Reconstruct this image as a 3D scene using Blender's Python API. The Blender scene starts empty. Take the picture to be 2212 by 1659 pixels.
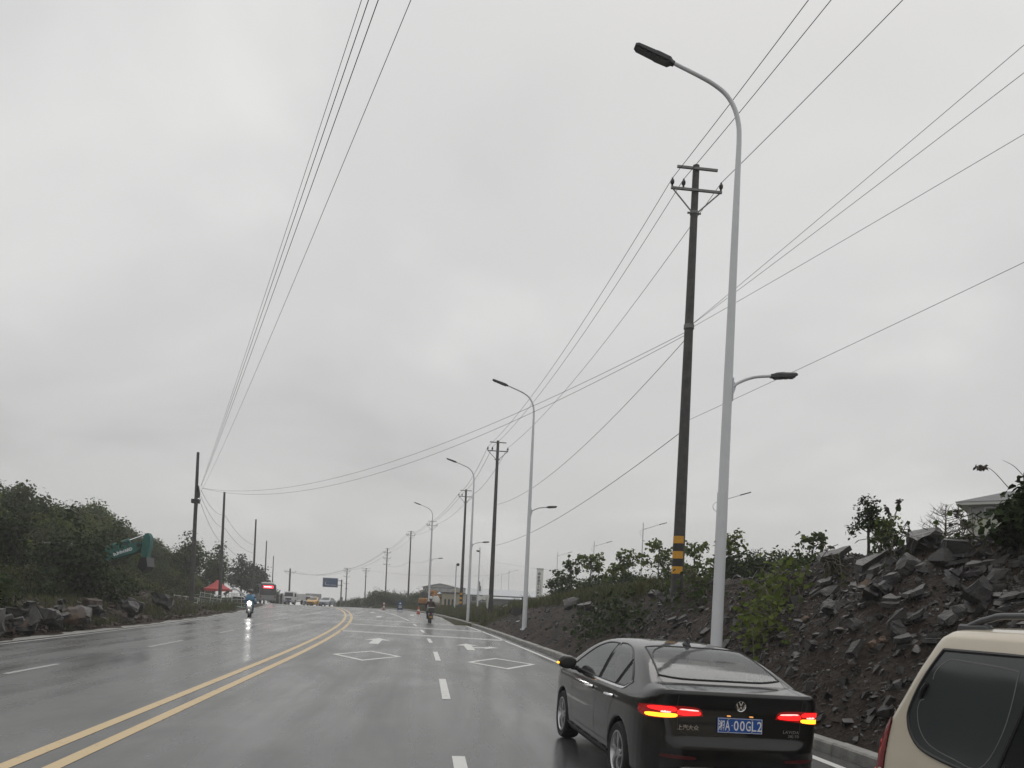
import bpy, bmesh, math, random
import numpy as np
from mathutils import Matrix, Vector

# ------------------------------------------------------------------ camera
F, PX, PY, ROLL, H = 1725.0, 1106.0, 1295.5, math.radians(2.6), 1.83   # focal length and principal point measured on a 2212 px wide copy
YAW = math.radians(6.226)
scene = bpy.context.scene
COL = scene.collection
cam_data = bpy.data.cameras.new("camera")
cam = bpy.data.objects.new("camera", cam_data)
COL.objects.link(cam)
scene.camera = cam
cam_data.sensor_width = 36.0
cam_data.lens = F / 2212.0 * 36.0
cam_data.shift_y = (PY - 829.5) / 2212.0
cam_data.clip_start = 0.1
cam_data.clip_end = 5000.0
cam.matrix_world = (Matrix.Translation((0, 0, H)) @ Matrix.Rotation(-YAW, 4, 'Z')
                    @ Matrix.Rotation(math.radians(90), 4, 'X') @ Matrix.Rotation(ROLL, 4, 'Z'))

# ------------------------------------------------------------------ sky, sun, exposure
SUN_EL, SUN_AZ = math.radians(58), math.radians(25)
world = bpy.data.worlds.new("World")
scene.world = world
world.use_nodes = True
wn, wl = world.node_tree.nodes, world.node_tree.links
wn.clear()
w_out = wn.new('ShaderNodeOutputWorld')
w_bg = wn.new('ShaderNodeBackground')
w_sky = wn.new('ShaderNodeTexSky')
w_sky.sky_type = 'NISHITA'
w_sky.sun_disc = False
w_sky.sun_elevation = SUN_EL
w_sky.sun_rotation = SUN_AZ
w_sky.air_density = 1.0
w_sky.dust_density = 4.0
w_tc = wn.new('ShaderNodeTexCoord')
w_sep = wn.new('ShaderNodeSeparateXYZ')
wl.new(w_tc.outputs['Generated'], w_sep.inputs[0])
# project the view direction onto a flat cloud deck
w_add = wn.new('ShaderNodeMath'); w_add.operation = 'MAXIMUM'; w_add.inputs[1].default_value = 0.0
wl.new(w_sep.outputs['Z'], w_add.inputs[0])
w_add2 = wn.new('ShaderNodeMath'); w_add2.operation = 'ADD'; w_add2.inputs[1].default_value = 0.22
wl.new(w_add.outputs[0], w_add2.inputs[0])
w_dx = wn.new('ShaderNodeMath'); w_dx.operation = 'DIVIDE'
w_dy = wn.new('ShaderNodeMath'); w_dy.operation = 'DIVIDE'
wl.new(w_sep.outputs['X'], w_dx.inputs[0]); wl.new(w_add2.outputs[0], w_dx.inputs[1])
wl.new(w_sep.outputs['Y'], w_dy.inputs[0]); wl.new(w_add2.outputs[0], w_dy.inputs[1])
w_comb = wn.new('ShaderNodeCombineXYZ')
wl.new(w_dx.outputs[0], w_comb.inputs[0]); wl.new(w_dy.outputs[0], w_comb.inputs[1])
w_comb.inputs[2].default_value = 3.7
w_n1 = wn.new('ShaderNodeTexNoise'); w_n1.inputs['Scale'].default_value = 0.95
w_n1.inputs['Detail'].default_value = 4.0; w_n1.inputs['Roughness'].default_value = 0.48
w_n1.inputs['Distortion'].default_value = 0.5
wl.new(w_comb.outputs[0], w_n1.inputs['Vector'])
w_ramp = wn.new('ShaderNodeValToRGB')
w_ramp.color_ramp.interpolation = 'EASE'
w_ramp.color_ramp.elements[0].position = 0.26; w_ramp.color_ramp.elements[0].color = (0.532, 0.530, 0.527, 1)
w_ramp.color_ramp.elements[1].position = 0.70; w_ramp.color_ramp.elements[1].color = (0.715, 0.714, 0.700, 1)
e_mid = w_ramp.color_ramp.elements.new(0.46); e_mid.color = (0.605, 0.604, 0.598, 1)
wl.new(w_n1.outputs[0], w_ramp.inputs[0])
# overcast deck a little brighter overhead than at the horizon
w_el = wn.new('ShaderNodeMapRange'); w_el.inputs[1].default_value = 0.0; w_el.inputs[2].default_value = 0.75
w_el.inputs[3].default_value = 0.86; w_el.inputs[4].default_value = 1.10
wl.new(w_add.outputs[0], w_el.inputs[0])
w_mul = wn.new('ShaderNodeVectorMath'); w_mul.operation = 'SCALE'
wl.new(w_ramp.outputs[0], w_mul.inputs[0]); wl.new(w_el.outputs[0], w_mul.inputs['Scale'])
w_skys = wn.new('ShaderNodeVectorMath'); w_skys.operation = 'SCALE'; w_skys.inputs['Scale'].default_value = 0.08
wl.new(w_sky.outputs[0], w_skys.inputs[0])
w_mix = wn.new('ShaderNodeMixRGB'); w_mix.inputs[0].default_value = 0.95
wl.new(w_skys.outputs[0], w_mix.inputs[1]); wl.new(w_mul.outputs[0], w_mix.inputs[2])
wl.new(w_mix.outputs[0], w_bg.inputs['Color'])
w_bg.inputs['Strength'].default_value = 1.0
wl.new(w_bg.outputs[0], w_out.inputs['Surface'])

sun_d = bpy.data.lights.new("sun", 'SUN')
sun_d.energy = 0.5
sun_d.angle = math.radians(40)
sun_d.color = (1.0, 0.97, 0.93)
sun = bpy.data.objects.new("sun", sun_d)
COL.objects.link(sun)
sd = Vector((math.sin(SUN_AZ) * math.cos(SUN_EL), math.cos(SUN_AZ) * math.cos(SUN_EL), math.sin(SUN_EL)))
sun.rotation_euler = sd.to_track_quat('Z', 'Y').to_euler()
sun.location = (0, 0, 60)

scene.view_settings.view_transform = 'Standard'
scene.view_settings.look = 'None'
scene.view_settings.exposure = 0.17
scene.view_settings.gamma = 1.0
scene.view_settings.use_curve_mapping = False
scene.render.engine = 'CYCLES'
scene.cycles.use_denoising = True
scene.cycles.max_bounces = 8
scene.cycles.diffuse_bounces = 3
scene.cycles.glossy_bounces = 4
scene.cycles.transmission_bounces = 6
scene.cycles.transparent_max_bounces = 12
scene.cycles.volume_bounces = 4
scene.cycles.sample_clamp_indirect = 4.0

# ------------------------------------------------------------------ pixel measurements -> points in the place
def _uv(x, y):
    dx, dy = x - PX, PY - y
    c, s = math.cos(ROLL), math.sin(ROLL)
    return dx * c - dy * s, dx * s + dy * c
def ray(x, y):
    u, v = _uv(x, y)
    c, s = math.cos(YAW), math.sin(YAW)
    return Vector(((u * c + F * s) / F, (-u * s + F * c) / F, v / F))
def P(x, y, depth):                 # point at a measured distance from the camera plane
    r = ray(x, y)
    return Vector((0, 0, H)) + r * depth
def G(x, y, z=0.0):                 # point on a level z
    r = ray(x, y)
    return Vector((0, 0, H)) + r * ((z - H) / r.z)

# ------------------------------------------------------------------ helpers
rng = np.random.default_rng(11)
rnd = random.Random(5)

def tag(o, label=None, cat=None, group=None, kind=None):
    if label: o['label'] = label
    if cat: o['category'] = cat
    if group: o['group'] = group
    if kind: o['kind'] = kind
    return o

def thing(name, label, cat, loc=(0, 0, 0), rz=0.0, group=None):
    o = bpy.data.objects.new(name, None)
    o.empty_display_size = 0.2
    COL.objects.link(o)
    o.location = loc
    o.rotation_euler = (0, 0, rz)
    return tag(o, label, cat, group)

def link(name, me, m, parent=None):
    if m is not None and len(me.materials) == 0:
        for k in (m if isinstance(m, (list, tuple)) else [m]):
            me.materials.append(k)
    o = bpy.data.objects.new(name, me)
    COL.objects.link(o)
    if parent is not None: o.parent = parent
    return o

def np_mesh(name, verts, faces, smooth=False):
    """faces: (n,3) or (n,4) int array, or list of lists"""
    me = bpy.data.meshes.new(name)
    verts = np.asarray(verts, dtype=np.float32)
    if isinstance(faces, np.ndarray):
        n, k = faces.shape
        me.vertices.add(len(verts)); me.vertices.foreach_set('co', verts.ravel())
        me.loops.add(n * k); me.loops.foreach_set('vertex_index', faces.astype(np.int32).ravel())
        me.polygons.add(n)
        me.polygons.foreach_set('loop_start', np.arange(0, n * k, k, dtype=np.int32))
        me.polygons.foreach_set('loop_total', np.full(n, k, dtype=np.int32))
        me.update(calc_edges=True)
    else:
        me.from_pydata(verts.tolist(), [], faces)
        me.update()
    if smooth:
        me.polygons.foreach_set('use_smooth', np.ones(len(me.polygons), dtype=bool))
    else:
        me.shade_flat()
    return me

class MB:
    def __init__(self): self.v, self.f, self.mi = [], [], []
    def add(self, vs, fs, mi=0):
        b = len(self.v)
        self.v += [tuple(p) for p in vs]
        self.f += [[i + b for i in q] for q in fs]
        self.mi += [mi] * len(fs)
        return self
    def box(self, c, s, rot=None, mi=0, bev=0.0):
        x, y, z = s[0] / 2, s[1] / 2, s[2] / 2
        if bev > 0:
            b = min(bev, x * .9, y * .9, z * .9)
            vs, idx = [], {}
            for sx in (-1, 1):
                for sy in (-1, 1):
                    for sz in (-1, 1):
                        for a in range(3):
                            q = [sx * (x - b), sy * (y - b), sz * (z - b)]
                            q[a] = (sx, sy, sz)[a] * (x, y, z)[a]
                            idx[(sx, sy, sz, a)] = len(vs); vs.append(q)
            fs = []
            S = (-1, 1)
            for a in range(3):
                o1, o2 = (a + 1) % 3, (a + 2) % 3
                for sa in S:
                    quad = []
                    for (p, r) in ((-1, -1), (1, -1), (1, 1), (-1, 1)):
                        k = [0, 0, 0]; k[a] = sa; k[o1] = p; k[o2] = r
                        quad.append(idx[(k[0], k[1], k[2], a)])
                    fs.append(quad if sa > 0 else quad[::-1])
                for p in S:
                    for r in S:
                        k1 = [0, 0, 0]; k2 = [0, 0, 0]
                        k1[a] = -1; k2[a] = 1
                        for k in (k1, k2): k[o1] = p; k[o2] = r
                        q = [idx[(*k1, o1)], idx[(*k2, o1)], idx[(*k2, o2)], idx[(*k1, o2)]]
                        fs.append(q if p * r < 0 else q[::-1])
            for sx in S:
                for sy in S:
                    for sz in S:
                        t = [idx[(sx, sy, sz, 0)], idx[(sx, sy, sz, 1)], idx[(sx, sy, sz, 2)]]
                        fs.append(t if sx * sy * sz > 0 else t[::-1])
        else:
            vs = [(-x, -y, -z), (x, -y, -z), (x, y, -z), (-x, y, -z), (-x, -y, z), (x, -y, z), (x, y, z), (-x, y, z)]
            fs = [[3, 2, 1, 0], [4, 5, 6, 7], [0, 1, 5, 4], [1, 2, 6, 5], [2, 3, 7, 6], [3, 0, 4, 7]]
        if rot is not None:
            M = rot if isinstance(rot, Matrix) else Matrix.Rotation(rot, 3, 'Z')
            vs = [M @ Vector(p) for p in vs]
        vs = [(p[0] + c[0], p[1] + c[1], p[2] + c[2]) for p in vs]
        return self.add(vs, fs, mi)
    def bar(self, a, b, w, h, mi=0, up=(0, 0, 1)):
        a, b = Vector(a), Vector(b)
        d = (b - a); L = d.length; d = d / L
        u = Vector(up)
        if abs(d.dot(u)) > .98: u = Vector((1, 0, 0))
        s = d.cross(u).normalized(); u = s.cross(d)
        M = Matrix((s, d, u)).transposed()
        return self.box((a + b) / 2, (w, L, h), M, mi)
    def tube(self, pts, r, n=8, cap=True, mi=0):
        pts = [Vector(p) for p in pts]
        rs = r if isinstance(r, (list, tuple)) else [r] * len(pts)
        vs, fs = [], []
        t0 = (pts[1] - pts[0]).normalized()
        ref = Vector((0, 0, 1)) if abs(t0.z) < .9 else Vector((1, 0, 0))
        s = t0.cross(ref).normalized()
        for i, p in enumerate(pts):
            if i == 0: t = pts[1] - pts[0]
            elif i == len(pts) - 1: t = pts[-1] - pts[-2]
            else: t = (pts[i + 1] - pts[i]).normalized() + (pts[i] - pts[i - 1]).normalized()
            t.normalize()
            s = (s - t * s.dot(t)).normalized()
            u = s.cross(t)
            for k in range(n):
                a = 2 * math.pi * k / n
                vs.append(p + (s * math.cos(a) + u * math.sin(a)) * rs[i])
        for i in range(len(pts) - 1):
            for k in range(n):
                k2 = (k + 1) % n
                fs.append([i * n + k, i * n + k2, (i + 1) * n + k2, (i + 1) * n + k])
        if cap:
            fs.append(list(range(n))[::-1])
            fs.append([(len(pts) - 1) * n + k for k in range(n)])
        # orient outward
        return self.add(vs, [q[::-1] for q in fs], mi)
    def lathe(self, prof, c=(0, 0, 0), axis='Z', n=20, mi=0, closed=False):
        """prof: list of (r, h) turned round the axis"""
        vs, fs = [], []
        for (r, h) in prof:
            for k in range(n):
                a = 2 * math.pi * k / n
                p = (r * math.cos(a), r * math.sin(a), h)
                if axis == 'Y': p = (p[0], h, -p[1]) if False else (p[0], h, p[1])
                elif axis == 'X': p = (h, p[0], p[1])
                vs.append((p[0] + c[0], p[1] + c[1], p[2] + c[2]))
        m = len(prof)
        for i in range(m if closed else m - 1):
            j = (i + 1) % m
            for k in range(n):
                k2 = (k + 1) % n
                fs.append([i * n + k, i * n + k2, j * n + k2, j * n + k])
        if not closed:
            fs.append(list(range(n))[::-1]); fs.append([(m - 1) * n + k for k in range(n)])
        return self.add(vs, fs, mi)
    def prism(self, poly, axis, a, b, mi=0):
        """poly of 2D points extruded along axis from a to b; axis Z: (x,y), X: (y,z), Y: (x,z)"""
        def p3(p, h):
            return {'Z': (p[0], p[1], h), 'X': (h, p[0], p[1]), 'Y': (p[0], h, p[1])}[axis]
        n = len(poly)
        vs = [p3(p, a) for p in poly] + [p3(p, b) for p in poly]
        fs = [list(range(n))[::-1], list(range(n, 2 * n))]
        for i in range(n):
            j = (i + 1) % n
            fs.append([i, j, n + j, n + i])
        return self.add(vs, fs, mi)
    def ell(self, c, r, n=12, m=8, mi=0, rot=None):
        vs, fs = [], []
        for i in range(m + 1):
            ph = math.pi * i / m
            for k in range(n):
                a = 2 * math.pi * k / n
                p = Vector((r[0] * math.sin(ph) * math.cos(a), r[1] * math.sin(ph) * math.sin(a), r[2] * math.cos(ph)))
                if rot is not None: p = rot @ p
                vs.append((p[0] + c[0], p[1] + c[1], p[2] + c[2]))
        for i in range(m):
            for k in range(n):
                k2 = (k + 1) % n
                fs.append([i * n + k, (i + 1) * n + k, (i + 1) * n + k2, i * n + k2])
        return self.add(vs, fs, mi)
    def mesh(self, name, smooth=False, fix=True):
        me = bpy.data.meshes.new(name)
        me.from_pydata(self.v, [], self.f)
        if any(self.mi): me.polygons.foreach_set('material_index', np.array(self.mi, dtype=np.int32))
        if fix:
            bm = bmesh.new(); bm.from_mesh(me)
            bmesh.ops.remove_doubles(bm, verts=bm.verts, dist=1e-6)
            bmesh.ops.recalc_face_normals(bm, faces=bm.faces)
            bm.to_mesh(me); bm.free()
        if smooth:
            me.polygons.foreach_set('use_smooth', np.ones(len(me.polygons), dtype=bool))
            if smooth == 'auto' or isinstance(smooth, float):
                try: me.set_sharp_from_angle(angle=math.radians(smooth if isinstance(smooth, float) else 38))
                except Exception: pass
        me.update()
        return me
    def build(self, name, m, parent=None, smooth='auto'):
        return link(name, self.mesh(name, smooth), m, parent)

def copy_tree(o, parent=None):
    c = o.copy(); COL.objects.link(c); c.parent = parent
    for ch in list(o.children): copy_tree(ch, c)
    return c

def text_mesh(body, size, name='lettering', ext=0.0, align='CENTER', spacing=1.0, shear=0.0, bold=0.0):
    cu = bpy.data.curves.new(name, 'FONT')
    cu.body = body; cu.size = size; cu.extrude = ext
    cu.align_x = align; cu.align_y = 'CENTER'
    cu.space_character = spacing; cu.shear = shear; cu.offset = bold
    cu.resolution_u = 3
    o = bpy.data.objects.new(name, cu)
    COL.objects.link(o)
    dg = bpy.context.evaluated_depsgraph_get()
    me = bpy.data.meshes.new_from_object(o.evaluated_get(dg))
    bpy.data.objects.remove(o)
    bpy.data.curves.remove(cu)
    me.name = name
    me.materials.clear()
    return me
def place_text(me, M):
    me.transform(M)
    return me

# value noise -------------------------------------------------------
def _hash(ix, iy, seed):
    h = (ix.astype(np.int64) * 374761393 + iy.astype(np.int64) * 668265263 + seed * 974634777) & 0xffffffff
    h = ((h ^ (h >> 13)) * 1274126177) & 0xffffffff
    return ((h ^ (h >> 16)) & 0xffff) / 65535.0
def vnoise(x, y, seed=0):
    ix, iy = np.floor(x), np.floor(y)
    fx, fy = x - ix, y - iy
    fx, fy = fx * fx * (3 - 2 * fx), fy * fy * (3 - 2 * fy)
    a, b = _hash(ix, iy, seed), _hash(ix + 1, iy, seed)
    c, d = _hash(ix, iy + 1, seed), _hash(ix + 1, iy + 1, seed)
    return (a + (b - a) * fx) * (1 - fy) + (c + (d - c) * fx) * fy
def fbm(x, y, seed=0, oct=4, gain=.5):
    s, a, t = 0, 1, 0
    for o in range(oct):
        s = s + a * vnoise(x * 2 ** o, y * 2 ** o, seed + o * 17); t += a; a *= gain
    return s / t - .5
def sstep(a, b, x):
    t = np.clip((x - a) / (b - a), 0, 1)
    return t * t * (3 - 2 * t)

# ------------------------------------------------------------------ materials
def mat(name, col, rough=.6, metal=0.0, var=0.0, vscale=4.0, bump=0.0, bscale=20.0, coat=0.0, spec=None, col2=None,
        emit=None, estr=0.0, trans=0.0, rvar=0.0, island=0.0, coords='Object', vstretch=None):
    m = bpy.data.materials.new(name)
    m.use_nodes = True
    nt = m.node_tree; n = nt.nodes; l = nt.links
    b = n['Principled BSDF']
    b.inputs['Base Color'].default_value = (*col, 1)
    b.inputs['Roughness'].default_value = rough
    b.inputs['Metallic'].default_value = metal
    if spec is not None: b.inputs['Specular IOR Level'].default_value = spec
    if coat:
        b.inputs['Coat Weight'].default_value = coat
        b.inputs['Coat Roughness'].default_value = .04
    if emit is not None:
        b.inputs['Emission Color'].default_value = (*emit, 1)
        b.inputs['Emission Strength'].default_value = estr
    tc = n.new('ShaderNodeTexCoord')
    vec = tc.outputs[coords]
    if vstretch:
        mp = n.new('ShaderNodeMapping'); mp.inputs['Scale'].default_value = vstretch
        l.new(vec, mp.inputs[0]); vec = mp.outputs[0]
    if var > 0 or col2 is not None or island > 0:
        no = n.new('ShaderNodeTexNoise'); no.inputs['Scale'].default_value = vscale
        no.inputs['Detail'].default_value = 5; no.inputs['Roughness'].default_value = .62
        l.new(vec, no.inputs['Vector'])
        c2 = col2 if col2 is not None else tuple(min(1, c * (1 + var)) for c in col)
        c1 = col if col2 is not None else tuple(c * (1 - var) for c in col)
        rp = n.new('ShaderNodeValToRGB')
        rp.color_ramp.elements[0].position = .32; rp.color_ramp.elements[0].color = (*c1, 1)
        rp.color_ramp.elements[1].position = .68; rp.color_ramp.elements[1].color = (*c2, 1)
        l.new(no.outputs[0], rp.inputs[0])
        cur = rp.outputs[0]
        if island > 0:
            ge = n.new('ShaderNodeNewGeometry')
            mr = n.new('ShaderNodeMapRange'); mr.inputs[3].default_value = 1 - island; mr.inputs[4].default_value = 1 + island
            l.new(ge.outputs['Random Per Island'], mr.inputs[0])
            vm = n.new('ShaderNodeVectorMath'); vm.operation = 'SCALE'
            l.new(cur, vm.inputs[0]); l.new(mr.outputs[0], vm.inputs['Scale'])
            cur = vm.outputs[0]
        l.new(cur, b.inputs['Base Color'])
    if rvar > 0:
        n2 = n.new('ShaderNodeTexNoise'); n2.inputs['Scale'].default_value = vscale * .7; n2.inputs['Detail'].default_value = 3
        l.new(vec, n2.inputs['Vector'])
        mr = n.new('ShaderNodeMapRange'); mr.inputs[1].default_value = .3; mr.inputs[2].default_value = .7
        mr.inputs[3].default_value = max(.02, rough - rvar); mr.inputs[4].default_value = min(1, rough + rvar)
        l.new(n2.outputs[0], mr.inputs[0]); l.new(mr.outputs[0], b.inputs['Roughness'])
    if bump > 0:
        n3 = n.new('ShaderNodeTexNoise'); n3.inputs['Scale'].default_value = bscale; n3.inputs['Detail'].default_value = 6
        n3.inputs['Roughness'].default_value = .65
        l.new(vec, n3.inputs['Vector'])
        bp = n.new('ShaderNodeBump'); bp.inputs['Strength'].default_value = bump; bp.inputs['Distance'].default_value = .05
        l.new(n3.outputs[0], bp.inputs['Height']); l.new(bp.outputs[0], b.inputs['Normal'])
    if trans > 0:
        tr = n.new('ShaderNodeBsdfTranslucent')
        src = b.inputs['Base Color'].links[0].from_socket if b.inputs['Base Color'].links else None
        if src: l.new(src, tr.inputs['Color'])
        else: tr.inputs['Color'].default_value = (*col, 1)
        mx = n.new('ShaderNodeMixShader'); mx.inputs[0].default_value = trans
        out = n['Material Output']
        l.new(b.outputs[0], mx.inputs[1]); l.new(tr.outputs[0], mx.inputs[2]); l.new(mx.outputs[0], out.inputs['Surface'])
    return m

M = {}
def leafmat(name, c, c2, tr=.26): M[name] = mat(name, c, .55, col2=c2, vscale=.9, island=.45, trans=tr, coords='Object', spec=.16)
leafmat('leaf_dark', (.012, .024, .006), (.032, .048, .010))
leafmat('leaf_mid', (.024, .046, .009), (.058, .078, .015), .36)
leafmat('leaf_bright', (.060, .098, .016), (.125, .150, .028), .42)
leafmat('leaf_pine', (.015, .030, .014), (.032, .048, .020))
leafmat('leaf_olive', (.036, .042, .011), (.078, .078, .022))
M['grass'] = mat('grass', (.042, .054, .014), .6, col2=(.095, .092, .032), vscale=.5, island=.3, trans=.2)
M['bark'] = mat('bark', (.045, .036, .028), .85, var=.4, vscale=12, bump=.5, bscale=30)
M['twig'] = mat('twig', (.075, .062, .050), .85, var=.3, vscale=12)
M['soil'] = mat('soil', (.024, .018, .013), .72, col2=(.050, .038, .027), vscale=1.3, bump=.9, bscale=9, rvar=.2, spec=.15)
M['turf'] = mat('turf', (.026, .030, .011), .85, col2=(.052, .046, .024), vscale=.35, bump=.8, bscale=6, spec=.1)
M['shale'] = mat('shale', (.013, .0115, .0108), .40, col2=(.036, .031, .0285), vscale=2.2, bump=.3, bscale=14, rvar=.14, island=.7)
M['shale_big'] = mat('shale_big', (.015, .0140, .0138), .38, col2=(.038, .035, .0335), vscale=2.5, bump=.55, bscale=9, rvar=.14, island=.45)
M['rust_rock'] = mat('rust_rock', (.085, .050, .029), .6, col2=(.15, .098, .062), vscale=4, bump=.6, bscale=14)
M['brown_rock'] = mat('brown_rock', (.042, .030, .023), .6, col2=(.078, .056, .042), vscale=4, bump=.6, bscale=14)
M['concrete'] = mat('concrete', (.26, .255, .24), .6, var=.25, vscale=5, bump=.3, bscale=30, rvar=.15)
M['concrete_pole'] = mat('concrete_pole', (.055, .053, .051), .65, var=.35, vscale=5, bump=.2, bscale=30)
M['lamp_white'] = mat('lamp_white', (.66, .67, .69), .32, var=.05, vscale=2, rvar=.1)
M['lamp_head'] = mat('lamp_head', (.035, .036, .038), .5)
M['galv'] = mat('galv', (.17, .17, .165), .5, metal=.3, var=.15, vscale=8)
M['insulator'] = mat('insulator', (.032, .026, .024), .3)
M['wire'] = mat('wire', (.04, .04, .04), .6)
M['band_yellow'] = mat('band_yellow', (.62, .30, .018), .5, var=.12, vscale=9)
M['band_black'] = mat('band_black', (.014, .013, .013), .5)
M['black_plastic'] = mat('black_plastic', (.016, .016, .017), .45)
M['rubber'] = mat('rubber', (.014, .014, .014), .75, bump=.15, bscale=60)
M['white'] = mat('white', (.72, .72, .70), .5, var=.05, vscale=5)
M['offwhite'] = mat('offwhite', (.55, .55, .52), .55, var=.1, vscale=3)
M['skin'] = mat('skin', (.34, .20, .14), .55)
M['chrome'] = mat('chrome', (.75, .75, .76), .12, metal=1.0)
M['alloy'] = mat('alloy', (.55, .55, .56), .28, metal=.9)
M['steel'] = mat('steel', (.42, .42, .42), .35, metal=.8)
# ------------------------------------------------------------------ the road line and the lie of the land
def off(Y):
    Y = np.asarray(Y, dtype=float)
    t = np.clip(Y - 20, 0, 110)
    return -(0.00113 * t * t) - np.maximum(Y - 130, 0) * 2 * .00113 * 110
def zroad(Y):
    Y = np.asarray(Y, dtype=float)
    t = np.clip(Y - 80, 0, 200)
    return -.00023 * t * t - np.maximum(Y - 280, 0) * .092
def edge(Y):                        # painted edge line, to the right of the road line
    return np.interp(Y, [-30, 10, 17, 24, 34, 50, 70, 90, 600], [6.2, 5.0, 4.42, 4.08, 3.85, 3.85, 4.2, 4.3, 4.3])
LEFT = -11.55
def crest(Y): return np.interp(Y, [-30, 8, 14, 18, 22, 30, 42, 58, 75, 95, 130, 600], [3.6, 3.45, 3.25, 2.8, 2.5, 2.25, 1.85, 1.3, .9, .6, .2, .1])
def bankw(Y): return np.interp(Y, [-30, 8, 14, 22, 40, 60, 90, 600], [4.3, 4.2, 4.0, 3.0, 3.2, 4.0, 5.0, 8.0])
def terrain(X, Y):
    X = np.asarray(X, dtype=float); Y = np.asarray(Y, dtype=float)
    q = X - off(Y); zr = zroad(Y)
    m = q - (edge(Y) + .62)
    C, W = crest(Y), bankw(Y)
    t = np.clip(m / W, 0, 1)
    up = C * (t ** .92 * (1.12 - .12 * t))
    up = up + np.clip(m - W, 0, 14) * .05 * sstep(45, 12, Y)
    rough = sstep(.3, 1.5, m)
    up = up + rough * (fbm(X * .55, Y * .55, 3, 4) * .55 * sstep(60, 12, Y) + fbm(X * .2, Y * .2, 9, 3) * .5 * sstep(0, 6, m))
    lev = sstep(8, 24, m)
    right = np.where(m > 0, up + zr * (1 - lev) + lev * np.maximum(zr, -.5 - np.maximum(Y - 175, 0) * .12), zr)
    ml = -(q + 12.9)
    near = sstep(66, 48, Y)
    h1 = 4.2 * sstep(1.5, 17, ml) + 2.6 * sstep(17, 55, ml)
    h2 = 6.0 * sstep(4.5, 17, ml) + 3.0 * sstep(25, 60, ml)
    hl = (h1 * near + h2 * (1 - near)) * sstep(220, 120, Y)
    hl = hl + sstep(.5, 3, ml) * (fbm(X * .35, Y * .35, 21, 4) * .7)
    left = np.where(ml > 0, zr + hl + .05 * sstep(0, .6, ml), zr)
    return np.where(q > 0, right, left)
def tz(X, Y): return float(terrain(np.array([X]), np.array([Y]))[0])

def grid_mesh(name, qs, Ys, zf, smooth=True, follow=True):
    Q, YY = np.meshgrid(qs, Ys)
    XX = Q + off(YY) if follow else Q
    ZZ = zf(XX, YY)
    v = np.stack([XX, YY, ZZ], -1).reshape(-1, 3)
    nx, ny = len(qs), len(Ys)
    i = np.arange((nx - 1) * (ny - 1)); r, c = i // (nx - 1), i % (nx - 1)
    a = r * nx + c
    f = np.stack([a, a + 1, a + nx + 1, a + nx], -1)
    return np_mesh(name, v, f, smooth)

# ground sheet ---------------------------------------------------------
qs = np.unique(np.concatenate([np.linspace(-260, -90, 12), np.arange(-90, -30, 2.0), np.arange(-30, -12, .6), np.linspace(-12, 5, 6),
                               np.arange(5, 16, .5), np.arange(16, 60, 2.0), np.linspace(60, 250, 12)]))
Ys = np.unique(np.concatenate([np.linspace(-60, -10, 8), np.arange(-10, 70, .7), np.arange(70, 180, 2.2), np.linspace(180, 340, 26)]))
def zground(X, Y):
    z = terrain(X, Y)
    q = X - off(Y)
    m = q - (edge(Y) + .62)
    inroad = (q > LEFT - 1.4) & (m < .1)
    bank = (m >= .1) & (m < 14) & (Y < 52) & (Y > 1)
    return z - np.where(inroad, .22, 0) - np.where(bank, .45, 0)
ground = link('ground', grid_mesh('ground', qs, Ys, zground), M['turf'])
tag(ground, 'rough grassy ground falling away behind the verges and the crest', 'ground', kind='structure')

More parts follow.
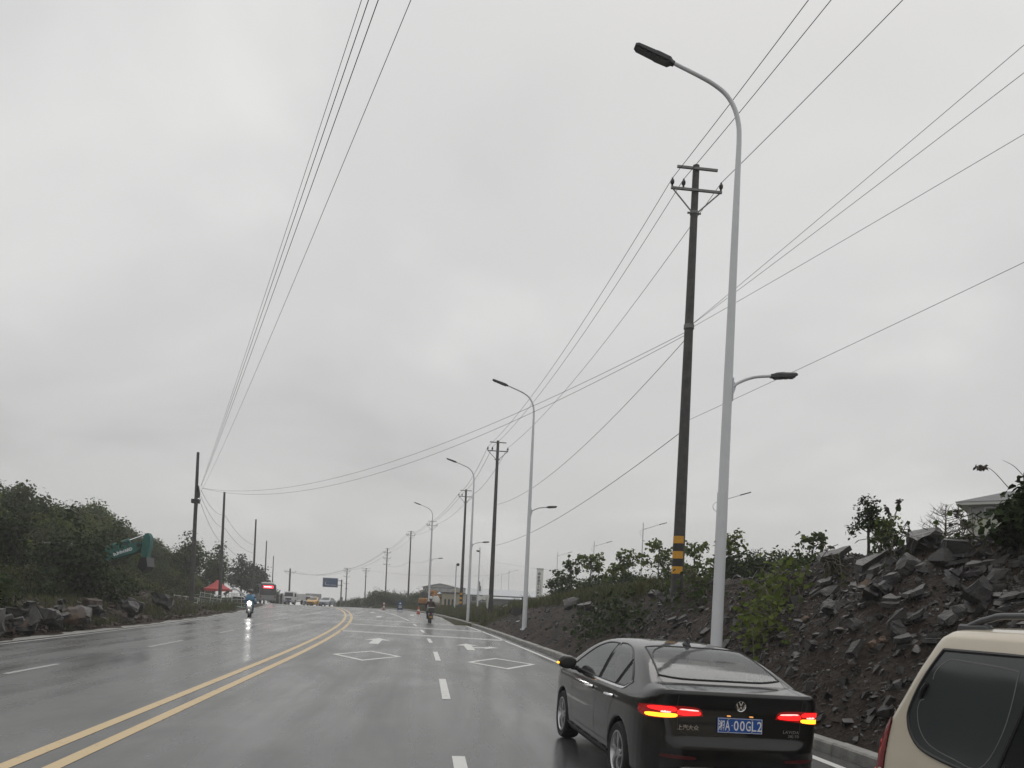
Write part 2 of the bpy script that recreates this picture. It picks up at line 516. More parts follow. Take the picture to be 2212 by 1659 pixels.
# road ---------------------------------------------------------------
def road_material():
    m = bpy.data.materials.new('wet_asphalt'); m.use_nodes = True
    n = m.node_tree.nodes; l = m.node_tree.links; b = n['Principled BSDF']
    tc = n.new('ShaderNodeTexCoord')
    # large wet and drying patches, drawn out along the traffic
    mp = n.new('ShaderNodeMapping'); mp.inputs['Scale'].default_value = (.55, .14, 1)
    l.new(tc.outputs['Object'], mp.inputs[0])
    n1 = n.new('ShaderNodeTexNoise'); n1.inputs['Scale'].default_value = 1.0; n1.inputs['Detail'].default_value = 5
    n1.inputs['Roughness'].default_value = .55; n1.inputs['Distortion'].default_value = .6
    l.new(mp.outputs[0], n1.inputs['Vector'])
    # fine stone grain
    n2 = n.new('ShaderNodeTexNoise'); n2.inputs['Scale'].default_value = 55; n2.inputs['Detail'].default_value = 4
    l.new(tc.outputs['Object'], n2.inputs['Vector'])
    # patches of old seal and dirt
    n4 = n.new('ShaderNodeTexNoise'); n4.inputs['Scale'].default_value = .8; n4.inputs['Detail'].default_value = 6; n4.inputs['Roughness'].default_value = .7
    l.new(tc.outputs['Object'], n4.inputs['Vector'])
    rp = n.new('ShaderNodeValToRGB')
    rp.color_ramp.elements[0].position = .25; rp.color_ramp.elements[0].color = (.072, .072, .073, 1)
    rp.color_ramp.elements[1].position = .8; rp.color_ramp.elements[1].color = (.115, .114, .112, 1)
    l.new(n4.outputs[0], rp.inputs[0])
    mx = n.new('ShaderNodeMixRGB'); mx.blend_type = 'MULTIPLY'; mx.inputs[0].default_value = .7
    g = n.new('ShaderNodeMapRange'); g.inputs[1].default_value = .3; g.inputs[2].default_value = .7; g.inputs[3].default_value = .6; g.inputs[4].default_value = 1.25
    l.new(n2.outputs[0], g.inputs[0])
    l.new(rp.outputs[0], mx.inputs[1]); l.new(g.outputs[0], mx.inputs[2])
    l.new(mx.outputs[0], b.inputs['Base Color'])
    r = n.new('ShaderNodeMapRange'); r.inputs[1].default_value = .34; r.inputs[2].default_value = .66
    r.inputs[3].default_value = .11; r.inputs[4].default_value = .40
    l.new(n1.outputs[0], r.inputs[0]); l.new(r.outputs[0], b.inputs['Roughness'])
    b.inputs['IOR'].default_value = 1.5
    # wheel paths: long, narrow, polished and darker
    mp2 = n.new('ShaderNodeMapping'); mp2.inputs['Scale'].default_value = (1.5, .022, 1)
    l.new(tc.outputs['Object'], mp2.inputs[0])
    n5 = n.new('ShaderNodeTexNoise'); n5.inputs['Scale'].default_value = 1.0; n5.inputs['Detail'].default_value = 3
    l.new(mp2.outputs[0], n5.inputs['Vector'])
    sm = n.new('ShaderNodeMath'); sm.operation = 'MULTIPLY_ADD'; sm.inputs[1].default_value = .45; 
    l.new(n5.outputs[0], sm.inputs[0]); 
    hf = n.new('ShaderNodeMath'); hf.operation = 'MULTIPLY'; hf.inputs[1].default_value = .6
    l.new(n1.outputs[0], hf.inputs[0]); l.new(hf.outputs[0], sm.inputs[2]); l.new(sm.outputs[0], r.inputs[0])
    tr_ = n.new('ShaderNodeMapRange'); tr_.inputs[1].default_value = .35; tr_.inputs[2].default_value = .65; tr_.inputs[3].default_value = .78; tr_.inputs[4].default_value = 1.15
    l.new(n5.outputs[0], tr_.inputs[0])
    mx2 = n.new('ShaderNodeVectorMath'); mx2.operation = 'SCALE'
    l.new(mx.outputs[0], mx2.inputs[0]); l.new(tr_.outputs[0], mx2.inputs['Scale']); l.new(mx2.outputs[0], b.inputs['Base Color'])
    bp = n.new('ShaderNodeBump'); bp.inputs['Strength'].default_value = .22; bp.inputs['Distance'].default_value = .004
    l.new(n2.outputs[0], bp.inputs['Height']); l.new(bp.outputs[0], b.inputs['Normal'])
    return m
M['road'] = road_material()
yy = np.unique(np.concatenate([np.arange(-40, 130, 1.0), np.arange(130, 338, 4.0)]))
def strip_mesh(name, qa, qb, ys, lift, nx=2, side=0.0):
    """a sheet between two lateral lines qa(Y), qb(Y), 'lift' above the road surface; side>0 gives it a skirt"""
    fa = qa if callable(qa) else (lambda Y: np.full_like(Y, qa))
    fb = qb if callable(qb) else (lambda Y: np.full_like(Y, qb))
    ys = np.asarray(ys, float)
    a, b = fa(ys), fb(ys)
    T = np.linspace(0, 1, nx)
    X = a[:, None] + (b - a)[:, None] * T[None] + off(ys)[:, None]
    Yg = np.repeat(ys[:, None], nx, 1)
    Z = zroad(Yg) + lift
    v = np.stack([X, Yg, Z], -1).reshape(-1, 3)
    ny = len(ys)
    i = np.arange((nx - 1) * (ny - 1)); r, c = i // (nx - 1), i % (nx - 1)
    k = r * nx + c
    return np_mesh(name, v, np.stack([k, k + 1, k + nx + 1, k + nx], -1), True)
road = link('road', strip_mesh('road', LEFT, lambda Y: edge(Y) + .36, yy, 0.0, 12), M['road'])
tag(road, 'wide wet grey asphalt road bending left over a crest', 'road', kind='structure')

def paint(name, base, rough):
    m = bpy.data.materials.new(name); m.use_nodes = True
    n = m.node_tree.nodes; l = m.node_tree.links; b = n['Principled BSDF']
    tc = n.new('ShaderNodeTexCoord')
    n1 = n.new('ShaderNodeTexNoise'); n1.inputs['Scale'].default_value = 3.0; n1.inputs['Detail'].default_value = 8; n1.inputs['Roughness'].default_value = .75
    l.new(tc.outputs['Object'], n1.inputs['Vector'])
    rp = n.new('ShaderNodeValToRGB')
    rp.color_ramp.elements[0].position = .27; rp.color_ramp.elements[0].color = (*[c * .45 + .02 for c in base], 1)
    rp.color_ramp.elements[1].position = .44; rp.color_ramp.elements[1].color = (*base, 1)
    l.new(n1.outputs[0], rp.inputs[0]); l.new(rp.outputs[0], b.inputs['Base Color'])
    b.inputs['Roughness'].default_value = rough
    return m
M['paint_yellow'] = paint('paint_yellow', (.58, .44, .25), .5)
M['paint_white'] = paint('paint_white', (.62, .62, .60), .5)
M['paint_worn'] = paint('paint_worn', (.36, .36, .35), .45)

def marking(name, label, me, m):
    o = link(name, me, m)
    return tag(o, label, 'road marking', kind='structure')
marking('yellow_line', 'yellow centre line nearer the oncoming lanes, left one of the pair', strip_mesh('yellow_line', -4.05, -3.88, np.arange(-6, 128, 1.0), .004), M['paint_yellow'])
marking('yellow_line', 'yellow centre line nearer the sedan, right one of the pair', strip_mesh('yellow_line', -3.60, -3.43, np.arange(-6, 128, 1.0), .004), M['paint_yellow'])
marking('edge_line', 'thin white edge line running along the right kerb', strip_mesh('edge_line', lambda Y: edge(Y) - .07, lambda Y: edge(Y) + .06, np.arange(-6, 118, 1.0), .004), M['paint_white'])
dash_lab = ['white lane dash nearest the camera, cut by the picture bottom', 'long white lane dash left of the black sedan', 'white lane dash between the two painted diamonds',
            'white lane dash beside the straight arrow', 'white lane dash just beyond the first pair of crossing lines', 'small white lane dash before the motorcycle']
for lab, (a, b) in zip(dash_lab, [(5.4, 9.2), (14.3, 17.8), (22.8, 26.4), (31.4, 34.4), (39.9, 42.9), (48.2, 51.3)]):
    marking('lane_dash', lab, strip_mesh('lane_dash', .39, .54, np.linspace(a, b, 5), .004), M['paint_white'])
marking('lane_line', 'solid white line dividing the right lanes beyond the motorcycle', strip_mesh('lane_line', lambda Y: np.interp(Y, [57, 82], [.42, .30]), lambda Y: np.interp(Y, [57, 82], [.57, .45]), np.linspace(57, 95, 20), .004), M['paint_white'])
for i, (a, b) in enumerate([(16, 18.2), (23.9, 27.3), (32.5, 35.1), (40.4, 43), (48, 51.4), (56.5, 60.6), (66, 69.6), (75, 79), (85, 89), (95, 99)]):
    lab = ['faint worn white dash of the oncoming lanes, %s from the camera' % w for w in ('first', 'second', 'third', 'fourth', 'fifth', 'sixth', 'seventh', 'eighth', 'ninth', 'tenth')][i]
    marking('lane_dash', lab, strip_mesh('lane_dash', -7.86, -7.73, np.linspace(a, b, 5), .004), M['paint_worn'])
marking('lane_line', 'broad pale worn stripe along the far left road edge', strip_mesh('lane_line', LEFT + .15, LEFT + .28, np.arange(20, 118, 1.0), .004), M['paint_worn'])

def poly_marking(name, label, rings, m):
    """flat polygon(s) given as road points (X, Y); first outer, optional second inner ring of same length"""
    v, f = [], []
    def up(p): return (p[0], p[1], float(zroad(p[1])) + .004)
    if len(rings) == 2:
        n = len(rings[0])
        v = [up(p) for p in rings[0]] + [up(p) for p in rings[1]]
        f = [[i, (i + 1) % n, n + (i + 1) % n, n + i] for i in range(n)]
    else:
        v = [up(p) for p in rings[0]]; f = [list(range(len(v)))]
    me = np_mesh(name, v, f)
    bm = bmesh.new(); bm.from_mesh(me); bmesh.ops.recalc_face_normals(bm, faces=bm.faces)
    for fc in bm.faces:
        if fc.normal.z < 0: fc.normal_flip()
    bmesh.ops.triangulate(bm, faces=bm.faces)
    bm.to_mesh(me); bm.free()
    return marking(name, label, me, m)
def diamond(cx, cy, hw, hl, t, lab):
    k = t * math.hypot(1 / hw, 1 / hl)
    o = [(cx - hw, cy), (cx, cy + hl), (cx + hw, cy), (cx, cy - hl)]
    i = [(cx - hw * (1 - k), cy), (cx, cy + hl * (1 - k)), (cx + hw * (1 - k), cy), (cx, cy - hl * (1 - k))]
    poly_marking('diamond_marking', lab, [o, i], M['paint_white'])
diamond(-1.61, 23.8, 1.02, 1.95, .16, 'white painted diamond outline in the lane left of the lane dashes')
diamond(2.25, 22.7, 1.0, 1.9, .16, 'white painted diamond outline in the lane ahead of the black sedan')
def arrow_straight(cx, y0, s, lab):
    pts = [(-.17, 0), (.17, 0), (.17, 2.3), (.5, 2.1), (0, 3.7), (-.5, 2.1), (-.17, 2.3)]
    poly_marking('arrow_marking', lab, [[(cx + p[0] * s, y0 + p[1] * s) for p in pts]], M['paint_white'])
arrow_straight(-1.78, 29.4, 1.05, 'straight white arrow painted beyond the left diamond')
ap = [(-.2, 0), (.1, 0), (.1, 1.1), (.55, 1.35), (.45, .9), (1.05, 1.75), (.75, 2.5), (.72, 1.95), (.1, 1.6), (.1, 2.4), (.38, 2.3), (-.05, 3.7), (-.5, 2.3), (-.2, 2.4)]
poly_marking('arrow_marking', 'forked white straight and right turn arrow ahead of the black sedan', [[(1.75 + p[0], 27.9 + p[1] * 1.05) for p in ap]], M['paint_white'])
arrow_straight(-3.55, 62.5, 1.0, 'small white straight arrow in the inner lane beyond the crossing lines')
arrow_straight(-1.1, 72.0, 1.0, 'small white straight arrow in the outer lane beyond the motorcycle')
arrow_straight(-4.9, 75.5, 1.0, 'farthest faint white arrow near the bend of the yellow lines')
for gi, (ya, yb, xa, xb) in enumerate([(38.0, 34.8, -3.9, 3.6), (46.9, 43.1, -4.35, 3.2), (55.5, 51.4, -4.8, 2.7)]):
    w = ('nearest', 'middle', 'farthest')[gi]
    for k in range(2):
        dy = k * .56
        q = [(xa, ya + dy), (xb, yb + dy), (xb, yb + dy + .36), (xa, ya + dy + .36)]
        poly_marking('crossing_line', '%s stripe of the %s pair of thin white lines across the right lanes' % (('nearer', 'farther')[k], w), [q], M['paint_white'])

# kerb of separate stones on the right, cracked concrete strip on the left --------------------------------
kerb = thing('kerb', 'pale concrete kerb along the right road edge below the spoil bank', 'kerb'); kerb['kind'] = 'structure'
kprof = [(0, -.1), (0, .13), (.02, .155), (.19, .16), (.19, -.1)]
y = -4.0; ki = 0
while y < 118:
    L = .98 if y < 60 else 3.9
    ya, yb = y + .008, y + L
    v = []
    dj = rnd.uniform(-.008, .008); dz = rnd.uniform(-.006, .006)
    for Yk in (ya, yb):
        x0 = float(off(Yk) + edge(Yk)) + .36 + dj; z0 = float(zroad(Yk)) + dz
        v += [(x0 + p[0], Yk, z0 + p[1]) for p in kprof]
    n = len(kprof)
    f = [list(range(n)), list(range(n, 2 * n))[::-1]] + [[i, n + i, n + (i + 1) % n, (i + 1) % n] for i in range(n)]
    m_ = MB().add(v, f)
    m_.build('kerb_stone', M['concrete'], kerb, smooth=False)
    y += L + (.012 if y < 60 else 0.0)
ye = np.arange(8, 120, .35)
jag = lambda Y: LEFT - .45 + fbm(Y * .9, Y * 0 + 2.0, 5, 4) * .9
strip = link('concrete_edge', strip_mesh('concrete_edge', jag, lambda Y: np.full_like(Y, LEFT + .02), ye, .012, 3), M['concrete'])
tag(strip, 'broken pale concrete strip along the left road edge by the rocks', 'road edge', kind='structure')
ve = np.arange(-6, 150, .8)
verge = link('verge', grid_mesh('verge', np.linspace(LEFT - 2.2, LEFT + .0, 10), ve, lambda X, Y: terrain(X, Y) - .01 + .03 * fbm(X * 3, Y * 3, 8, 3) * ((X - off(Y)) < LEFT - .3)), M['soil'])
tag(verge, 'bare brown earth verge beside the left road edge', 'verge', kind='structure')
# ------------------------------------------------------------------ spoil bank on the right
def hit(px, py, far=120.0):
    """first point where the sight line meets the land"""
    r = ray(px, py); t = np.arange(3, far, .06)
    X, Y, Z = r.x * t, r.y * t, H + r.z * t
    T = terrain(X, Y)
    k = np.nonzero(Z < T)[0]
    if len(k) == 0: return None
    i = k[0]
    return Vector((X[i], Y[i], T[i]))
def soil_shale():
    m = bpy.data.materials.new('bank_soil'); m.use_nodes = True
    n = m.node_tree.nodes; l = m.node_tree.links; b = n['Principled BSDF']
    tc = n.new('ShaderNodeTexCoord')
    a = n.new('ShaderNodeTexNoise'); a.inputs['Scale'].default_value = 1.1; a.inputs['Detail'].default_value = 8; a.inputs['Roughness'].default_value = .68
    l.new(tc.outputs['Object'], a.inputs['Vector'])
    rp = n.new('ShaderNodeValToRGB'); e = rp.color_ramp.elements
    e[0].position = .3; e[0].color = (.010, .0072, .0054, 1)
    e[1].position = .72; e[1].color = (.050, .036, .0265, 1)
    k = e.new(.5); k.color = (.025, .0172, .0122, 1)
    l.new(a.outputs[0], rp.inputs[0]); l.new(rp.outputs[0], b.inputs['Base Color'])
    b.inputs['Roughness'].default_value = .66; b.inputs['Specular IOR Level'].default_value = .14
    v = n.new('ShaderNodeTexVoronoi'); v.inputs['Scale'].default_value = 9; v.inputs['Randomness'].default_value = 1
    l.new(tc.outputs['Object'], v.inputs['Vector'])
    a2 = n.new('ShaderNodeTexNoise'); a2.inputs['Scale'].default_value = 16; a2.inputs['Detail'].default_value = 7; a2.inputs['Roughness'].default_value = .7
    l.new(tc.outputs['Object'], a2.inputs['Vector'])
    ad = n.new('ShaderNodeMath'); ad.operation = 'ADD'
    l.new(v.outputs['Distance'], ad.inputs[0]); l.new(a2.outputs[0], ad.inputs[1])
    bp = n.new('ShaderNodeBump'); bp.inputs['Strength'].default_value = .9; bp.inputs['Distance'].default_value = .05
    l.new(ad.outputs[0], bp.inputs['Height']); l.new(bp.outputs[0], b.inputs['Normal'])
    return m
M['bank_soil'] = soil_shale()
ms = np.concatenate([np.arange(0, 6, .10), np.arange(6, 14.1, .3)])
Yb = np.concatenate([np.arange(1.5, 30, .13), np.arange(30, 52, .25)])
Mm, Yg = np.meshgrid(ms, Yb)
Xg = Mm + edge(Yg) + .55 + off(Yg)
Zg = terrain(Xg, Yg) + sstep(0, .5, Mm) * (fbm(Xg * 2.2, Yg * 2.2, 31, 4) * .20 + fbm(Xg * 7, Yg * 7, 33, 2) * .06) + .03 * (Mm < .3)
end = sstep(52, 48, Yg) * sstep(1.5, 3, Yg)
Zg = Zg - (1 - end) * .45 - sstep(12.5, 14, Mm) * .45
nx, ny = len(ms), len(Yb)
ii = np.arange((nx - 1) * (ny - 1)); rr, cc = ii // (nx - 1), ii % (nx - 1); kk = rr * nx + cc
bank = link('spoil_bank', np_mesh('spoil_bank', np.stack([Xg, Yg, Zg], -1).reshape(-1, 3), np.stack([kk, kk + 1, kk + nx + 1, kk + nx], -1), True), M['bank_soil'])
tag(bank, 'steep bank of dark wet shale rubble and brown soil beside the road', 'bank', kind='structure')
bank_z = lambda X, Y: terrain(X, Y)

def hull(npts, flat, seed, jag=.25):
    r = np.random.default_rng(seed)
    p = r.normal(size=(npts, 3)); p /= np.linalg.norm(p, axis=1)[:, None]
    p *= (1 - jag * r.random((npts, 1))) * .55
    p[:, 1] *= r.uniform(.55, .95); p[:, 2] *= flat
    if flat < .45:                                  # slab: split along parallel planes
        p[:, 2] = np.clip(p[:, 2], -flat * .38, flat * .33)
    bm = bmesh.new()
    for q in p: bm.verts.new(q)
    res = bmesh.ops.convex_hull(bm, input=bm.verts)
    loose = [v for v in bm.verts if not v.link_faces]
    bmesh.ops.delete(bm, geom=loose, context='VERTS')
    bmesh.ops.dissolve_limit(bm, angle_limit=math.radians(7), verts=bm.verts, edges=bm.edges)
    bmesh.ops.triangulate(bm, faces=bm.faces)
    bm.verts.ensure_lookup_table()
    for i, v in enumerate(bm.verts): v.index = i
    V = np.array([v.co[:] for v in bm.verts]); Fc = np.array([[v.index for v in f.verts] for f in bm.faces])
    bm.free()
    return V, Fc
def plates(n, seed, th=(.06, .14), spread=.16, taper=.85):
    """split shale: a stack of jagged plates"""
    r = np.random.default_rng(seed); V, Fc, z = [], [], -.12
    for i in range(n):
        m = int(r.integers(5, 8)); a = np.sort(r.uniform(0, 2 * math.pi, m) * .35 + np.arange(m) * 2 * math.pi / m * .9)
        rad = .5 * (1 - .12 * i) * (1 - .45 * r.random(m)); asp = r.uniform(.5, .85)
        cx, cy = r.normal(0, spread, 2) * (i > 0)
        h = r.uniform(*th); b = len(V)
        tilt = r.normal(0, .10, 2)
        for k, (zz, sc) in enumerate(((z, 1.0), (z + h, taper))):
            for j in range(m):
                x, y = rad[j] * sc * math.cos(a[j]), rad[j] * sc * asp * math.sin(a[j])
                V.append((x + cx, y + cy, zz + (x * tilt[0] + y * tilt[1])))
        for j in range(m):
            j2 = (j + 1) % m
            Fc += [[b + j, b + j2, b + m + j2], [b + j, b + m + j2, b + m + j]]
        for j in range(1, m - 1): Fc += [[b + m, b + m + j, b + m + j + 1], [b, b + j + 1, b + j]]
        z += h * .9
    return np.array(V), np.array(Fc)
def knapped(seed, cuts=16, flat=.7):
    """angular block: a box cut by random planes"""
    r = np.random.default_rng(seed); bm = bmesh.new(); bmesh.ops.create_cube(bm, size=1.0)
    for v in bm.verts: v.co = Vector((v.co.x * r.uniform(.75, 1.1), v.co.y * r.uniform(.55, .95), v.co.z * flat * r.uniform(.6, 1.1)))
    for _ in range(cuts):
        n = Vector(r.normal(size=3)).normalized(); n.z *= .75
        res = bmesh.ops.bisect_plane(bm, geom=bm.verts[:] + bm.edges[:] + bm.faces[:], plane_co=n * r.uniform(.27, .43), plane_no=n, clear_outer=True)
        ed = [e for e in res['geom_cut'] if isinstance(e, bmesh.types.BMEdge)]
        if len(ed) > 2: bmesh.ops.holes_fill(bm, edges=ed)
    bmesh.ops.triangulate(bm, faces=bm.faces)
    if cuts > 6:
        bmesh.ops.subdivide_edges(bm, edges=[e for e in bm.edges if e.calc_length() > .16], cuts=1, use_grid_fill=False)
        bmesh.ops.triangulate(bm, faces=bm.faces)
        for v in bm.verts:
            st = math.floor(v.co.z / .09 + .4 * v.co.x); k = 1 + .10 * (_hash(np.array([st]), np.array([seed]), 5)[0] - .5)
            v.co = Vector((v.co.x * k, v.co.y * k, v.co.z)) + Vector(r.normal(size=3)) * .016
    for i, v in enumerate(bm.verts): v.index = i
    V = np.array([v.co[:] for v in bm.verts]); Fc = np.array([[v.index for v in f.verts] for f in bm.faces]); bm.free()
    return V, Fc
slabs = [plates(rnd.choice([2, 3, 3]), 100 + i) for i in range(12)]
chunks = [knapped(200 + i, 9, rnd.uniform(.6, .95)) for i in range(10)]
bigs = [knapped(300 + i, 14, rnd.uniform(.55, .8)) for i in range(6)] + [plates(5, 350 + i, (.08, .16), .10) for i in range(4)]
def proto(name, VF, m):
    me = np_mesh(name, VF[0], VF[1]); me.materials.append(m); return me
slab_me = [proto('rock', s, M['shale_big']) for s in slabs]
chunk_me = [proto('rock', s, M['shale_big']) for s in chunks]
big_me = [proto('rock', s, M['shale_big']) for s in bigs]
rust_me = [proto('rock', s, M['rust_rock']) for s in chunks[:4] + slabs[:2]]
brown_me = [proto('rock', s, M['brown_rock']) for s in chunks[3:8] + bigs[:2]]
def put_rock(me, loc, size, parent, tilt=None, rz=None, stretch=1.0, name='rock'):
    o = bpy.data.objects.new(name, me); COL.objects.link(o); o.parent = parent
    o.location = loc
    o.scale = (size * stretch, size, size)
    t = tilt if tilt is not None else (rnd.gauss(0, .35), rnd.gauss(0, .35))
    o.rotation_euler = (t[0], t[1], rz if rz is not None else rnd.uniform(0, 6.28))
    return o
# the larger rocks, measured one by one on the photograph (px, py, width px, kind)
placed = [(1880, 1238, 135, 's'), (1885, 1300, 95, 'b'), (1995, 1187, 120, 'b'), (2062, 1196, 80, 'b'), (1930, 1262, 70, 's'), (2075, 1215, 60, 's'),
          (1822, 1196, 90, 's'), (1858, 1180, 60, 's'), (2040, 1222, 60, 'c'), (1960, 1235, 75, 'c'), (1790, 1262, 45, 's'), (1930, 1310, 60, 's'),
          (1990, 1290, 70, 's'), (2110, 1240, 70, 's'), (2160, 1255, 60, 'c'), (2190, 1310, 80, 's'), (2060, 1275, 80, 'b'), (2120, 1300, 90, 'c'),
          (1800, 1325, 60, 'c'), (1760, 1290, 50, 's'), (1940, 1350, 70, 'c'), (1990, 1340, 60, 's'), (1890, 1405, 40, 'r'), (1935, 1378, 60, 'c'),
          (1960, 1395, 70, 's'), (1840, 1440, 30, 'r'), (1905, 1390, 30, 'r'), (2050, 1345, 70, 'b'), (2150, 1355, 60, 's'), (1440, 1300, 45, 'c'),
          (1415, 1290, 40, 'c'), (1470, 1345, 50, 's'), (1240, 1310, 50, 'c'), (1120, 1327, 36, 'c'), (1090, 1318, 30, 's'), (1270, 1322, 60, 's'),
          (1850, 1362, 55, 'c'), (1730, 1345, 40, 's'), (1755, 1400, 40, 'c'), (2020, 1390, 60, 's'), (2080, 1330, 55, 'c'), (2205, 1225, 70, 's')]
nrock = 0
for (px, py, w, k) in placed:
    h = hit(px, py)
    if h is None: h = hit(px, py + 14)
    if h is None: continue
    d = (h - Vector((0, 0, H))).dot(Vector((math.sin(YAW), math.cos(YAW), 0)))
    size = w / F * d * (1.05 if k == 's' else .8)
    me = {'s': rnd.choice(slab_me), 'c': rnd.choice(chunk_me), 'b': rnd.choice(big_me), 'r': rnd.choice(rust_me)}[k]
    put_rock(me, h + Vector((0, 0, size * (.10 if k == 's' else .16))), size, bank, tilt=(rnd.uniform(-.1, .35), rnd.uniform(-.55, -.15)) if k == 's' else None,
             rz=rnd.uniform(-.5, .5) if k == 's' else None, stretch=1.15); nrock += 1
def dens(m, Y):
    return (sstep(27, 15, Y) * .95 + .10) * sstep(-.1, .6, m)
tries = 0
while nrock < 292 and tries < 6000:
    tries += 1
    Yk = rnd.uniform(5, 46) ** 1.0; mk = rnd.uniform(.1, 6.0)
    if rnd.random() > dens(np.float64(mk), np.float64(Yk)): continue
    Xk = mk + float(edge(Yk)) + .6 + float(off(Yk))
    size = rnd.choice([.09, .11, .13, .15, .18, .22, .28])
    me = rnd.choice(slab_me + slab_me + slab_me + chunk_me) if rnd.random() > .06 else rnd.choice(rust_me)
    put_rock(me, (Xk, Yk, tz(Xk, Yk) + size * .1), size, bank, tilt=(rnd.gauss(.1, .3), rnd.gauss(-.5, .35)), rz=rnd.gauss(0, .7), stretch=rnd.uniform(1, 1.5)); nrock += 1

def scatter(protos, pos, size, tilt_mu, tilt_sd, rz_sd, stretch, seed):
    r = np.random.default_rng(seed)
    pick = r.integers(0, len(protos), len(pos))
    VV, FF, base = [], [], 0
    for pi, (V, Fc) in enumerate(protos):
        sel = np.nonzero(pick == pi)[0]
        if len(sel) == 0: continue
        n = len(sel)
        a = r.normal(tilt_mu[0], tilt_sd, n); b = r.normal(tilt_mu[1], tilt_sd, n); c = r.normal(0, rz_sd, n)
        ca, sa, cb, sb, cc_, sc = np.cos(a), np.sin(a), np.cos(b), np.sin(b), np.cos(c), np.sin(c)
        one, zero = np.ones(n), np.zeros(n)
        Rx = np.stack([one, zero, zero, zero, ca, -sa, zero, sa, ca], -1).reshape(n, 3, 3)
        Ry = np.stack([cb, zero, sb, zero, one, zero, -sb, zero, cb], -1).reshape(n, 3, 3)
        Rz = np.stack([cc_, -sc, zero, sc, cc_, zero, zero, zero, one], -1).reshape(n, 3, 3)
        R = Rz @ Ry @ Rx
        S = size[sel][:, None] * np.stack([r.uniform(1, stretch, n), one, one], -1)
        W = np.einsum('nij,nkj->nki', R, V[None] * S[:, None, :]) + pos[sel][:, None, :]
        VV.append(W.reshape(-1, 3))
        FF.append((Fc[None] + (np.arange(n) * len(V))[:, None, None] + base).reshape(-1, 3))
        base += n * len(V)
    return np.concatenate(VV), np.concatenate(FF)
small_slabs = [plates(1, 400 + i, (.10, .24), taper=.75) for i in range(9)] + [knapped(450 + i, 4, .8) for i in range(4)]
bits = [hull(6, rnd.uniform(.3, .7), 480 + i, .35) for i in range(10)]
def bank_rubble(N, protos, smin_, smax_, pw, seed, lowf):
    g_ = np.random.default_rng(seed)
    Yk = 4 + 44 * g_.random(N) ** 1.35; mk = g_.uniform(0, 7.5, N)
    patch = sstep(-.10, .14, fbm(mk * .7, Yk * .7, 77, 3))
    keep = g_.random(N) < dens(mk, Yk) * (lowf + (1 - lowf) * patch)
    Yk, mk = Yk[keep], mk[keep]
    Xk = mk + edge(Yk) + .6 + off(Yk)
    sz = smin_ + (smax_ - smin_) * g_.random(len(Xk)) ** pw
    pos = np.stack([Xk, Yk, terrain(Xk, Yk) + fbm(Xk * 2.2, Yk * 2.2, 31, 4) * .20 * sstep(0, .5, mk) + sz * .12], -1)
    V_, F_ = scatter(protos, pos, sz, (.1, -.5), .5, .9, 1.7, seed)
    o = link('rubble', np_mesh('rubble', V_, F_), M['shale'], bank); o['kind'] = 'stuff'
bank_rubble(26000, small_slabs, .06, .20, 2.5, 3, .35)
bank_rubble(110000, bits, .025, .09, 1.8, 4, .45)
# a little rubble spilled over the gutter and kerb
# ------------------------------------------------------------------ rock pile on the left verge
pile = thing('rock_pile', 'heap of dark and rusty rocks dumped along the left road edge', 'rock pile', (-13.5, 30, 0))
lr = [(30, 1362, 120, 'c'), (55, 1345, 70, 's'), (25, 1330, 80, 'c'), (70, 1322, 60, 'b'), (110, 1350, 50, 's'), (150, 1368, 40, 's'), (155, 1318, 52, 'r'),
      (200, 1310, 60, 'n'), (215, 1330, 80, 'b'), (240, 1352, 70, 's'), (285, 1305, 50, 'b'), (300, 1330, 55, 'c'), (320, 1312, 60, 'b'), (370, 1340, 50, 'n'),
      (395, 1345, 40, 'r'), (380, 1365, 55, 'r'), (410, 1368, 60, 'c'), (340, 1372, 45, 'n'), (300, 1358, 60, 's'), (185, 1352, 45, 'n'), (120, 1335, 50, 'c'),
      (255, 1300, 40, 'n'), (350, 1300, 70, 'b'), (375, 1318, 46, 'c'), (430, 1350, 50, 's'), (90, 1375, 50, 's'), (10, 1310, 60, 'r'), (460, 1336, 50, 's'),
      (230, 1318, 50, 'b'), (170, 1335, 48, 'c'), (140, 1305, 40, 'c'), (270, 1340, 60, 'c'), (60, 1382, 60, 's'), (330, 1345, 46, 's'), (205, 1370, 40, 'r'), (20, 1388, 46, 'c')]
for (px, py, w, k) in lr:
    zlev = np.interp(py, [1300, 1345, 1388], [.85, .45, .08])
    g = G(px, py, zlev)
    # keep them off the asphalt
    qx = g.x - float(off(g.y))
    if qx > -12.5: g.x += -12.5 - qx - rnd.uniform(0, .3)
    d = (g - Vector((0, 0, H))).dot(Vector((math.sin(YAW), math.cos(YAW), 0)))
    size = w / F * d * .85
    me = {'s': rnd.choice(slab_me), 'c': rnd.choice(chunk_me), 'b': rnd.choice(big_me), 'r': rnd.choice(rust_me), 'n': rnd.choice(brown_me)}[k]
    put_rock(me, (g.x + 13.5, g.y - 30, max(g.z, size * .2)), size, pile, tilt=(rnd.gauss(0, .25), rnd.gauss(.15, .25)), stretch=1.15)
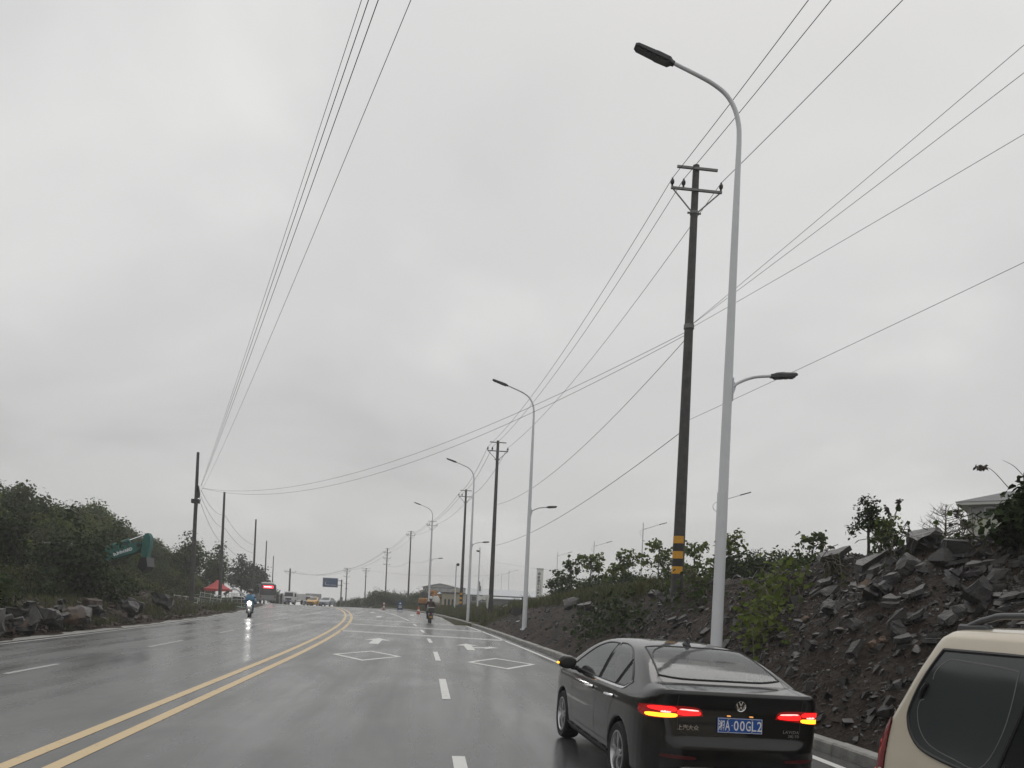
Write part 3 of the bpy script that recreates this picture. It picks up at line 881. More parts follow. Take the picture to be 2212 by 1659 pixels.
# earth under the heap
qs_, Yp = np.meshgrid(np.linspace(-19, -12.3, 34), np.arange(19, 62, .35))
mz = (sstep(-12.3, -14.6, qs_) * .95) * sstep(19, 22, Yp) * sstep(62, 50, Yp) + fbm(qs_ * .9, Yp * .9, 55, 4) * .5 * sstep(-12.4, -13.5, qs_)
Xp = qs_ + off(Yp)
zp = terrain(Xp, Yp) + mz - .04
nx, ny = qs_.shape[1], qs_.shape[0]
ii = np.arange((nx - 1) * (ny - 1)); rr, cc = ii // (nx - 1), ii % (nx - 1); kk = rr * nx + cc
o = link('earth_mound', np_mesh('earth_mound', np.stack([Xp + 13.5, Yp - 30, zp], -1).reshape(-1, 3), np.stack([kk, kk + 1, kk + nx + 1, kk + nx], -1), True), M['soil'], pile)
N = 3200
qk = -12.5 - 4.2 * rng.random(N) ** 1.3; Yk = rng.uniform(20, 60, N)
Xk = qk + off(Yk); mz = (sstep(-12.3, -14.6, qk) * .95) * sstep(19, 22, Yk) * sstep(62, 50, Yk) + fbm(qk * .9, Yk * .9, 55, 4) * .5 * sstep(-12.4, -13.5, qk)
sz = .06 + .26 * rng.random(N) ** 3
V_, F_ = scatter(small_slabs, np.stack([Xk + 13.5, Yk - 30, terrain(Xk, Yk) + mz + sz * .1], -1), sz, (0, .2), .5, 3, 1.6, 8)
o = link('rubble', np_mesh('rubble', V_, F_), M['brown_rock'], pile); o['kind'] = 'stuff'
# ------------------------------------------------------------------ smooth closed bodies from profiles (surface nets)
def smooth_poly(pts, n=3):
    """Catmull-Rom through a closed point list; a point given with a third value keeps its corner"""
    P_ = [np.array(p[:2], float) for p in pts]; sharp = [len(p) > 2 for p in pts]
    out, N = [], len(P_)
    for i in range(N):
        a, b, c, d = P_[i - 1], P_[i], P_[(i + 1) % N], P_[(i + 2) % N]
        if sharp[i]: a = b - (c - b)
        if sharp[(i + 1) % N]: d = c + (c - b)
        for k in range(n):
            t = k / n
            out.append(.5 * ((2 * b) + (-a + c) * t + (2 * a - 5 * b + 4 * c - d) * t * t + (-a + 3 * b - 3 * c + d) * t ** 3))
    return np.array(out)
def sd_poly(x, y, poly):
    d = np.full(x.shape, 1e9); s = np.zeros(x.shape, bool)
    n = len(poly)
    for i in range(n):
        ax, ay = poly[i]; bx, by = poly[i - 1]
        ex, ey = bx - ax, by - ay
        wx, wy = x - ax, y - ay
        L = ex * ex + ey * ey
        if L < 1e-14: continue
        t = np.clip((wx * ex + wy * ey) / L, 0, 1)
        d = np.minimum(d, (wx - ex * t) ** 2 + (wy - ey * t) ** 2)
        cond = (ay > y) != (by > y)
        with np.errstate(divide='ignore', invalid='ignore'):
            xi = ax + (y - ay) * (bx - ax) / (by - ay)
        s ^= cond & (x < xi)
    return np.where(s, -1, 1) * np.sqrt(d)
def smax(a, b, k):
    h = np.maximum(k - np.abs(a - b), 0) / k
    return np.maximum(a, b) + h * h * k * .25
def smin(a, b, k): return -smax(-a, -b, k)

def surface_nets(fn, lo, hi, res, grid_fn=None):
    lo = np.array(lo, float); n = np.ceil((np.array(hi) - lo) / res).astype(int) + 1
    ax = [lo[i] + np.arange(n[i]) * res for i in range(3)]
    val = grid_fn(*ax) if grid_fn else fn(*np.meshgrid(*ax, indexing='ij'))
    s = val < 0
    nc = n - 1
    cnt = np.zeros(nc, int); acc = np.zeros((*nc, 3))
    offs = [(i, j, k) for i in (0, 1) for j in (0, 1) for k in (0, 1)]
    def sub(A, o): return A[o[0]:o[0] + nc[0], o[1]:o[1] + nc[1], o[2]:o[2] + nc[2]]
    for o in offs:
        for a in range(3):
            if o[a] == 1: continue
            o2 = list(o); o2[a] = 1
            v1, v2 = sub(val, o), sub(val, o2)
            cr = (v1 < 0) != (v2 < 0)
            with np.errstate(divide='ignore', invalid='ignore'):
                t = np.where(cr, v1 / (v1 - v2), 0)
            cnt += cr
            for b in range(3):
                acc[..., b] += np.where(cr, (t if b == a else o[b]), 0)
    act = cnt > 0
    idx = -np.ones(nc, int); idx[act] = np.arange(act.sum())
    cell = np.argwhere(act)
    V = lo + (cell + acc[act] / cnt[act][:, None]) * res
    Fs = []
    for a in range(3):
        b, c = (a + 1) % 3, (a + 2) % 3
        sl1 = [slice(1, -1)] * 3; sl2 = [slice(1, -1)] * 3
        sl1[a] = slice(0, -1); sl2[a] = slice(1, None)
        cr = s[tuple(sl1)] != s[tuple(sl2)]
        e = np.argwhere(cr)
        base = e.copy()
        for ax_ in (b, c): base[:, ax_] += 1
        flip = s[tuple(sl1)][cr]
        def at(db, dc):
            q = base.copy(); q[:, b] -= db; q[:, c] -= dc
            return idx[q[:, 0], q[:, 1], q[:, 2]]
        quad = np.stack([at(1, 1), at(0, 1), at(0, 0), at(1, 0)], -1)
        quad[~flip] = quad[~flip][:, ::-1]
        Fs.append(quad)
    Fs = np.concatenate(Fs)
    Fs = Fs[(Fs >= 0).all(1)]
    for _ in range(3):
        f = fn(*V.T); g = grad(fn, V)
        V = V - np.clip(f, -res, res)[:, None] * g / np.maximum((g * g).sum(1), .2)[:, None]
    return V, Fs
def grad(fn, V, e=.010):
    g = np.zeros_like(V)
    for a in range(3):
        d = np.zeros(3); d[a] = e
        g[:, a] = (fn(*(V + d).T) - fn(*(V - d).T)) / (2 * e)
    return g
def unit(g): return g / np.maximum(np.linalg.norm(g, axis=1), 1e-9)[:, None]

class Table:
    """signed distance to an outline, tabulated"""
    def __init__(self, poly, res=.006, pad=.35):
        self.lo = poly.min(0) - pad; n = np.ceil((poly.max(0) + pad - self.lo) / res).astype(int) + 1
        self.res, self.n = res, n
        x = self.lo[0] + np.arange(n[0]) * res; y = self.lo[1] + np.arange(n[1]) * res
        # coarse far away, exact near the outline
        self.v = sd_poly(*np.meshgrid(x, y, indexing='ij'), poly).astype(np.float32)
    def __call__(self, x, y):
        fx = np.clip((x - self.lo[0]) / self.res, 0, self.n[0] - 1.001); fy = np.clip((y - self.lo[1]) / self.res, 0, self.n[1] - 1.001)
        i, j = fx.astype(int), fy.astype(int); fx = fx - i; fy = fy - j
        v = self.v
        return (v[i, j] * (1 - fx) + v[i + 1, j] * fx) * (1 - fy) + (v[i, j + 1] * (1 - fx) + v[i + 1, j + 1] * fx) * fy

class Body:
    """closed car body: length along t (0 = rear), lateral y, height z"""
    def __init__(self, side, plan, section, k=(.10, .06), arches=(), rad=.36, depth=.60, res_=.008):
        self.side, self.plan = smooth_poly(side), smooth_poly(plan + [(p[0], -p[1], *p[2:]) for p in plan[::-1] if p[1] > 1e-6])
        self.sec = smooth_poly(section + [(-p[0], *p[1:]) for p in section[::-1] if p[0] > 1e-6])
        self.k, self.arches, self.rad, self.dep = k, arches, rad, depth
        self.ts, self.tp, self.tc = Table(self.side, res_), Table(self.plan, res_), Table(self.sec, res_)
    def comb(self, a, b, c, t, y, z):
        f = smax(smax(a, c, self.k[0]), b, self.k[1])
        for (ta, za) in self.arches:
            cyl = np.sqrt((t - ta) ** 2 + (z - za) ** 2) - self.rad
            f = smax(f, -np.maximum(cyl, self.dep - np.abs(y)), .03)
        return f
    def __call__(self, t, y, z):
        return self.comb(self.ts(t, z), self.tp(t, y), self.tc(y, z), t, y, z)
    def grid(self, T, Y, Z):
        A = self.ts(*np.meshgrid(T, Z, indexing='ij'))[:, None, :]
        B = self.tp(*np.meshgrid(T, Y, indexing='ij'))[:, :, None]
        C = self.tc(*np.meshgrid(Y, Z, indexing='ij'))[None]
        return self.comb(A, B, C, T[:, None, None], Y[None, :, None], Z[None, None, :])
    def mesh(self, name, lo, hi, res, holes=()):
        V, Fs = surface_nets(self, lo, hi, res, self.grid)
        Nn = unit(grad(self, V))
        if holes:
            cen = V[Fs].mean(1); dead = np.zeros(len(Fs), bool)
            for (axis, poly, cond) in holes:
                if axis == 'side': ins = sd_poly(cen[:, 0], cen[:, 2], poly) < 0
                elif axis == 'top': ins = sd_poly(cen[:, 0], cen[:, 1], poly) < 0
                dead |= ins & cond(cen)
            Fs = Fs[~dead]
        V2 = self.place(V)
        me = np_mesh(name, V2, Fs, True)
        N2 = np.stack([-Nn[:, 1], Nn[:, 0], Nn[:, 2]], -1)
        me.normals_split_custom_set_from_vertices(N2.tolist())
        return me
    @staticmethod
    def place(V):                     # model axes -> object axes: forward +Y, right +X (y>0 is the car's left)
        return np.stack([-V[:, 1], V[:, 0], V[:, 2]], -1)
    def solve(self, a, b, view, rng_):
        """depth along a view axis where the body starts; view 'side+','side-','rear','front','top'"""
        lo, hi = (np.full(a.shape, rng_[0]), np.full(a.shape, rng_[1]))     # lo outside, hi inside
        def pt(d):
            if view[:4] == 'side': return a, d, b
            if view in ('rear', 'front'): return d, a, b
            return a, b, d
        for _ in range(18):
            mid = (lo + hi) / 2
            ins = self(*pt(mid)) < 0
            hi = np.where(ins, mid, hi); lo = np.where(ins, lo, mid)
        return np.stack(pt((lo + hi) / 2), -1)
    def patch(self, name, poly, view, rng_, lift=.004, cell=.04, m=None, parent=None, smooth=True, skirt=.012, n=4, raw=False):
        """panel cut to a flat outline and laid on the body, 'lift' proud of it"""
        pl = np.asarray(poly, float) if raw else smooth_poly(poly, n)
        bm = bmesh.new()
        vs = [bm.verts.new((p[0], p[1], 0)) for p in pl]
        bm.faces.new(vs)
        for ax_, (mn, mx) in enumerate(((pl[:, 0].min(), pl[:, 0].max()), (pl[:, 1].min(), pl[:, 1].max()))):
            k = mn + cell
            while k < mx - 1e-4:
                co = [0, 0, 0]; co[ax_] = k; no = [0, 0, 0]; no[ax_] = 1
                bmesh.ops.bisect_plane(bm, geom=bm.verts[:] + bm.edges[:] + bm.faces[:], plane_co=co, plane_no=no, dist=1e-5)
                k += cell
        bmesh.ops.triangulate(bm, faces=[f for f in bm.faces if len(f.verts) > 4])
        bm.verts.ensure_lookup_table()
        A = np.array([v.co[:2] for v in bm.verts])
        W = self.solve(A[:, 0], A[:, 1], view, rng_)
        Nn = unit(grad(self, W))
        W = W + Nn * lift
        bord = [[v.index for v in e.verts] for e in bm.edges if len(e.link_faces) == 1]
        bm.verts.index_update()
        bord = [[v.index for v in e.verts] for e in bm.edges if len(e.link_faces) == 1]
        Fs = [[v.index for v in f.verts] for f in bm.faces]
        bm.free()
        nb = len(W); used = sorted({i for e in bord for i in e}); mp = {i: nb + j for j, i in enumerate(used)}
        if skirt > 0:
            W = np.concatenate([W, W[used] - Nn[used] * (lift + skirt)]) if used else W
            Nn = np.concatenate([Nn, Nn[used]])
            Fs += [[a_, b_, mp[b_], mp[a_]] for a_, b_ in bord]
        me = bpy.data.meshes.new(name)
        me.from_pydata(self.place(W).tolist(), [], Fs); me.update()
        bm = bmesh.new(); bm.from_mesh(me); bm.faces.ensure_lookup_table()
        # faces point outwards
        N3 = self.place(Nn)
        for f in bm.faces:
            avg = sum((Vector(N3[v.index]) for v in f.verts), Vector())
            if f.normal.dot(avg) < 0: f.normal_flip()
        bm.to_mesh(me); bm.free()
        if smooth:
            me.polygons.foreach_set('use_smooth', np.ones(len(me.polygons), dtype=bool))
            me.normals_split_custom_set_from_vertices(N3.tolist())
        return link(name, me, m, parent)

def ribbon(path, w):
    """flat outline of a line of given width"""
    p = np.array(path, float); d = np.gradient(p, axis=0); d /= np.linalg.norm(d, axis=1)[:, None]
    nrm = np.stack([-d[:, 1], d[:, 0]], -1) * w / 2
    return np.concatenate([p + nrm, (p - nrm)[::-1]])
def curve_pts(pts, n=5):
    P_ = [np.array(p, float) for p in pts]; out = []
    for i in range(len(P_) - 1):
        a = P_[i - 1] if i > 0 else 2 * P_[0] - P_[1]; b, c = P_[i], P_[i + 1]
        d = P_[i + 2] if i + 2 < len(P_) else 2 * c - b
        for k in range(n):
            t = k / n
            out.append(.5 * ((2 * b) + (-a + c) * t + (2 * a - 5 * b + 4 * c - d) * t * t + (-a + 3 * b - 3 * c + d) * t ** 3))
    out.append(P_[-1])
    return np.array(out)

def wheel(parent, loc, r, w, side, spokes=5, simple=False, rimm=None):
    """side: +1 the disc faces +X, -1 faces -X"""
    o = bpy.data.objects.new('wheel', None); COL.objects.link(o); o.parent = parent; o.location = loc
    if side < 0: o.rotation_euler = (0, 0, math.pi)
    t = MB(); rr_ = r * .70
    t.lathe([(rr_, -w / 2 + .012), (r * .93, -w / 2), (r * .985, -w / 2 + .03), (r, -w * .2), (r, w * .2), (r * .985, w / 2 - .03), (r * .93, w / 2), (rr_, w / 2 - .012)], axis='X', n=20 if simple else 44, closed=True)
    t.build('tyre', M['rubber'], o)
    if simple:
        q = MB(); q.lathe([(.02, w / 2 - .03), (rr_ * .9, w / 2 - .035), (rr_ + .002, w / 2 - .01), (rr_ + .002, -w / 2 + .02), (.02, -w / 2 + .02)], axis='X', n=16)
        q.build('rim', rimm or M['alloy'], o); return o
    d = MB(); d.lathe([(.02, w / 2 - .10), (rr_ * .97, w / 2 - .10), (rr_ * .97, w / 2 - .115), (.02, w / 2 - .115)], axis='X', n=28, closed=True)
    rim = MB()
    rim.lathe([(rr_ + .003, -w / 2 + .015), (rr_ + .003, w / 2 - .008), (rr_ - .012, w / 2 - .006), (rr_ - .022, w / 2 - .03), (rr_ - .03, -w / 2 + .015)], axis='X', n=40, closed=True)
    rim.lathe([(.003, w / 2 - .022), (.045, w / 2 - .022), (.062, w / 2 - .034), (.06, w / 2 - .075), (.003, w / 2 - .075)], axis='X', n=20)
    for k in range(spokes):
        for j, da in enumerate((-.17, .17)):
            a0 = 2 * math.pi * k / spokes
            pts = []
            for s_ in np.linspace(0, 1, 6):
                rad = .045 + (rr_ - .018 - .045) * s_
                a = a0 + da * (s_ ** .8) + .28 * s_ * s_
                pts.append((w / 2 - .032 + .012 * math.sin(s_ * 3), rad * math.cos(a), rad * math.sin(a)))
            for i in range(5):
                wd = .030 - .010 * math.sin(i / 4 * math.pi)
                rim.bar(pts[i], pts[i + 1], wd, .024, up=(1, 0, 0))
    rim.build('rim', rimm or M['alloy'], o)
    d.build('dark_backing', M['black_plastic'], o)  # plain dark disc added to back the spokes, nearly as wide as the rim
    return o

# ------------------------------------------------------------------ the black sedan
def car_paint(name, col, rough=.3, coat=1.0, metal=0.0, dirt=.03):
    m = mat(name, col, rough, metal=metal, coat=coat, spec=.1)
    n = m.node_tree.nodes; l = m.node_tree.links; b = n['Principled BSDF']
    b.inputs['Coat Roughness'].default_value = .05
    # road film: thin grey dust and rain residue, uneven
    tc = n.new('ShaderNodeTexCoord')
    no = n.new('ShaderNodeTexNoise'); no.inputs['Scale'].default_value = 2.6; no.inputs['Detail'].default_value = 7; no.inputs['Roughness'].default_value = .7
    l.new(tc.outputs['Object'], no.inputs['Vector'])
    mr = n.new('ShaderNodeMapRange'); mr.inputs[1].default_value = .35; mr.inputs[2].default_value = .75; mr.inputs[3].default_value = 0; mr.inputs[4].default_value = 1
    l.new(no.outputs[0], mr.inputs[0])
    mx = n.new('ShaderNodeMixRGB'); mx.inputs[1].default_value = (*col, 1); mx.inputs[2].default_value = (col[0] + dirt, col[1] + dirt * .92, col[2] + dirt * .86, 1)
    l.new(mr.outputs[0], mx.inputs[0]); l.new(mx.outputs[0], b.inputs['Base Color'])
    cr = n.new('ShaderNodeMapRange'); cr.inputs[3].default_value = .02; cr.inputs[4].default_value = .09
    l.new(no.outputs[0], cr.inputs[0]); l.new(cr.outputs[0], b.inputs['Coat Roughness'])
    return m
M['paint_black'] = car_paint('paint_black', (.0055, .005, .005), .32, coat=.9, dirt=.004)
def glass_mat(name, tint, fac):
    m = bpy.data.materials.new(name); m.use_nodes = True
    n = m.node_tree.nodes; l = m.node_tree.links; n.remove(n['Principled BSDF'])
    t = n.new('ShaderNodeBsdfTransparent'); t.inputs[0].default_value = (*tint, 1)
    g = n.new('ShaderNodeBsdfGlossy'); g.inputs['Roughness'].default_value = .06; g.inputs[0].default_value = (.92, .94, .95, 1)
    d = n.new('ShaderNodeBsdfDiffuse'); d.inputs[0].default_value = (.35, .35, .34, 1)
    fr = n.new('ShaderNodeFresnel'); fr.inputs[0].default_value = 1.5
    mx0 = n.new('ShaderNodeMixShader'); mx0.inputs[0].default_value = fac      # film of rain and dust on the pane
    l.new(t.outputs[0], mx0.inputs[1]); l.new(d.outputs[0], mx0.inputs[2])
    mx = n.new('ShaderNodeMixShader')
    l.new(fr.outputs[0], mx.inputs[0]); l.new(mx0.outputs[0], mx.inputs[1]); l.new(g.outputs[0], mx.inputs[2])
    l.new(mx.outputs[0], n['Material Output'].inputs['Surface'])
    return m
M['glass'] = glass_mat('glass', (.62, .66, .65), .14)
M['glass_tint'] = glass_mat('glass_tint', (.42, .44, .43), .10)
M['red_lens'] = mat('red_lens', (.16, .008, .010), .12, coat=.5, emit=(1, .02, .015), estr=.12)
M['red_lit'] = mat('red_lit', (.6, .02, .02), .25, emit=(1, .012, .012), estr=1.7)
M['red_hot'] = mat('red_hot', (.8, .4, .38), .25, emit=(1, .36, .33), estr=1.9)
M['amber_lit'] = mat('amber_lit', (.8, .4, .05), .25, emit=(1, .34, .015), estr=2.6)
M['plate_blue'] = mat('plate_blue', (.010, .075, .33), .4, var=.12, vscale=6)
M['plate_white'] = mat('plate_white', (.74, .75, .76), .45)
M['seat'] = mat('seat', (.20, .165, .125), .8, var=.15)
M['cabin'] = mat('cabin', (.02, .02, .021), .8)

def build_sedan():
    side = [(.05, .30), (.0, .42), (.0, .57, 1), (.045, .625), (.062, .66, 1), (.09, .86), (.085, .95), (.055, 1.045, 1), (.09, 1.078, 1), (.28, 1.093), (.46, 1.106, 1), (.76, 1.222), (1.10, 1.335), (1.42, 1.415),
            (1.8, 1.46), (2.2, 1.474), (2.55, 1.455), (2.85, 1.395), (3.2, 1.268), (3.72, 1.03, 1), (4.1, .965), (4.42, .87), (4.60, .73), (4.665, .55), (4.63, .32), (4.5, .20, 1), (3.9, .185), (.6, .19), (.25, .215, 1)]
    plan = [(-.001, .0, 1), (.0, .40), (.03, .60), (.10, .74), (.24, .83), (.50, .885), (1.0, .907), (2.2, .907), (3.6, .905), (4.05, .885), (4.38, .77), (4.58, .50), (4.67, .0, 1)]
    sec = [(.0, .14, 1), (.74, .16), (.85, .22), (.885, .34), (.905, .52), (.908, .70), (.893, .83, 1), (.868, .93), (.838, .995, 1), (.735, 1.20), (.655, 1.33), (.55, 1.42), (.35, 1.475), (.0, 1.485, 1)]
    B = Body(side, plan, sec, k=(.10, .05), arches=((.98, .315), (3.67, .315)), rad=.365, depth=.58)
    hr, hf = P(1328, 1632, 8.15), P(1211, 1547, 10.8)
    d = Vector((hf.x - hr.x, hf.y - hr.y, 0)).normalized()
    rz = math.atan2(-d.x, d.y)
    right = Vector((d.y, -d.x, 0))
    base = Vector((hr.x, hr.y, 0)) + right * .895 - d * .98
    car = thing('sedan', 'black sedan with lit red and amber tail lights merging left beside the bank', 'car', (base.x, base.y, -.015), rz)
    car.rotation_euler = (0, math.radians(1.3), rz)          # the lane falls to the kerb
    # window outlines in side view (t, z)
    win_front = [(2.02, .985, 1), (2.08, 1.385, 1), (2.45, 1.372), (2.78, 1.29), (3.12, 1.14), (3.40, 1.0, 1)]
    win_rear = [(1.33, .99, 1), (1.20, 1.26, 1), (1.45, 1.35), (1.75, 1.39), (1.99, 1.393, 1), (1.95, .985, 1)]
    win_quart = [(1.28, .99, 1), (1.155, 1.24, 1), (.98, 1.15), (.845, 1.055, 1), (1.0, .995, 1)]
    rear_glass = [(.54, .0), (.545, .40), (.60, .625, 1), (1.0, .575), (1.37, .53, 1), (1.395, .30), (1.40, .0), (1.395, -.30), (1.37, -.53, 1), (1.0, -.575), (.60, -.625, 1), (.545, -.40)]
    wscreen = [(2.83, .0), (2.81, .35), (2.79, .52, 1), (3.2, .62), (3.60, .70, 1), (3.68, .45), (3.72, .0), (3.68, -.45), (3.60, -.70, 1), (3.2, -.62), (2.79, -.52, 1), (2.81, -.35)]
    def inset(poly, c=.022):
        p = smooth_poly(poly); q = p.copy()
        a = sum(p[i, 0] * p[(i + 1) % len(p), 1] - p[(i + 1) % len(p), 0] * p[i, 1] for i in range(len(p)))
        dd = np.roll(p, -1, 0) - np.roll(p, 1, 0); dd /= np.maximum(np.linalg.norm(dd, axis=1), 1e-6)[:, None]
        nn = np.stack([-dd[:, 1], dd[:, 0]], -1) * (1 if a > 0 else -1)
        return p + nn * c
    holes = []
    for w in (win_front, win_rear, win_quart):
        holes.append(('side', inset(w, .012), lambda c: (np.abs(c[:, 1]) > .5)))
    for w in (rear_glass, wscreen): holes.append(('top', inset(w, .012), lambda c: c[:, 2] > .95))
    body = link('body', B.mesh('body', (-.06, -1.0, .10), (4.74, 1.0, 1.56), .0225, holes), M['paint_black'], car)
    for sgn, view, rg in ((1, 'side+', (1.05, .35)), (-1, 'side-', (-1.05, -.35))):
        for nm, w in (('front_window', win_front), ('rear_window', win_rear), ('quarter_window', win_quart)):
            ring = smooth_poly(w); inner = inset(w, .020)
            g = B.patch('window', w, view, rg, lift=.0035, cell=.06, m=M['glass'], parent=car, skirt=.0)
            if sgn > 0: g['label'] = nm.replace('_', ' ') + ' pane of the left side'
            # dark seal round the pane
            loop = np.concatenate([ring, ring[:1]])
            seal = MB(); W = B.solve(loop[:, 0], loop[:, 1], view, rg); W = B.place(W + unit(grad(B, W)) * .004)
            seal.tube([tuple(p) for p in W], .0085, 5, cap=False)
            seal.build('window_seal', M['black_plastic'], g)
        # chrome strip under the panes, kicked up at the rear
        line = curve_pts([(3.38, .985), (2.6, .972), (1.9, .968), (1.25, .972), (1.02, .982), (.93, 1.02), (.835, 1.062)], 6)
        B.patch('chrome_strip', ribbon(line, .020), view, rg, lift=.008, cell=.08, m=M['chrome'], parent=car, raw=True, skirt=.02)
        # shut lines and crease
        for ln in ([(1.98, .97), (1.96, .7), (1.95, .36)], [(1.22, .965), (1.27, .82), (1.36, .62), (1.36, .45), (1.40, .36)], [(3.10, .96), (3.14, .7), (3.16, .36)], [(3.16, .362), (2.2, .358), (1.40, .36)], [(.52, .90), (.40, .86)]):
            B.patch('shut_line', ribbon(curve_pts(ln, 6), .0065), view, rg, lift=.0012, cell=.1, m=M['band_black'], parent=car, raw=True, skirt=.0)
        B.patch('side_sill', ribbon(curve_pts([(1.36, .245), (2.3, .245), (3.28, .255)], 6), .075), view, rg, lift=.02, cell=.1, m=M['black_plastic'], parent=car, raw=True, skirt=.03)
        for th in (1.36, 2.22):
            y0 = float(B.solve(np.array([th]), np.array([.865]), view, rg)[0, 1])
            h_ = MB()
            h_.tube([(-(y0 + sgn * .004), th - .10, .862), (-(y0 + sgn * .045), th - .07, .868), (-(y0 + sgn * .048), th + .06, .868), (-(y0 + sgn * .004), th + .095, .862)], [.016, .017, .017, .012], 8)
            o = h_.build('door_handle', M['chrome'], car)
            B.patch('handle_cup', [(th - .085, .845), (th, .835), (th + .07, .845), (th + .08, .868), (th, .882), (th - .085, .872)], view, rg, lift=.0015, cell=.05, m=M['black_plastic'], parent=o, skirt=0)
        # mirror
        y0 = float(B.solve(np.array([3.14]), np.array([.985]), view, rg)[0, 1])
        mi = MB()
        s = -sgn
        mi.tube([(s * abs(y0) * .98, 3.13, .985), (s * (abs(y0) + .08), 3.11, 1.0)], [.03, .035], 8)
        mi.ell((s * (abs(y0) + .145), 3.09, 1.06), (.125, .075, .088), 16, 10)
        mo = mi.build('mirror', M['paint_black'], car, smooth=True)
        ind = MB(); ind.ell((s * (abs(y0) + .262), 3.085, 1.05), (.018, .04, .016), 10, 8)
        ind.build('indicator', M['amber_lit'] if sgn > 0 else M['red_lens'], mo, smooth=True)
        gl = MB(); gl.ell((s * (abs(y0) + .145), 3.022, 1.06), (.10, .012, .068), 14, 8)
        gl.build('mirror_glass', M['band_black'], mo, smooth=True)
        wheel(car, (s * .79, .98, .318), .318, .215, s); wheel(car, (s * .79, 3.67, .318), .318, .215, s)
        # tail lamp
        R = (-.4, .55)
        z0 = .0
        lamp = [(sgn * .355, .845, 1), (sgn * .40, .915), (sgn * .60, .93), (sgn * .80, .925), (sgn * .862, .90, 1), (sgn * .868, .83), (sgn * .84, .80, 1), (sgn * .60, .825)]
        L = B.patch('tail_light', lamp, 'rear', R, lift=.006, cell=.03, m=M['red_lens'], parent=car, skirt=.02)
        for nm, pl, mm in (('lit_bar', [(sgn * .39, .853), (sgn * .41, .888), (sgn * .585, .898), (sgn * .585, .848)], 'red_lit'),
                           ('lit_bar', [(sgn * .625, .878), (sgn * .64, .918), (sgn * .80, .916), (sgn * .82, .882)], 'red_lit'),
                           ('lit_line', [(sgn * .41, .886), (sgn * .42, .898), (sgn * .56, .905), (sgn * .57, .893)], 'red_hot'),
                           ('lit_line', [(sgn * .67, .864), (sgn * .675, .880), (sgn * .74, .880), (sgn * .745, .864)], 'red_hot'),
                           ('indicator', [(sgn * .62, .826), (sgn * .62, .858), (sgn * .78, .855), (sgn * .838, .842), (sgn * .835, .815), (sgn * .77, .818)], 'amber_lit')):
            B.patch(nm, pl, 'rear', R, lift=.0095, cell=.03, m=M[mm], parent=L, skirt=.004, n=3)
        B.patch('reflector', [(sgn * .45, .455), (sgn * .45, .480), (sgn * .70, .490), (sgn * .74, .475), (sgn * .70, .46)], 'rear', R, lift=.004, cell=.05, m=M['reflector'], parent=car)
    R = (-.4, .55)
    gl = B.patch('windscreen', wscreen, 'top', (1.7, .6), lift=.003, cell=.08, m=M['glass'], parent=car, skirt=0)
    rg_ = B.patch('rear_screen', rear_glass, 'top', (1.7, .6), lift=.003, cell=.06, m=M['glass'], parent=car, skirt=0)
    rg_['label'] = 'misted rear screen with pale headrests showing through'
    loop = smooth_poly(rear_glass); loop = np.concatenate([loop, loop[:1]])
    W = B.solve(loop[:, 0], loop[:, 1], 'top', (1.7, .6)); W = B.place(W + unit(grad(B, W)) * .003)
    MB().tube([tuple(p) for p in W], .009, 5, cap=False).build('window_seal', M['black_plastic'], rg_)
    # trunk lid shut lines, bumper seam, lower trim
    lid = [(-.60, .70), (-.62, .80), (-.61, .95), (-.60, 1.04)]
    for sg in (1, -1):
        B.patch('shut_line', ribbon(curve_pts([(sg * .605, 1.03), (sg * .607, .93), (sg * .60, .80), (sg * .585, .72), (sg * .50, .668)], 6), .007), 'rear', R, lift=.0012, cell=.08, m=M['band_black'], parent=car, raw=True, skirt=0)
        B.patch('shut_line', ribbon(curve_pts([(.10, sg * .60), (.35, sg * .625), (.60, sg * .64)], 6), .007), 'top', (1.7, .6), lift=.0012, cell=.08, m=M['band_black'], parent=car, raw=True, skirt=0)
    B.patch('diffuser', [(-.62, .30, 1), (-.56, .385, 1), (.56, .385, 1), (.62, .30, 1), (.60, .24, 1), (-.60, .24, 1)], 'rear', R, lift=.006, cell=.08, m=M['black_plastic'], parent=car)
    for sg in (1, -1):
        B.patch('exhaust_trim', ribbon(curve_pts([(sg * .60, .30), (sg * .55, .372), (sg * .40, .38), (0, .38)], 5), .016), 'rear', R, lift=.014, cell=.08, m=M['chrome'], parent=car, raw=True, skirt=.01)
        B.patch('exhaust_trim', ribbon(curve_pts([(sg * .58, .27), (sg * .40, .272), (sg * .33, .33), (sg * .28, .365)], 5), .012), 'rear', R, lift=.014, cell=.08, m=M['chrome'], parent=car, raw=True, skirt=.01)
    # number plate in a shallow frame
    zc, tilt = .775, math.radians(5)
    t0 = float(B.solve(np.array([0.0]), np.array([zc]), 'rear', R)[0, 0])
    def plate_pt(M4): return Matrix.Translation((0, t0 - .012, zc)) @ Matrix.Rotation(-tilt, 4, 'X') @ M4
    pb = MB(); pb.box((0, 0, 0), (.44, .010, .14), bev=.004)
    pl = link('number_plate', pb.mesh('number_plate', False), M['plate_blue'], car); pl.matrix_local = plate_pt(Matrix())
    bd = MB()
    for (c, s_) in (((0, -.0065, .064), (.430, .002, .004)), ((0, -.0065, -.064), (.430, .002, .004)), ((.213, -.0065, 0), (.004, .002, .124)), ((-.213, -.0065, 0), (.004, .002, .124))): bd.box(c, s_)
    bd.build('plate_border', M['plate_white'], pl)
    for (sx, sz) in ((-.115, .058), (.115, .058), (-.115, -.058), (.115, -.058)):
        MB().lathe([(.001, -.0125), (.008, -.0115), (.009, -.006), (.001, -.004)], (sx, 0, sz), 'Y', 10).build('bolt', M['steel'], pl)
    Tx = Matrix.Rotation(math.radians(90), 4, 'X')
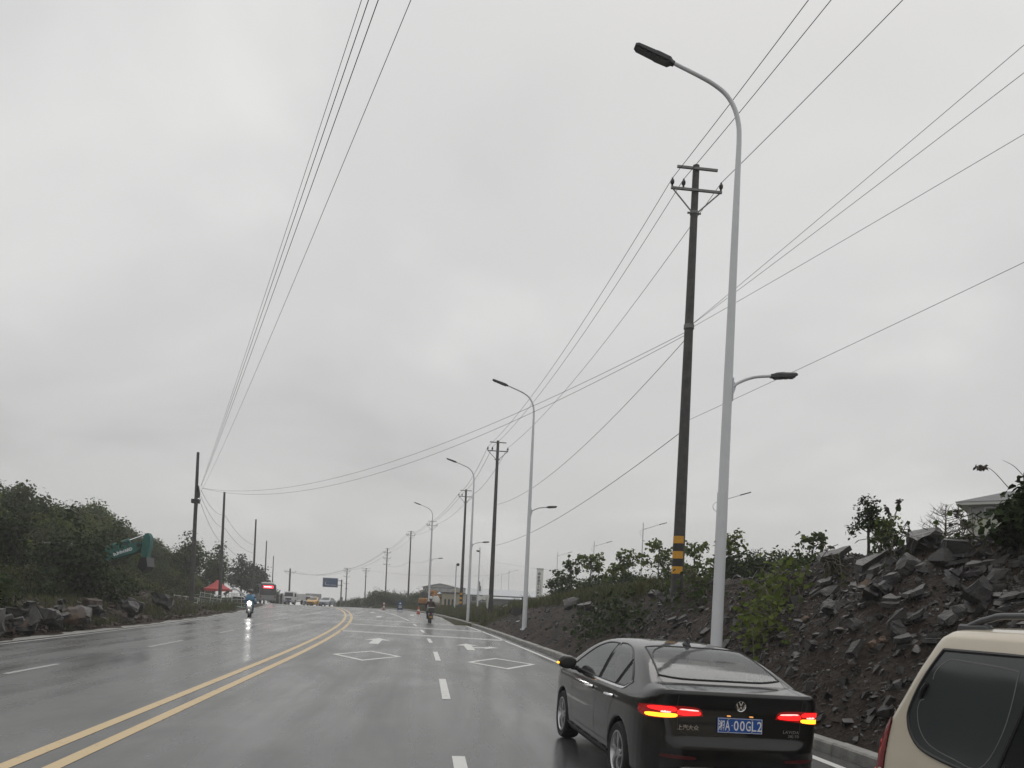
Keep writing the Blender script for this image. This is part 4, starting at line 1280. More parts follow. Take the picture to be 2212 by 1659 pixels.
    for chs, xs, hz in (('湘', -.182, .088), ('A', -.122, .118), ('·', -.078, .09), ('0', -.038, .118), ('0', .022, .118), ('G', .080, .118), ('L', .137, .118), ('2', .190, .118)):
        me = text_mesh(chs, hz * (1.28 if chs != '湘' else 1.05), 'plate_character', bold=.0016 if chs != '·' else .001)
        c = np.array([v.co[:] for v in me.vertices]); mn, mx = c.min(0), c.max(0)
        me.transform(Matrix.Translation((-(mn[0] + mx[0]) / 2, -(mn[1] + mx[1]) / 2, 0)))
        wx = .047 if chs not in '湘·' else (.060 if chs == '湘' else .010)
        hh = .092 if chs != '·' else .010
        me.transform(Matrix.Diagonal((wx / (mx[0] - mn[0]), hh / (mx[1] - mn[1]), 1, 1)))
        me.transform(Matrix.Translation((xs, -.0068, 0)) @ Tx)
        link('plate_character', me, M['plate_white'], pl)
    for sx in (-.11, .11):
        lp = MB(); lp.box((sx, t0 - .006, zc + .085), (.035, .02, .012), bev=.004); lp.build('plate_light', M['amber_dim'], car)
    # round badge: ring with a V above a W
    zb = .955; tb = float(B.solve(np.array([0.0]), np.array([zb]), 'rear', R)[0, 0]) - .006
    bg = MB()
    bg.lathe([(.043, -.008), (.049, -.010), (.052, -.004), (.052, .004), (.043, .004)], (0, tb, zb), 'Y', 32, closed=True)
    def stroke(a, b): bg.bar((a[0], tb - .004, zb + a[1]), (b[0], tb - .004, zb + b[1]), .008, .0085, up=(0, 1, 0))
    for sg in (1, -1):
        stroke((sg * .0185, .042), (0, .004)); stroke((sg * .041, .020), (sg * .0195, -.041)); stroke((sg * .0195, -.041), (0, -.004))
    o = bg.build('badge', M['chrome'], car); o['label'] = 'round chrome emblem on the boot lid'
    MB().lathe([(.001, 0.0), (.045, 0.0), (.045, .004), (.001, .004)], (0, tb, zb), 'Y', 24).build('badge_disc', M['black_plastic'], o)
    def rear_text(s_, size, x, z, bold=.0, shear=0.0, align='CENTER', sp=1.0):
        me = text_mesh(s_, size, 'lettering', ext=.0025, spacing=sp, bold=bold, shear=shear, align=align)
        tt = float(B.solve(np.array([-x]), np.array([z]), 'rear', R)[0, 0])
        e = .05
        t2 = float(B.solve(np.array([-(x + e)]), np.array([z]), 'rear', R)[0, 0])
        me.transform(Matrix.Translation((x, tt - .006, z)) @ Matrix.Rotation(math.atan2(t2 - tt, e), 4, 'Z') @ Tx)
        return link('lettering', me, M['chrome'], car)
    rear_text('上汽大众', .052, -.50, .735, .0008)
    rear_text('LAVIDA', .042, .505, .735, .0004, .1, sp=1.15)
    rear_text('280 TSI', .036, .53, .698, .0004, .1, sp=1.0)
    # shark fin aerial
    fin = MB(); zf = float(B.solve(np.array([1.52]), np.array([.0]), 'top', (1.7, .6))[0, 2])
    fin.prism([(1.46, zf - .01), (1.50, zf + .075), (1.525, zf + .082), (1.60, zf + .02), (1.66, zf - .008)], 'X', -.012, .012)
    fin.tube([(0, 1.44, zf), (0, 1.56, zf + .012), (0, 1.68, zf)], [.01, .036, .012], 8)
    fin.build('aerial', M['black_plastic'], car)
    # cabin
    cb = MB()
    cb.box((0, 2.2, .55), (1.45, 2.3, .30)); cb.box((0, 3.25, .90), (1.35, .5, .18))
    cb.box((0, .85, .98), (1.20, .45, .03)); cb.build('cabin_trim', M['cabin'], car)
    st = MB()
    st.box((0, 1.28, .95), (1.25, .16, .55), Matrix.Rotation(math.radians(-18), 3, 'X'), bev=.05)
    for x in (-.42, .42, 0): st.box((x, 1.18, 1.23), (.26, .09, .13 if x else .10), bev=.035)
    for x in (-.36, .36):
        st.box((x, 2.12, .95), (.50, .14, .62), Matrix.Rotation(math.radians(-14), 3, 'X'), bev=.05)
        st.box((x, 2.02, 1.27), (.26, .08, .17), bev=.035)
    st.build('seats', M['seat'], car)
    stw = MB(); stw.box((.05, .74, 1.012), (.26, .14, .02), bev=.006); stw.build('tissue_box', M['pale_green'], car)
    return car
M['reflector'] = mat('reflector', (.075, .006, .008), .3)
M['amber_dim'] = mat('amber_dim', (.3, .15, .05), .4, emit=(1, .45, .12), estr=.7)
M['pale_green'] = mat('pale_green', (.42, .52, .46), .6)
sedan = build_sedan()
# ------------------------------------------------------------------ beige van on the right
M['paint_beige'] = car_paint('paint_beige', (.64, .57, .46), .35, dirt=-.04)
M['glass_dark'] = mat('glass_dark', (.052, .058, .060), .10, spec=.6, rvar=.04)
M['glass_dark2'] = mat('glass_dark2', (.020, .022, .023), .10, spec=.5)
M['lens_clear'] = mat('lens_clear', (.55, .5, .48), .2, coat=.5)
M['lens_orange'] = mat('lens_orange', (.55, .14, .02), .2, emit=(1, .25, .03), estr=.5)
M['lens_red'] = mat('lens_red', (.20, .012, .016), .25, coat=.4)
M['rail_grey'] = mat('rail_grey', (.06, .062, .065), .4)
def build_van():
    side = [(.05, .28), (.0, .42), (.0, .62), (.045, .72), (.06, .92), (.14, 1.18), (.29, 1.43), (.445, 1.66), (.525, 1.765), (.70, 1.808), (1.6, 1.828), (2.4, 1.80), (2.85, 1.69), (3.3, 1.42), (3.7, 1.12, 1), (4.05, 1.02), (4.28, .84), (4.32, .5), (4.25, .26), (4.0, .20, 1), (.3, .20, 1)]
    plan = [(-.001, 0, 1), (.0, .60), (.025, .74), (.10, .82), (.30, .845), (3.6, .845), (4.1, .78), (4.28, .55), (4.32, 0, 1)]
    sec = [(0, .16, 1), (.74, .18), (.82, .26), (.845, .5), (.848, .8), (.835, 1.02), (.80, 1.35), (.768, 1.62), (.70, 1.785), (.45, 1.842), (0, 1.855, 1)]
    B = Body(side, plan, sec, k=(.09, .05), arches=((.72, .30), (3.45, .30)), rad=.345, depth=.56)
    van = thing('van', 'beige van seen from its side, cut off by the right picture edge', 'van', (2.75 + .845 - .035, 4.63, 0), math.pi)
    link('body', B.mesh('body', (-.06, -.95, .12), (4.4, .95, 1.86), .026), M['paint_beige'], van)
    quarter = [(.60, 1.665, 1), (.52, 1.56), (.44, 1.44), (.385, 1.315), (.388, 1.25), (.425, 1.185), (.51, 1.125), (.64, 1.095), (.86, 1.075), (1.095, 1.06, 1), (1.255, 1.50), (1.285, 1.672, 1)]
    door_w = [(1.115, 1.06, 1), (1.30, 1.672, 1), (2.22, 1.672, 1), (2.16, 1.045, 1)]
    front_w = [(2.20, 1.045, 1), (2.26, 1.665, 1), (2.70, 1.60), (3.02, 1.36), (3.30, 1.06, 1)]
    for view, rg, vis in (('side-', (-1.0, -.4), True), ('side+', (1.0, .4), False)):
        g = B.patch('quarter_window', quarter, view, rg, lift=.004, cell=.06, m=M['glass_dark'], parent=van, skirt=.01)
        B.patch('window', door_w, view, rg, lift=.004, cell=.08, m=M['glass_dark2'], parent=van, skirt=.01)
        B.patch('window', front_w, view, rg, lift=.004, cell=.08, m=M['glass_dark2'], parent=van, skirt=.01)
        if vis:
            g['label'] = 'dark tinted rear quarter pane with latch and faint inner outline'
            lp = smooth_poly(quarter); lp = np.concatenate([lp, lp[:1]])
            W = B.solve(lp[:, 0], lp[:, 1], view, rg); W = B.place(W + unit(grad(B, W)) * .003)
            MB().tube([tuple(p) for p in W], .011, 6, cap=False).build('window_seal', M['black_plastic'], g)
            # thin pale outline laid on the pane
            inner = curve_pts([(.70, 1.62), (1.12, 1.605), (1.165, 1.56), (1.12, 1.30), (1.0, 1.11), (.80, 1.115), (.60, 1.15), (.50, 1.22), (.46, 1.31), (.47, 1.37), (.505, 1.385)], 5)
            B.patch('inner_outline', ribbon(inner, .0065), view, rg, lift=.0055, cell=.1, m=M['galv'], parent=g, raw=True, skirt=0)
            inner = curve_pts([(.555, 1.50), (.565, 1.54), (.60, 1.58), (.66, 1.615), (.70, 1.62)], 5)
            B.patch('inner_outline', ribbon(inner, .0065), view, rg, lift=.0055, cell=.1, m=M['galv'], parent=g, raw=True, skirt=0)
            y0 = float(B.solve(np.array([.47]), np.array([1.41]), view, rg)[0, 1])
            la = MB(); la.tube([(-y0 + .012, .475, 1.39), (-y0 + .016, .50, 1.435), (-y0 + .012, .525, 1.475)], [.010, .014, .010], 8)
            la.build('latch', M['black_plastic'], g)
            B.patch('shut_line', ribbon(curve_pts([(1.10, 1.05), (1.02, .8), (1.0, .5)], 5), .007), view, rg, lift=.0012, cell=.1, m=M['band_black'], parent=van, raw=True, skirt=0)
        lamp = [(.055, .70, 1), (.075, .90), (.165, 1.16), (.215, 1.24, 1), (.225, 1.20), (.20, 1.0), (.195, .86), (.19, .70, 1)]
        L = B.patch('tail_light', lamp, view, rg, lift=.010, cell=.04, m=M['lens_red'], parent=van, skirt=.03)
        B.patch('reversing_lens', [(.125, .84), (.15, .925), (.195, .935), (.19, .84)], view, rg, lift=.014, cell=.05, m=M['lens_clear'], parent=L)
        B.patch('indicator', [(.078, .84), (.098, .91), (.132, .92), (.118, .84)], view, rg, lift=.014, cell=.05, m=M['lens_orange'], parent=L)
        s = 1 if view == 'side-' else -1
        rail = MB(); xr = s * .635
        pts = [(xr, .54, 1.765), (xr, .63, 1.802), (xr, .77, 1.842), (xr, 1.0, 1.862), (xr, 2.2, 1.862), (xr, 2.5, 1.84), (xr, 2.65, 1.79)]
        rail.tube([tuple(q) for q in curve_pts(pts, 4)], .018, 10)
        rail.box((xr, .66, 1.785), (.045, .24, .05), bev=.012)
        rail.build('roof_rail', M['rail_grey'], van)
        wheel(van, (s * .74, .72, .30), .30, .19, s); wheel(van, (s * .74, 3.45, .30), .30, .19, s)
    B.patch('windscreen', [(2.95, .0), (2.93, .5), (2.96, .62, 1), (3.55, .70, 1), (3.62, 0), (3.55, -.70, 1), (2.96, -.62, 1), (2.93, -.5)], 'top', (2.0, .8), lift=.004, cell=.1, m=M['glass_dark2'], parent=van)
    B.patch('rear_screen', [(-.6, 1.15, 1), (-.56, 1.62, 1), (.56, 1.62, 1), (.6, 1.15, 1)], 'rear', (-.4, 1.2), lift=.004, cell=.1, m=M['glass_dark2'], parent=van)
    return van
van = build_van()

# ------------------------------------------------------------------ far cars built from one pattern
M['paint_silver'] = mat('paint_silver', (.36, .38, .41), .35, coat=.6)
M['paint_taxi'] = mat('paint_taxi', (.62, .33, .035), .4, coat=.6)
M['headlamp'] = mat('headlamp', (.7, .7, .7), .2, coat=.5)
def far_car(name, label, paint, loc, rz):
    side = [(.05, .30), (.0, .5), (.05, .7), (.08, .95), (.3, 1.06), (.6, 1.08), (1.0, 1.28), (1.5, 1.43), (2.2, 1.46), (2.7, 1.40), (3.2, 1.22), (3.65, 1.0), (4.2, .88), (4.45, .7), (4.48, .4), (4.35, .22, 1), (.3, .22, 1)]
    plan = [(-.001, 0, 1), (.0, .55), (.15, .80), (.6, .88), (3.6, .88), (4.2, .78), (4.45, .5), (4.5, 0, 1)]
    sec = [(0, .16, 1), (.8, .2), (.88, .5), (.87, .85), (.82, 1.0), (.68, 1.28), (.5, 1.43), (0, 1.49, 1)]
    B = Body(side, plan, sec, k=(.12, .06), arches=((.9, .31), (3.55, .31)), rad=.36, depth=.55, res_=.02)
    c = thing(name, label, 'car', loc, rz)
    link('body', B.mesh('body', (-.08, -.98, .1), (4.6, .98, 1.56), .06), paint, c)
    for view, rg, s in (('side+', (1.0, .3), -1), ('side-', (-1.0, -.3), 1)):
        B.patch('window', [(.95, 1.0), (1.2, 1.28), (1.7, 1.36), (2.5, 1.34), (2.9, 1.22), (3.2, 1.0)], view, rg, lift=.01, cell=.15, m=M['glass_dark2'], parent=c)
        wheel(c, (s * .77, .9, .31), .31, .2, s, simple=True); wheel(c, (s * .77, 3.55, .31), .31, .2, s, simple=True)
        m_ = MB(); m_.ell((s * .98, 3.0, 1.02), (.11, .07, .07), 8, 6); m_.build('mirror', paint, c)
        B.patch('headlight', [(-s * .52, .66), (-s * .54, .76), (-s * .78, .80), (-s * .80, .70)], 'front', (4.9, 3.6), lift=.012, cell=.1, m=M['headlamp'], parent=c)
        B.patch('tail_light', [(-s * .5, .82), (-s * .5, .92), (-s * .8, .93), (-s * .82, .82)], 'rear', (-.4, .8), lift=.012, cell=.1, m=M['lens_red'], parent=c)
    B.patch('windscreen', [(2.72, .0), (2.70, .5, 1), (3.5, .68, 1), (3.6, 0), (3.5, -.68, 1), (2.70, -.5, 1)], 'top', (1.8, .7), lift=.01, cell=.15, m=M['glass_dark'], parent=c)
    B.patch('rear_screen', [(.7, .0), (.72, .6, 1), (1.3, .54, 1), (1.35, 0), (1.3, -.54, 1), (.72, -.6, 1)], 'top', (1.8, .7), lift=.01, cell=.15, m=M['glass_dark'], parent=c)
    B.patch('grille', [(-.45, .52), (-.45, .62), (.45, .62), (.45, .52)], 'front', (4.9, 3.6), lift=.012, cell=.15, m=M['black_plastic'], parent=c)
    B.patch('bumper_grille', [(-.6, .28), (-.55, .40), (.55, .40), (.6, .28)], 'front', (4.9, 3.6), lift=.012, cell=.15, m=M['black_plastic'], parent=c)
    B.patch('number_plate', [(-.22, .43, 1), (-.22, .52, 1), (.22, .52, 1), (.22, .43, 1)], 'front', (4.9, 3.6), lift=.02, cell=.2, m=M['plate_blue'], parent=c)
    return c
def on_road(px, depth):
    p = P(px, 1300, depth)
    return Vector((p.x, p.y, float(zroad(p.y))))
def toward_cam(p, extra=0.0): return math.atan2(p.x, -p.y) * 1.0 + extra     # heading so that +Y of the object points at the camera
p = on_road(693, 132); p2 = p + Vector((-.3, 4.5, 0)) * 0
tx = far_car('taxi', 'small yellow taxi coming over the crest beside the silver car', M['paint_taxi'], (p.x - .6, p.y + 2.2, float(zroad(p.y))), math.pi - .16)
sg_ = MB(); sg_.box((0, 2.1, 1.53), (.5, .16, .14), bev=.03); sg_.build('roof_sign', M['white'], tx)
p = on_road(712, 127)
far_car('silver_car', 'pale silver car coming over the crest right of the yellow taxi', M['paint_silver'], (p.x, p.y + 2.2, float(zroad(p.y))), math.pi - .16)

# light truck with box behind the taxi, white cab-over truck oncoming ---------------------------------
M['truck_white'] = mat('truck_white', (.56, .57, .57), .45, var=.08, vscale=2)
M['box_grey'] = mat('box_grey', (.36, .37, .37), .55, var=.1, vscale=2)
def light_truck(name, label, loc, rz, cabm, boxm, boxh):
    t = thing(name, label, 'truck', loc, rz)
    side = [(3.95, .42), (3.95, 1.2), (3.98, 2.0, 1), (4.3, 2.06), (5.0, 2.03), (5.25, 1.95), (5.5, 1.25), (5.6, 1.05), (5.63, .5), (5.55, .38, 1)]
    plan = [(3.9, 0, 1), (3.92, .84), (5.3, .86), (5.55, .74), (5.65, 0, 1)]
    sec = [(0, .3, 1), (.82, .32), (.87, .6), (.87, 1.15), (.78, 1.9), (.65, 2.08), (0, 2.12, 1)]
    B = Body(side, plan, sec, k=(.1, .06), arches=((4.75, .36),), rad=.42, depth=.5, res_=.02)
    link('cab', B.mesh('cab', (3.8, -.98, .24), (5.75, .98, 2.2), .06), cabm, t)
    B.patch('windscreen', [(-.68, 1.28, 1), (-.60, 1.88, 1), (.60, 1.88, 1), (.68, 1.28, 1)], 'front', (6.0, 4.3), lift=.012, cell=.15, m=M['glass_dark2'], parent=t)
    B.patch('grille', [(-.45, .78, 1), (-.45, 1.02, 1), (.45, 1.02, 1), (.45, .78, 1)], 'front', (6.0, 4.3), lift=.012, cell=.15, m=M['black_plastic'], parent=t)
    B.patch('bumper', [(-.82, .42, 1), (-.82, .60, 1), (.82, .60, 1), (.82, .42, 1)], 'front', (6.0, 4.3), lift=.04, cell=.15, m=M['galv'], parent=t)
    B.patch('number_plate', [(-.22, .62, 1), (-.22, .74, 1), (.22, .74, 1), (.22, .62, 1)], 'front', (6.0, 4.3), lift=.03, cell=.2, m=M['plate_blue'], parent=t)
    for s, view, rg in ((-1, 'side+', (1.1, .3)), (1, 'side-', (-1.1, -.3))):
        B.patch('window', [(4.4, 1.25, 1), (4.42, 1.8, 1), (5.05, 1.8, 1), (5.3, 1.25, 1)], view, rg, lift=.012, cell=.15, m=M['glass_dark2'], parent=t)
        B.patch('headlight', [(-s * .55, .80), (-s * .55, .98), (-s * .80, .98), (-s * .80, .80)], 'front', (6.0, 4.3), lift=.014, cell=.1, m=M['headlamp'], parent=t)
        mi = MB(); mi.bar((s * .85, 5.3, 1.75), (s * 1.05, 5.38, 1.7), .03, .03); mi.box((s * 1.07, 5.38, 1.55), (.16, .06, .32), bev=.02)
        mi.build('mirror', M['black_plastic'], t)
        wheel(t, (s * .74, 4.75, .36), .36, .2, s, simple=True); wheel(t, (s * .72, 1.2, .36), .36, .3, s, simple=True)
    ch = MB(); ch.box((0, 2.2, .55), (.7, 4.2, .16)); ch.build('chassis', M['black_plastic'], t)
    bx_ = MB(); bx_.box((0, 1.85, .75 + boxh / 2), (1.8, 3.9, boxh), bev=.03); o = bx_.build('cargo_box', boxm, t)
    for yk in np.linspace(.2, 3.5, 6):
        for s in (-1, 1):
            r_ = MB(); r_.box((s * .915, yk, .75 + boxh / 2), (.03, .08, boxh - .06)); r_.build('rib', boxm, o)
    return t
p = on_road(650, 124)
light_truck('white_truck', 'white cab-over light truck coming over the crest with side mirrors', (p.x - 1.0, p.y + 5.6, float(zroad(p.y))), math.pi - .17, M['truck_white'], M['truck_white'], 1.0)
p = on_road(690, 150)
light_truck('box_truck', 'grey box truck partly hidden behind the yellow taxi', (p.x - 1.2, p.y + 5, float(zroad(p.y))), math.pi - .2, M['truck_white'], M['box_grey'], 1.75)

# bus -----------------------------------------------------------------
M['bus_dark'] = mat('bus_dark', (.014, .014, .016), .35)
M['bus_grey'] = mat('bus_grey', (.26, .26, .27), .45, var=.1, vscale=2)
M['led_red'] = mat('led_red', (.3, .01, .02), .4, emit=(1, .03, .06), estr=3.2)
M['led_hot'] = mat('led_hot', (.6, .3, .3), .4, emit=(1, .62, .62), estr=3.0)
def build_bus():
    p = P(578, 1300, 123)
    z0 = tz(p.x, p.y)
    b = thing('bus', 'city bus seen from behind with lit red route display on its rear', 'bus', (p.x, p.y, float(zroad(p.y)) + .1), math.radians(15))
    side = [(.05, .38), (.0, .6), (.0, 1.3), (.06, 2.4), (.14, 2.85), (.35, 2.98), (10.2, 2.98), (10.5, 2.6), (10.6, 1.2), (10.5, .38, 1), (.2, .36, 1)]
    plan = [(-.001, 0, 1), (.0, 1.0), (.1, 1.22), (.4, 1.25), (10.2, 1.25), (10.5, 1.0), (10.6, 0, 1)]
    sec = [(0, .34, 1), (1.2, .36), (1.25, .7), (1.25, 1.6), (1.2, 2.7), (1.05, 2.93), (0, 3.0, 1)]
    B = Body(side, plan, sec, k=(.15, .08), arches=((2.6, .48), (8.0, .48)), rad=.56, depth=.9, res_=.03)
    link('body', B.mesh('body', (-.12, -1.4, .26), (10.72, 1.4, 3.1), .1), M['bus_grey'], b)
    R = (-.6, 1.2)
    rp_ = B.patch('rear_panel', [(-1.17, 1.22, 1), (-1.14, 2.75), (-1.0, 2.88, 1), (1.0, 2.88, 1), (1.14, 2.75), (1.17, 1.22, 1)], 'rear', R, lift=.015, cell=.2, m=M['bus_dark'], parent=b)
    B.patch('route_display', [(-.75, 2.30, 1), (-.75, 2.68, 1), (.72, 2.68, 1), (.72, 2.30, 1)], 'rear', R, lift=.03, cell=.2, m=M['led_red'], parent=rp_)
    for i, (a, c) in enumerate(((-.50, -.40), (-.34, -.02), (.02, .26), (.30, .58))):
        B.patch('lit_character', [(a, 2.43, 1), (a, 2.56, 1), (c, 2.56, 1), (c, 2.43, 1)], 'rear', R, lift=.045, cell=.2, m=M['led_hot'], parent=rp_)
    B.patch('rear_screen', [(-.95, 1.35, 1), (-.92, 2.22, 1), (.92, 2.22, 1), (.95, 1.35, 1)], 'rear', R, lift=.025, cell=.2, m=M['glass_dark2'], parent=b)
    B.patch('bumper', [(-1.2, .42, 1), (-1.2, .72, 1), (1.2, .72, 1), (1.2, .42, 1)], 'rear', R, lift=.05, cell=.2, m=M['bus_grey'], parent=b)
    for s in (-1, 1):
        B.patch('tail_light', [(s * .95, .82, 1), (s * .95, 1.12, 1), (s * 1.15, 1.12, 1), (s * 1.15, .82, 1)], 'rear', R, lift=.02, cell=.2, m=M['lens_red'], parent=b)
        view, rg = ('side+', (1.5, .5)) if s > 0 else ('side-', (-1.5, -.5))
        for k in range(6):
            B.patch('window', [(.8 + k * 1.55, 1.45, 1), (.8 + k * 1.55, 2.4, 1), (2.2 + k * 1.55, 2.4, 1), (2.2 + k * 1.55, 1.45, 1)], view, rg, lift=.012, cell=.4, m=M['glass_dark2'], parent=b)
        for yw in (2.6, 8.0): wheel(b, (s * 1.05, yw, .48), .48, .28, s, simple=True)
        m_ = MB(); m_.bar((s * 1.2, 10.2, 2.5), (s * 1.5, 10.4, 2.45), .05, .05); m_.box((s * 1.52, 10.4, 2.2), (.2, .12, .5), bev=.04); m_.build('mirror', M['black_plastic'], b)
    ac = MB(); ac.box((0, 2.0, 3.1), (1.7, 2.6, .26), bev=.1); ac.build('roof_unit', M['white'], b)
    return b
build_bus()

# ------------------------------------------------------------------ people, grown as one skin over bones
def figure(name, caps, mats, parent, res=.022, k=.05):
    """caps: (p0, p1, r0, r1, material index)"""
    A = [np.array(c[0], float) for c in caps]; Bq = [np.array(c[1], float) for c in caps]
    def each(x, y, z, c, a, b):
        d = b - a; L = max((d * d).sum(), 1e-9)
        t = np.clip(((x - a[0]) * d[0] + (y - a[1]) * d[1] + (z - a[2]) * d[2]) / L, 0, 1)
        return np.sqrt((x - a[0] - d[0] * t) ** 2 + (y - a[1] - d[1] * t) ** 2 + (z - a[2] - d[2] * t) ** 2) - (c[2] + (c[3] - c[2]) * t)
    def fn(x, y, z):
        f = None
        for c, a, b in zip(caps, A, Bq):
            g = each(x, y, z, c, a, b)
            f = g if f is None else smin(f, g, k if min(c[2], c[3]) > .03 else .012)
        return f
    pts = np.array(A + Bq); r = max(max(c[2], c[3]) for c in caps) + .05
    V, Fs = surface_nets(fn, pts.min(0) - r, pts.max(0) + r, res)
    cen = V[Fs].mean(1)
    D = np.stack([each(cen[:, 0], cen[:, 1], cen[:, 2], c, a, b) for c, a, b in zip(caps, A, Bq)], -1)
    mi = np.array([c[4] for c in caps])[D.argmin(1)]
    me = np_mesh(name, V, Fs, True)
    for m in mats: me.materials.append(m)
    me.polygons.foreach_set('material_index', mi.astype(np.int32))
    return link(name, me, None, parent)
def hand_caps(w, d, mi, up=(0, 0, 1), s=1.0):
    """palm with four fingers and a thumb at wrist w, pointing along d"""
    w, d, u = Vector(w), Vector(d).normalized(), Vector(up)
    sd_ = d.cross(u).normalized(); u = sd_.cross(d)
    out = [(w, w + d * .08 * s, .032 * s, .034 * s, mi)]
    for i, L in enumerate((.062, .072, .068, .054)):
        b = w + d * .085 * s + sd_ * (.024 - .016 * i) * s
        m = b + d * L * .55 * s - u * .012 * s
        out += [(b, m, .009 * s, .0085 * s, mi), (m, m + (d * .5 - u * .85).normalized() * L * .5 * s, .0085 * s, .0075 * s, mi)]
    t0 = w + d * .03 * s + sd_ * .03 * s
    out += [(t0, t0 + (d * .5 + sd_ * .8).normalized() * .05 * s, .011 * s, .009 * s, mi)]
    return [(tuple(a), tuple(b), c, e, f) for a, b, c, e, f in out]
def head_caps(c, look, skin, hair, s=1.0):
    c, f = Vector(c), Vector(look).normalized()
    sdv = f.cross(Vector((0, 0, 1))).normalized()
    return [(tuple(t) if isinstance(t, Vector) else t) for t in []] + [
        (tuple(c + Vector((0, 0, .02))), tuple(c + f * .02 + Vector((0, 0, -.05))), .088 * s, .066 * s, skin),
        (tuple(c + Vector((0, 0, .05)) - f * .02), tuple(c - f * .03 + Vector((0, 0, -.02))), .092 * s, .088 * s, hair),
        (tuple(c + f * .085 + Vector((0, 0, 0))), tuple(c + f * .105 + Vector((0, 0, -.03))), .012, .016, skin),
        (tuple(c + sdv * .088), tuple(c + sdv * .092 + Vector((0, 0, -.03))), .014, .012, skin),
        (tuple(c - sdv * .088), tuple(c - sdv * .092 + Vector((0, 0, -.03))), .014, .012, skin),
        (tuple(c + f * .076 + Vector((0, 0, -.065)) + sdv * .02), tuple(c + f * .076 + Vector((0, 0, -.065)) - sdv * .02), .010, .010, skin)]
M['blue_poncho'] = mat('blue_poncho', (.045, .155, .26), .4, var=.2, vscale=6)
M['dark_cloth'] = mat('dark_cloth', (.018, .018, .022), .8)
M['brown_cloth'] = mat('brown_cloth', (.055, .028, .028), .7, var=.2, vscale=9)
M['jeans'] = mat('jeans', (.03, .04, .06), .8)
M['hair'] = mat('hair', (.012, .011, .01), .6)
M['helmet_grey'] = mat('helmet_grey', (.42, .43, .44), .25, coat=.6)
M['helmet_dark'] = mat('helmet_dark', (.05, .045, .042), .3, coat=.5)
M['scooter_white'] = mat('scooter_white', (.60, .60, .57), .3, coat=.5)
M['head_lit'] = mat('head_lit', (.9, .9, .9), .2, emit=(1, .98, .94), estr=34)

def rider(parent, arm_m, torso_m, leg_m, lean=.05, skinm='skin', helmet='helmet_grey', scale=1.0, hidden_face=False):
    """seated rider facing +Y, hips over the origin at z=.80"""
    mats = [M[torso_m], M[leg_m], M['skin'], M['hair'], M['dark_cloth']]
    caps = [((0, -.02, .82), (0, .0 + lean, 1.05), .165, .150, 0), ((0, lean, 1.05), (0, .03 + lean, 1.28), .150, .165, 0),
            ((0, .03 + lean, 1.36), (0, .05 + lean, 1.47), .058, .055, 2)]
    for s in (-1, 1):
        sh = (s * .175, .02 + lean, 1.345); el = (s * .29, .20 + lean, 1.12); wr = (s * .30, .44, 1.06)
        caps += [((s * .06, .02 + lean, 1.33), sh, .09, .075, 0), (sh, el, .066, .052, 0), (el, wr, .050, .038, 0)]
        caps += hand_caps(wr, (0, 1, -.1), 2)
        hip = (s * .10, 0, .80); kn = (s * .20, .42, .74); an = (s * .17, .30, .34)
        caps += [(hip, kn, .095, .068, 1), (kn, an, .064, .046, 1), ((s * .17, .26, .29), (s * .18, .46, .27), .045, .035, 4)]
    caps += head_caps((0, .07 + lean, 1.58), (0, 1, -.05), 2, 3)
    body = figure('body', caps, mats, parent, res=.024)
    h = MB(); c = (0, .055 + lean, 1.61)
    h.lathe([(.001, .150), (.06, .143), (.10, .115), (.128, .06), (.134, .0), (.128, -.05), (.118, -.055), (.118, .0), (.10, .09), (.001, .12)], (c[0], c[1], c[2]), 'Z', 20)
    ho = h.build('helmet', M[helmet], parent, smooth=True)
    v = MB(); v.box((0, c[1] + .125, c[2] - .02), (.19, .03, .10), bev=.012); v.build('visor', M['glass_dark2'], ho)
    return body
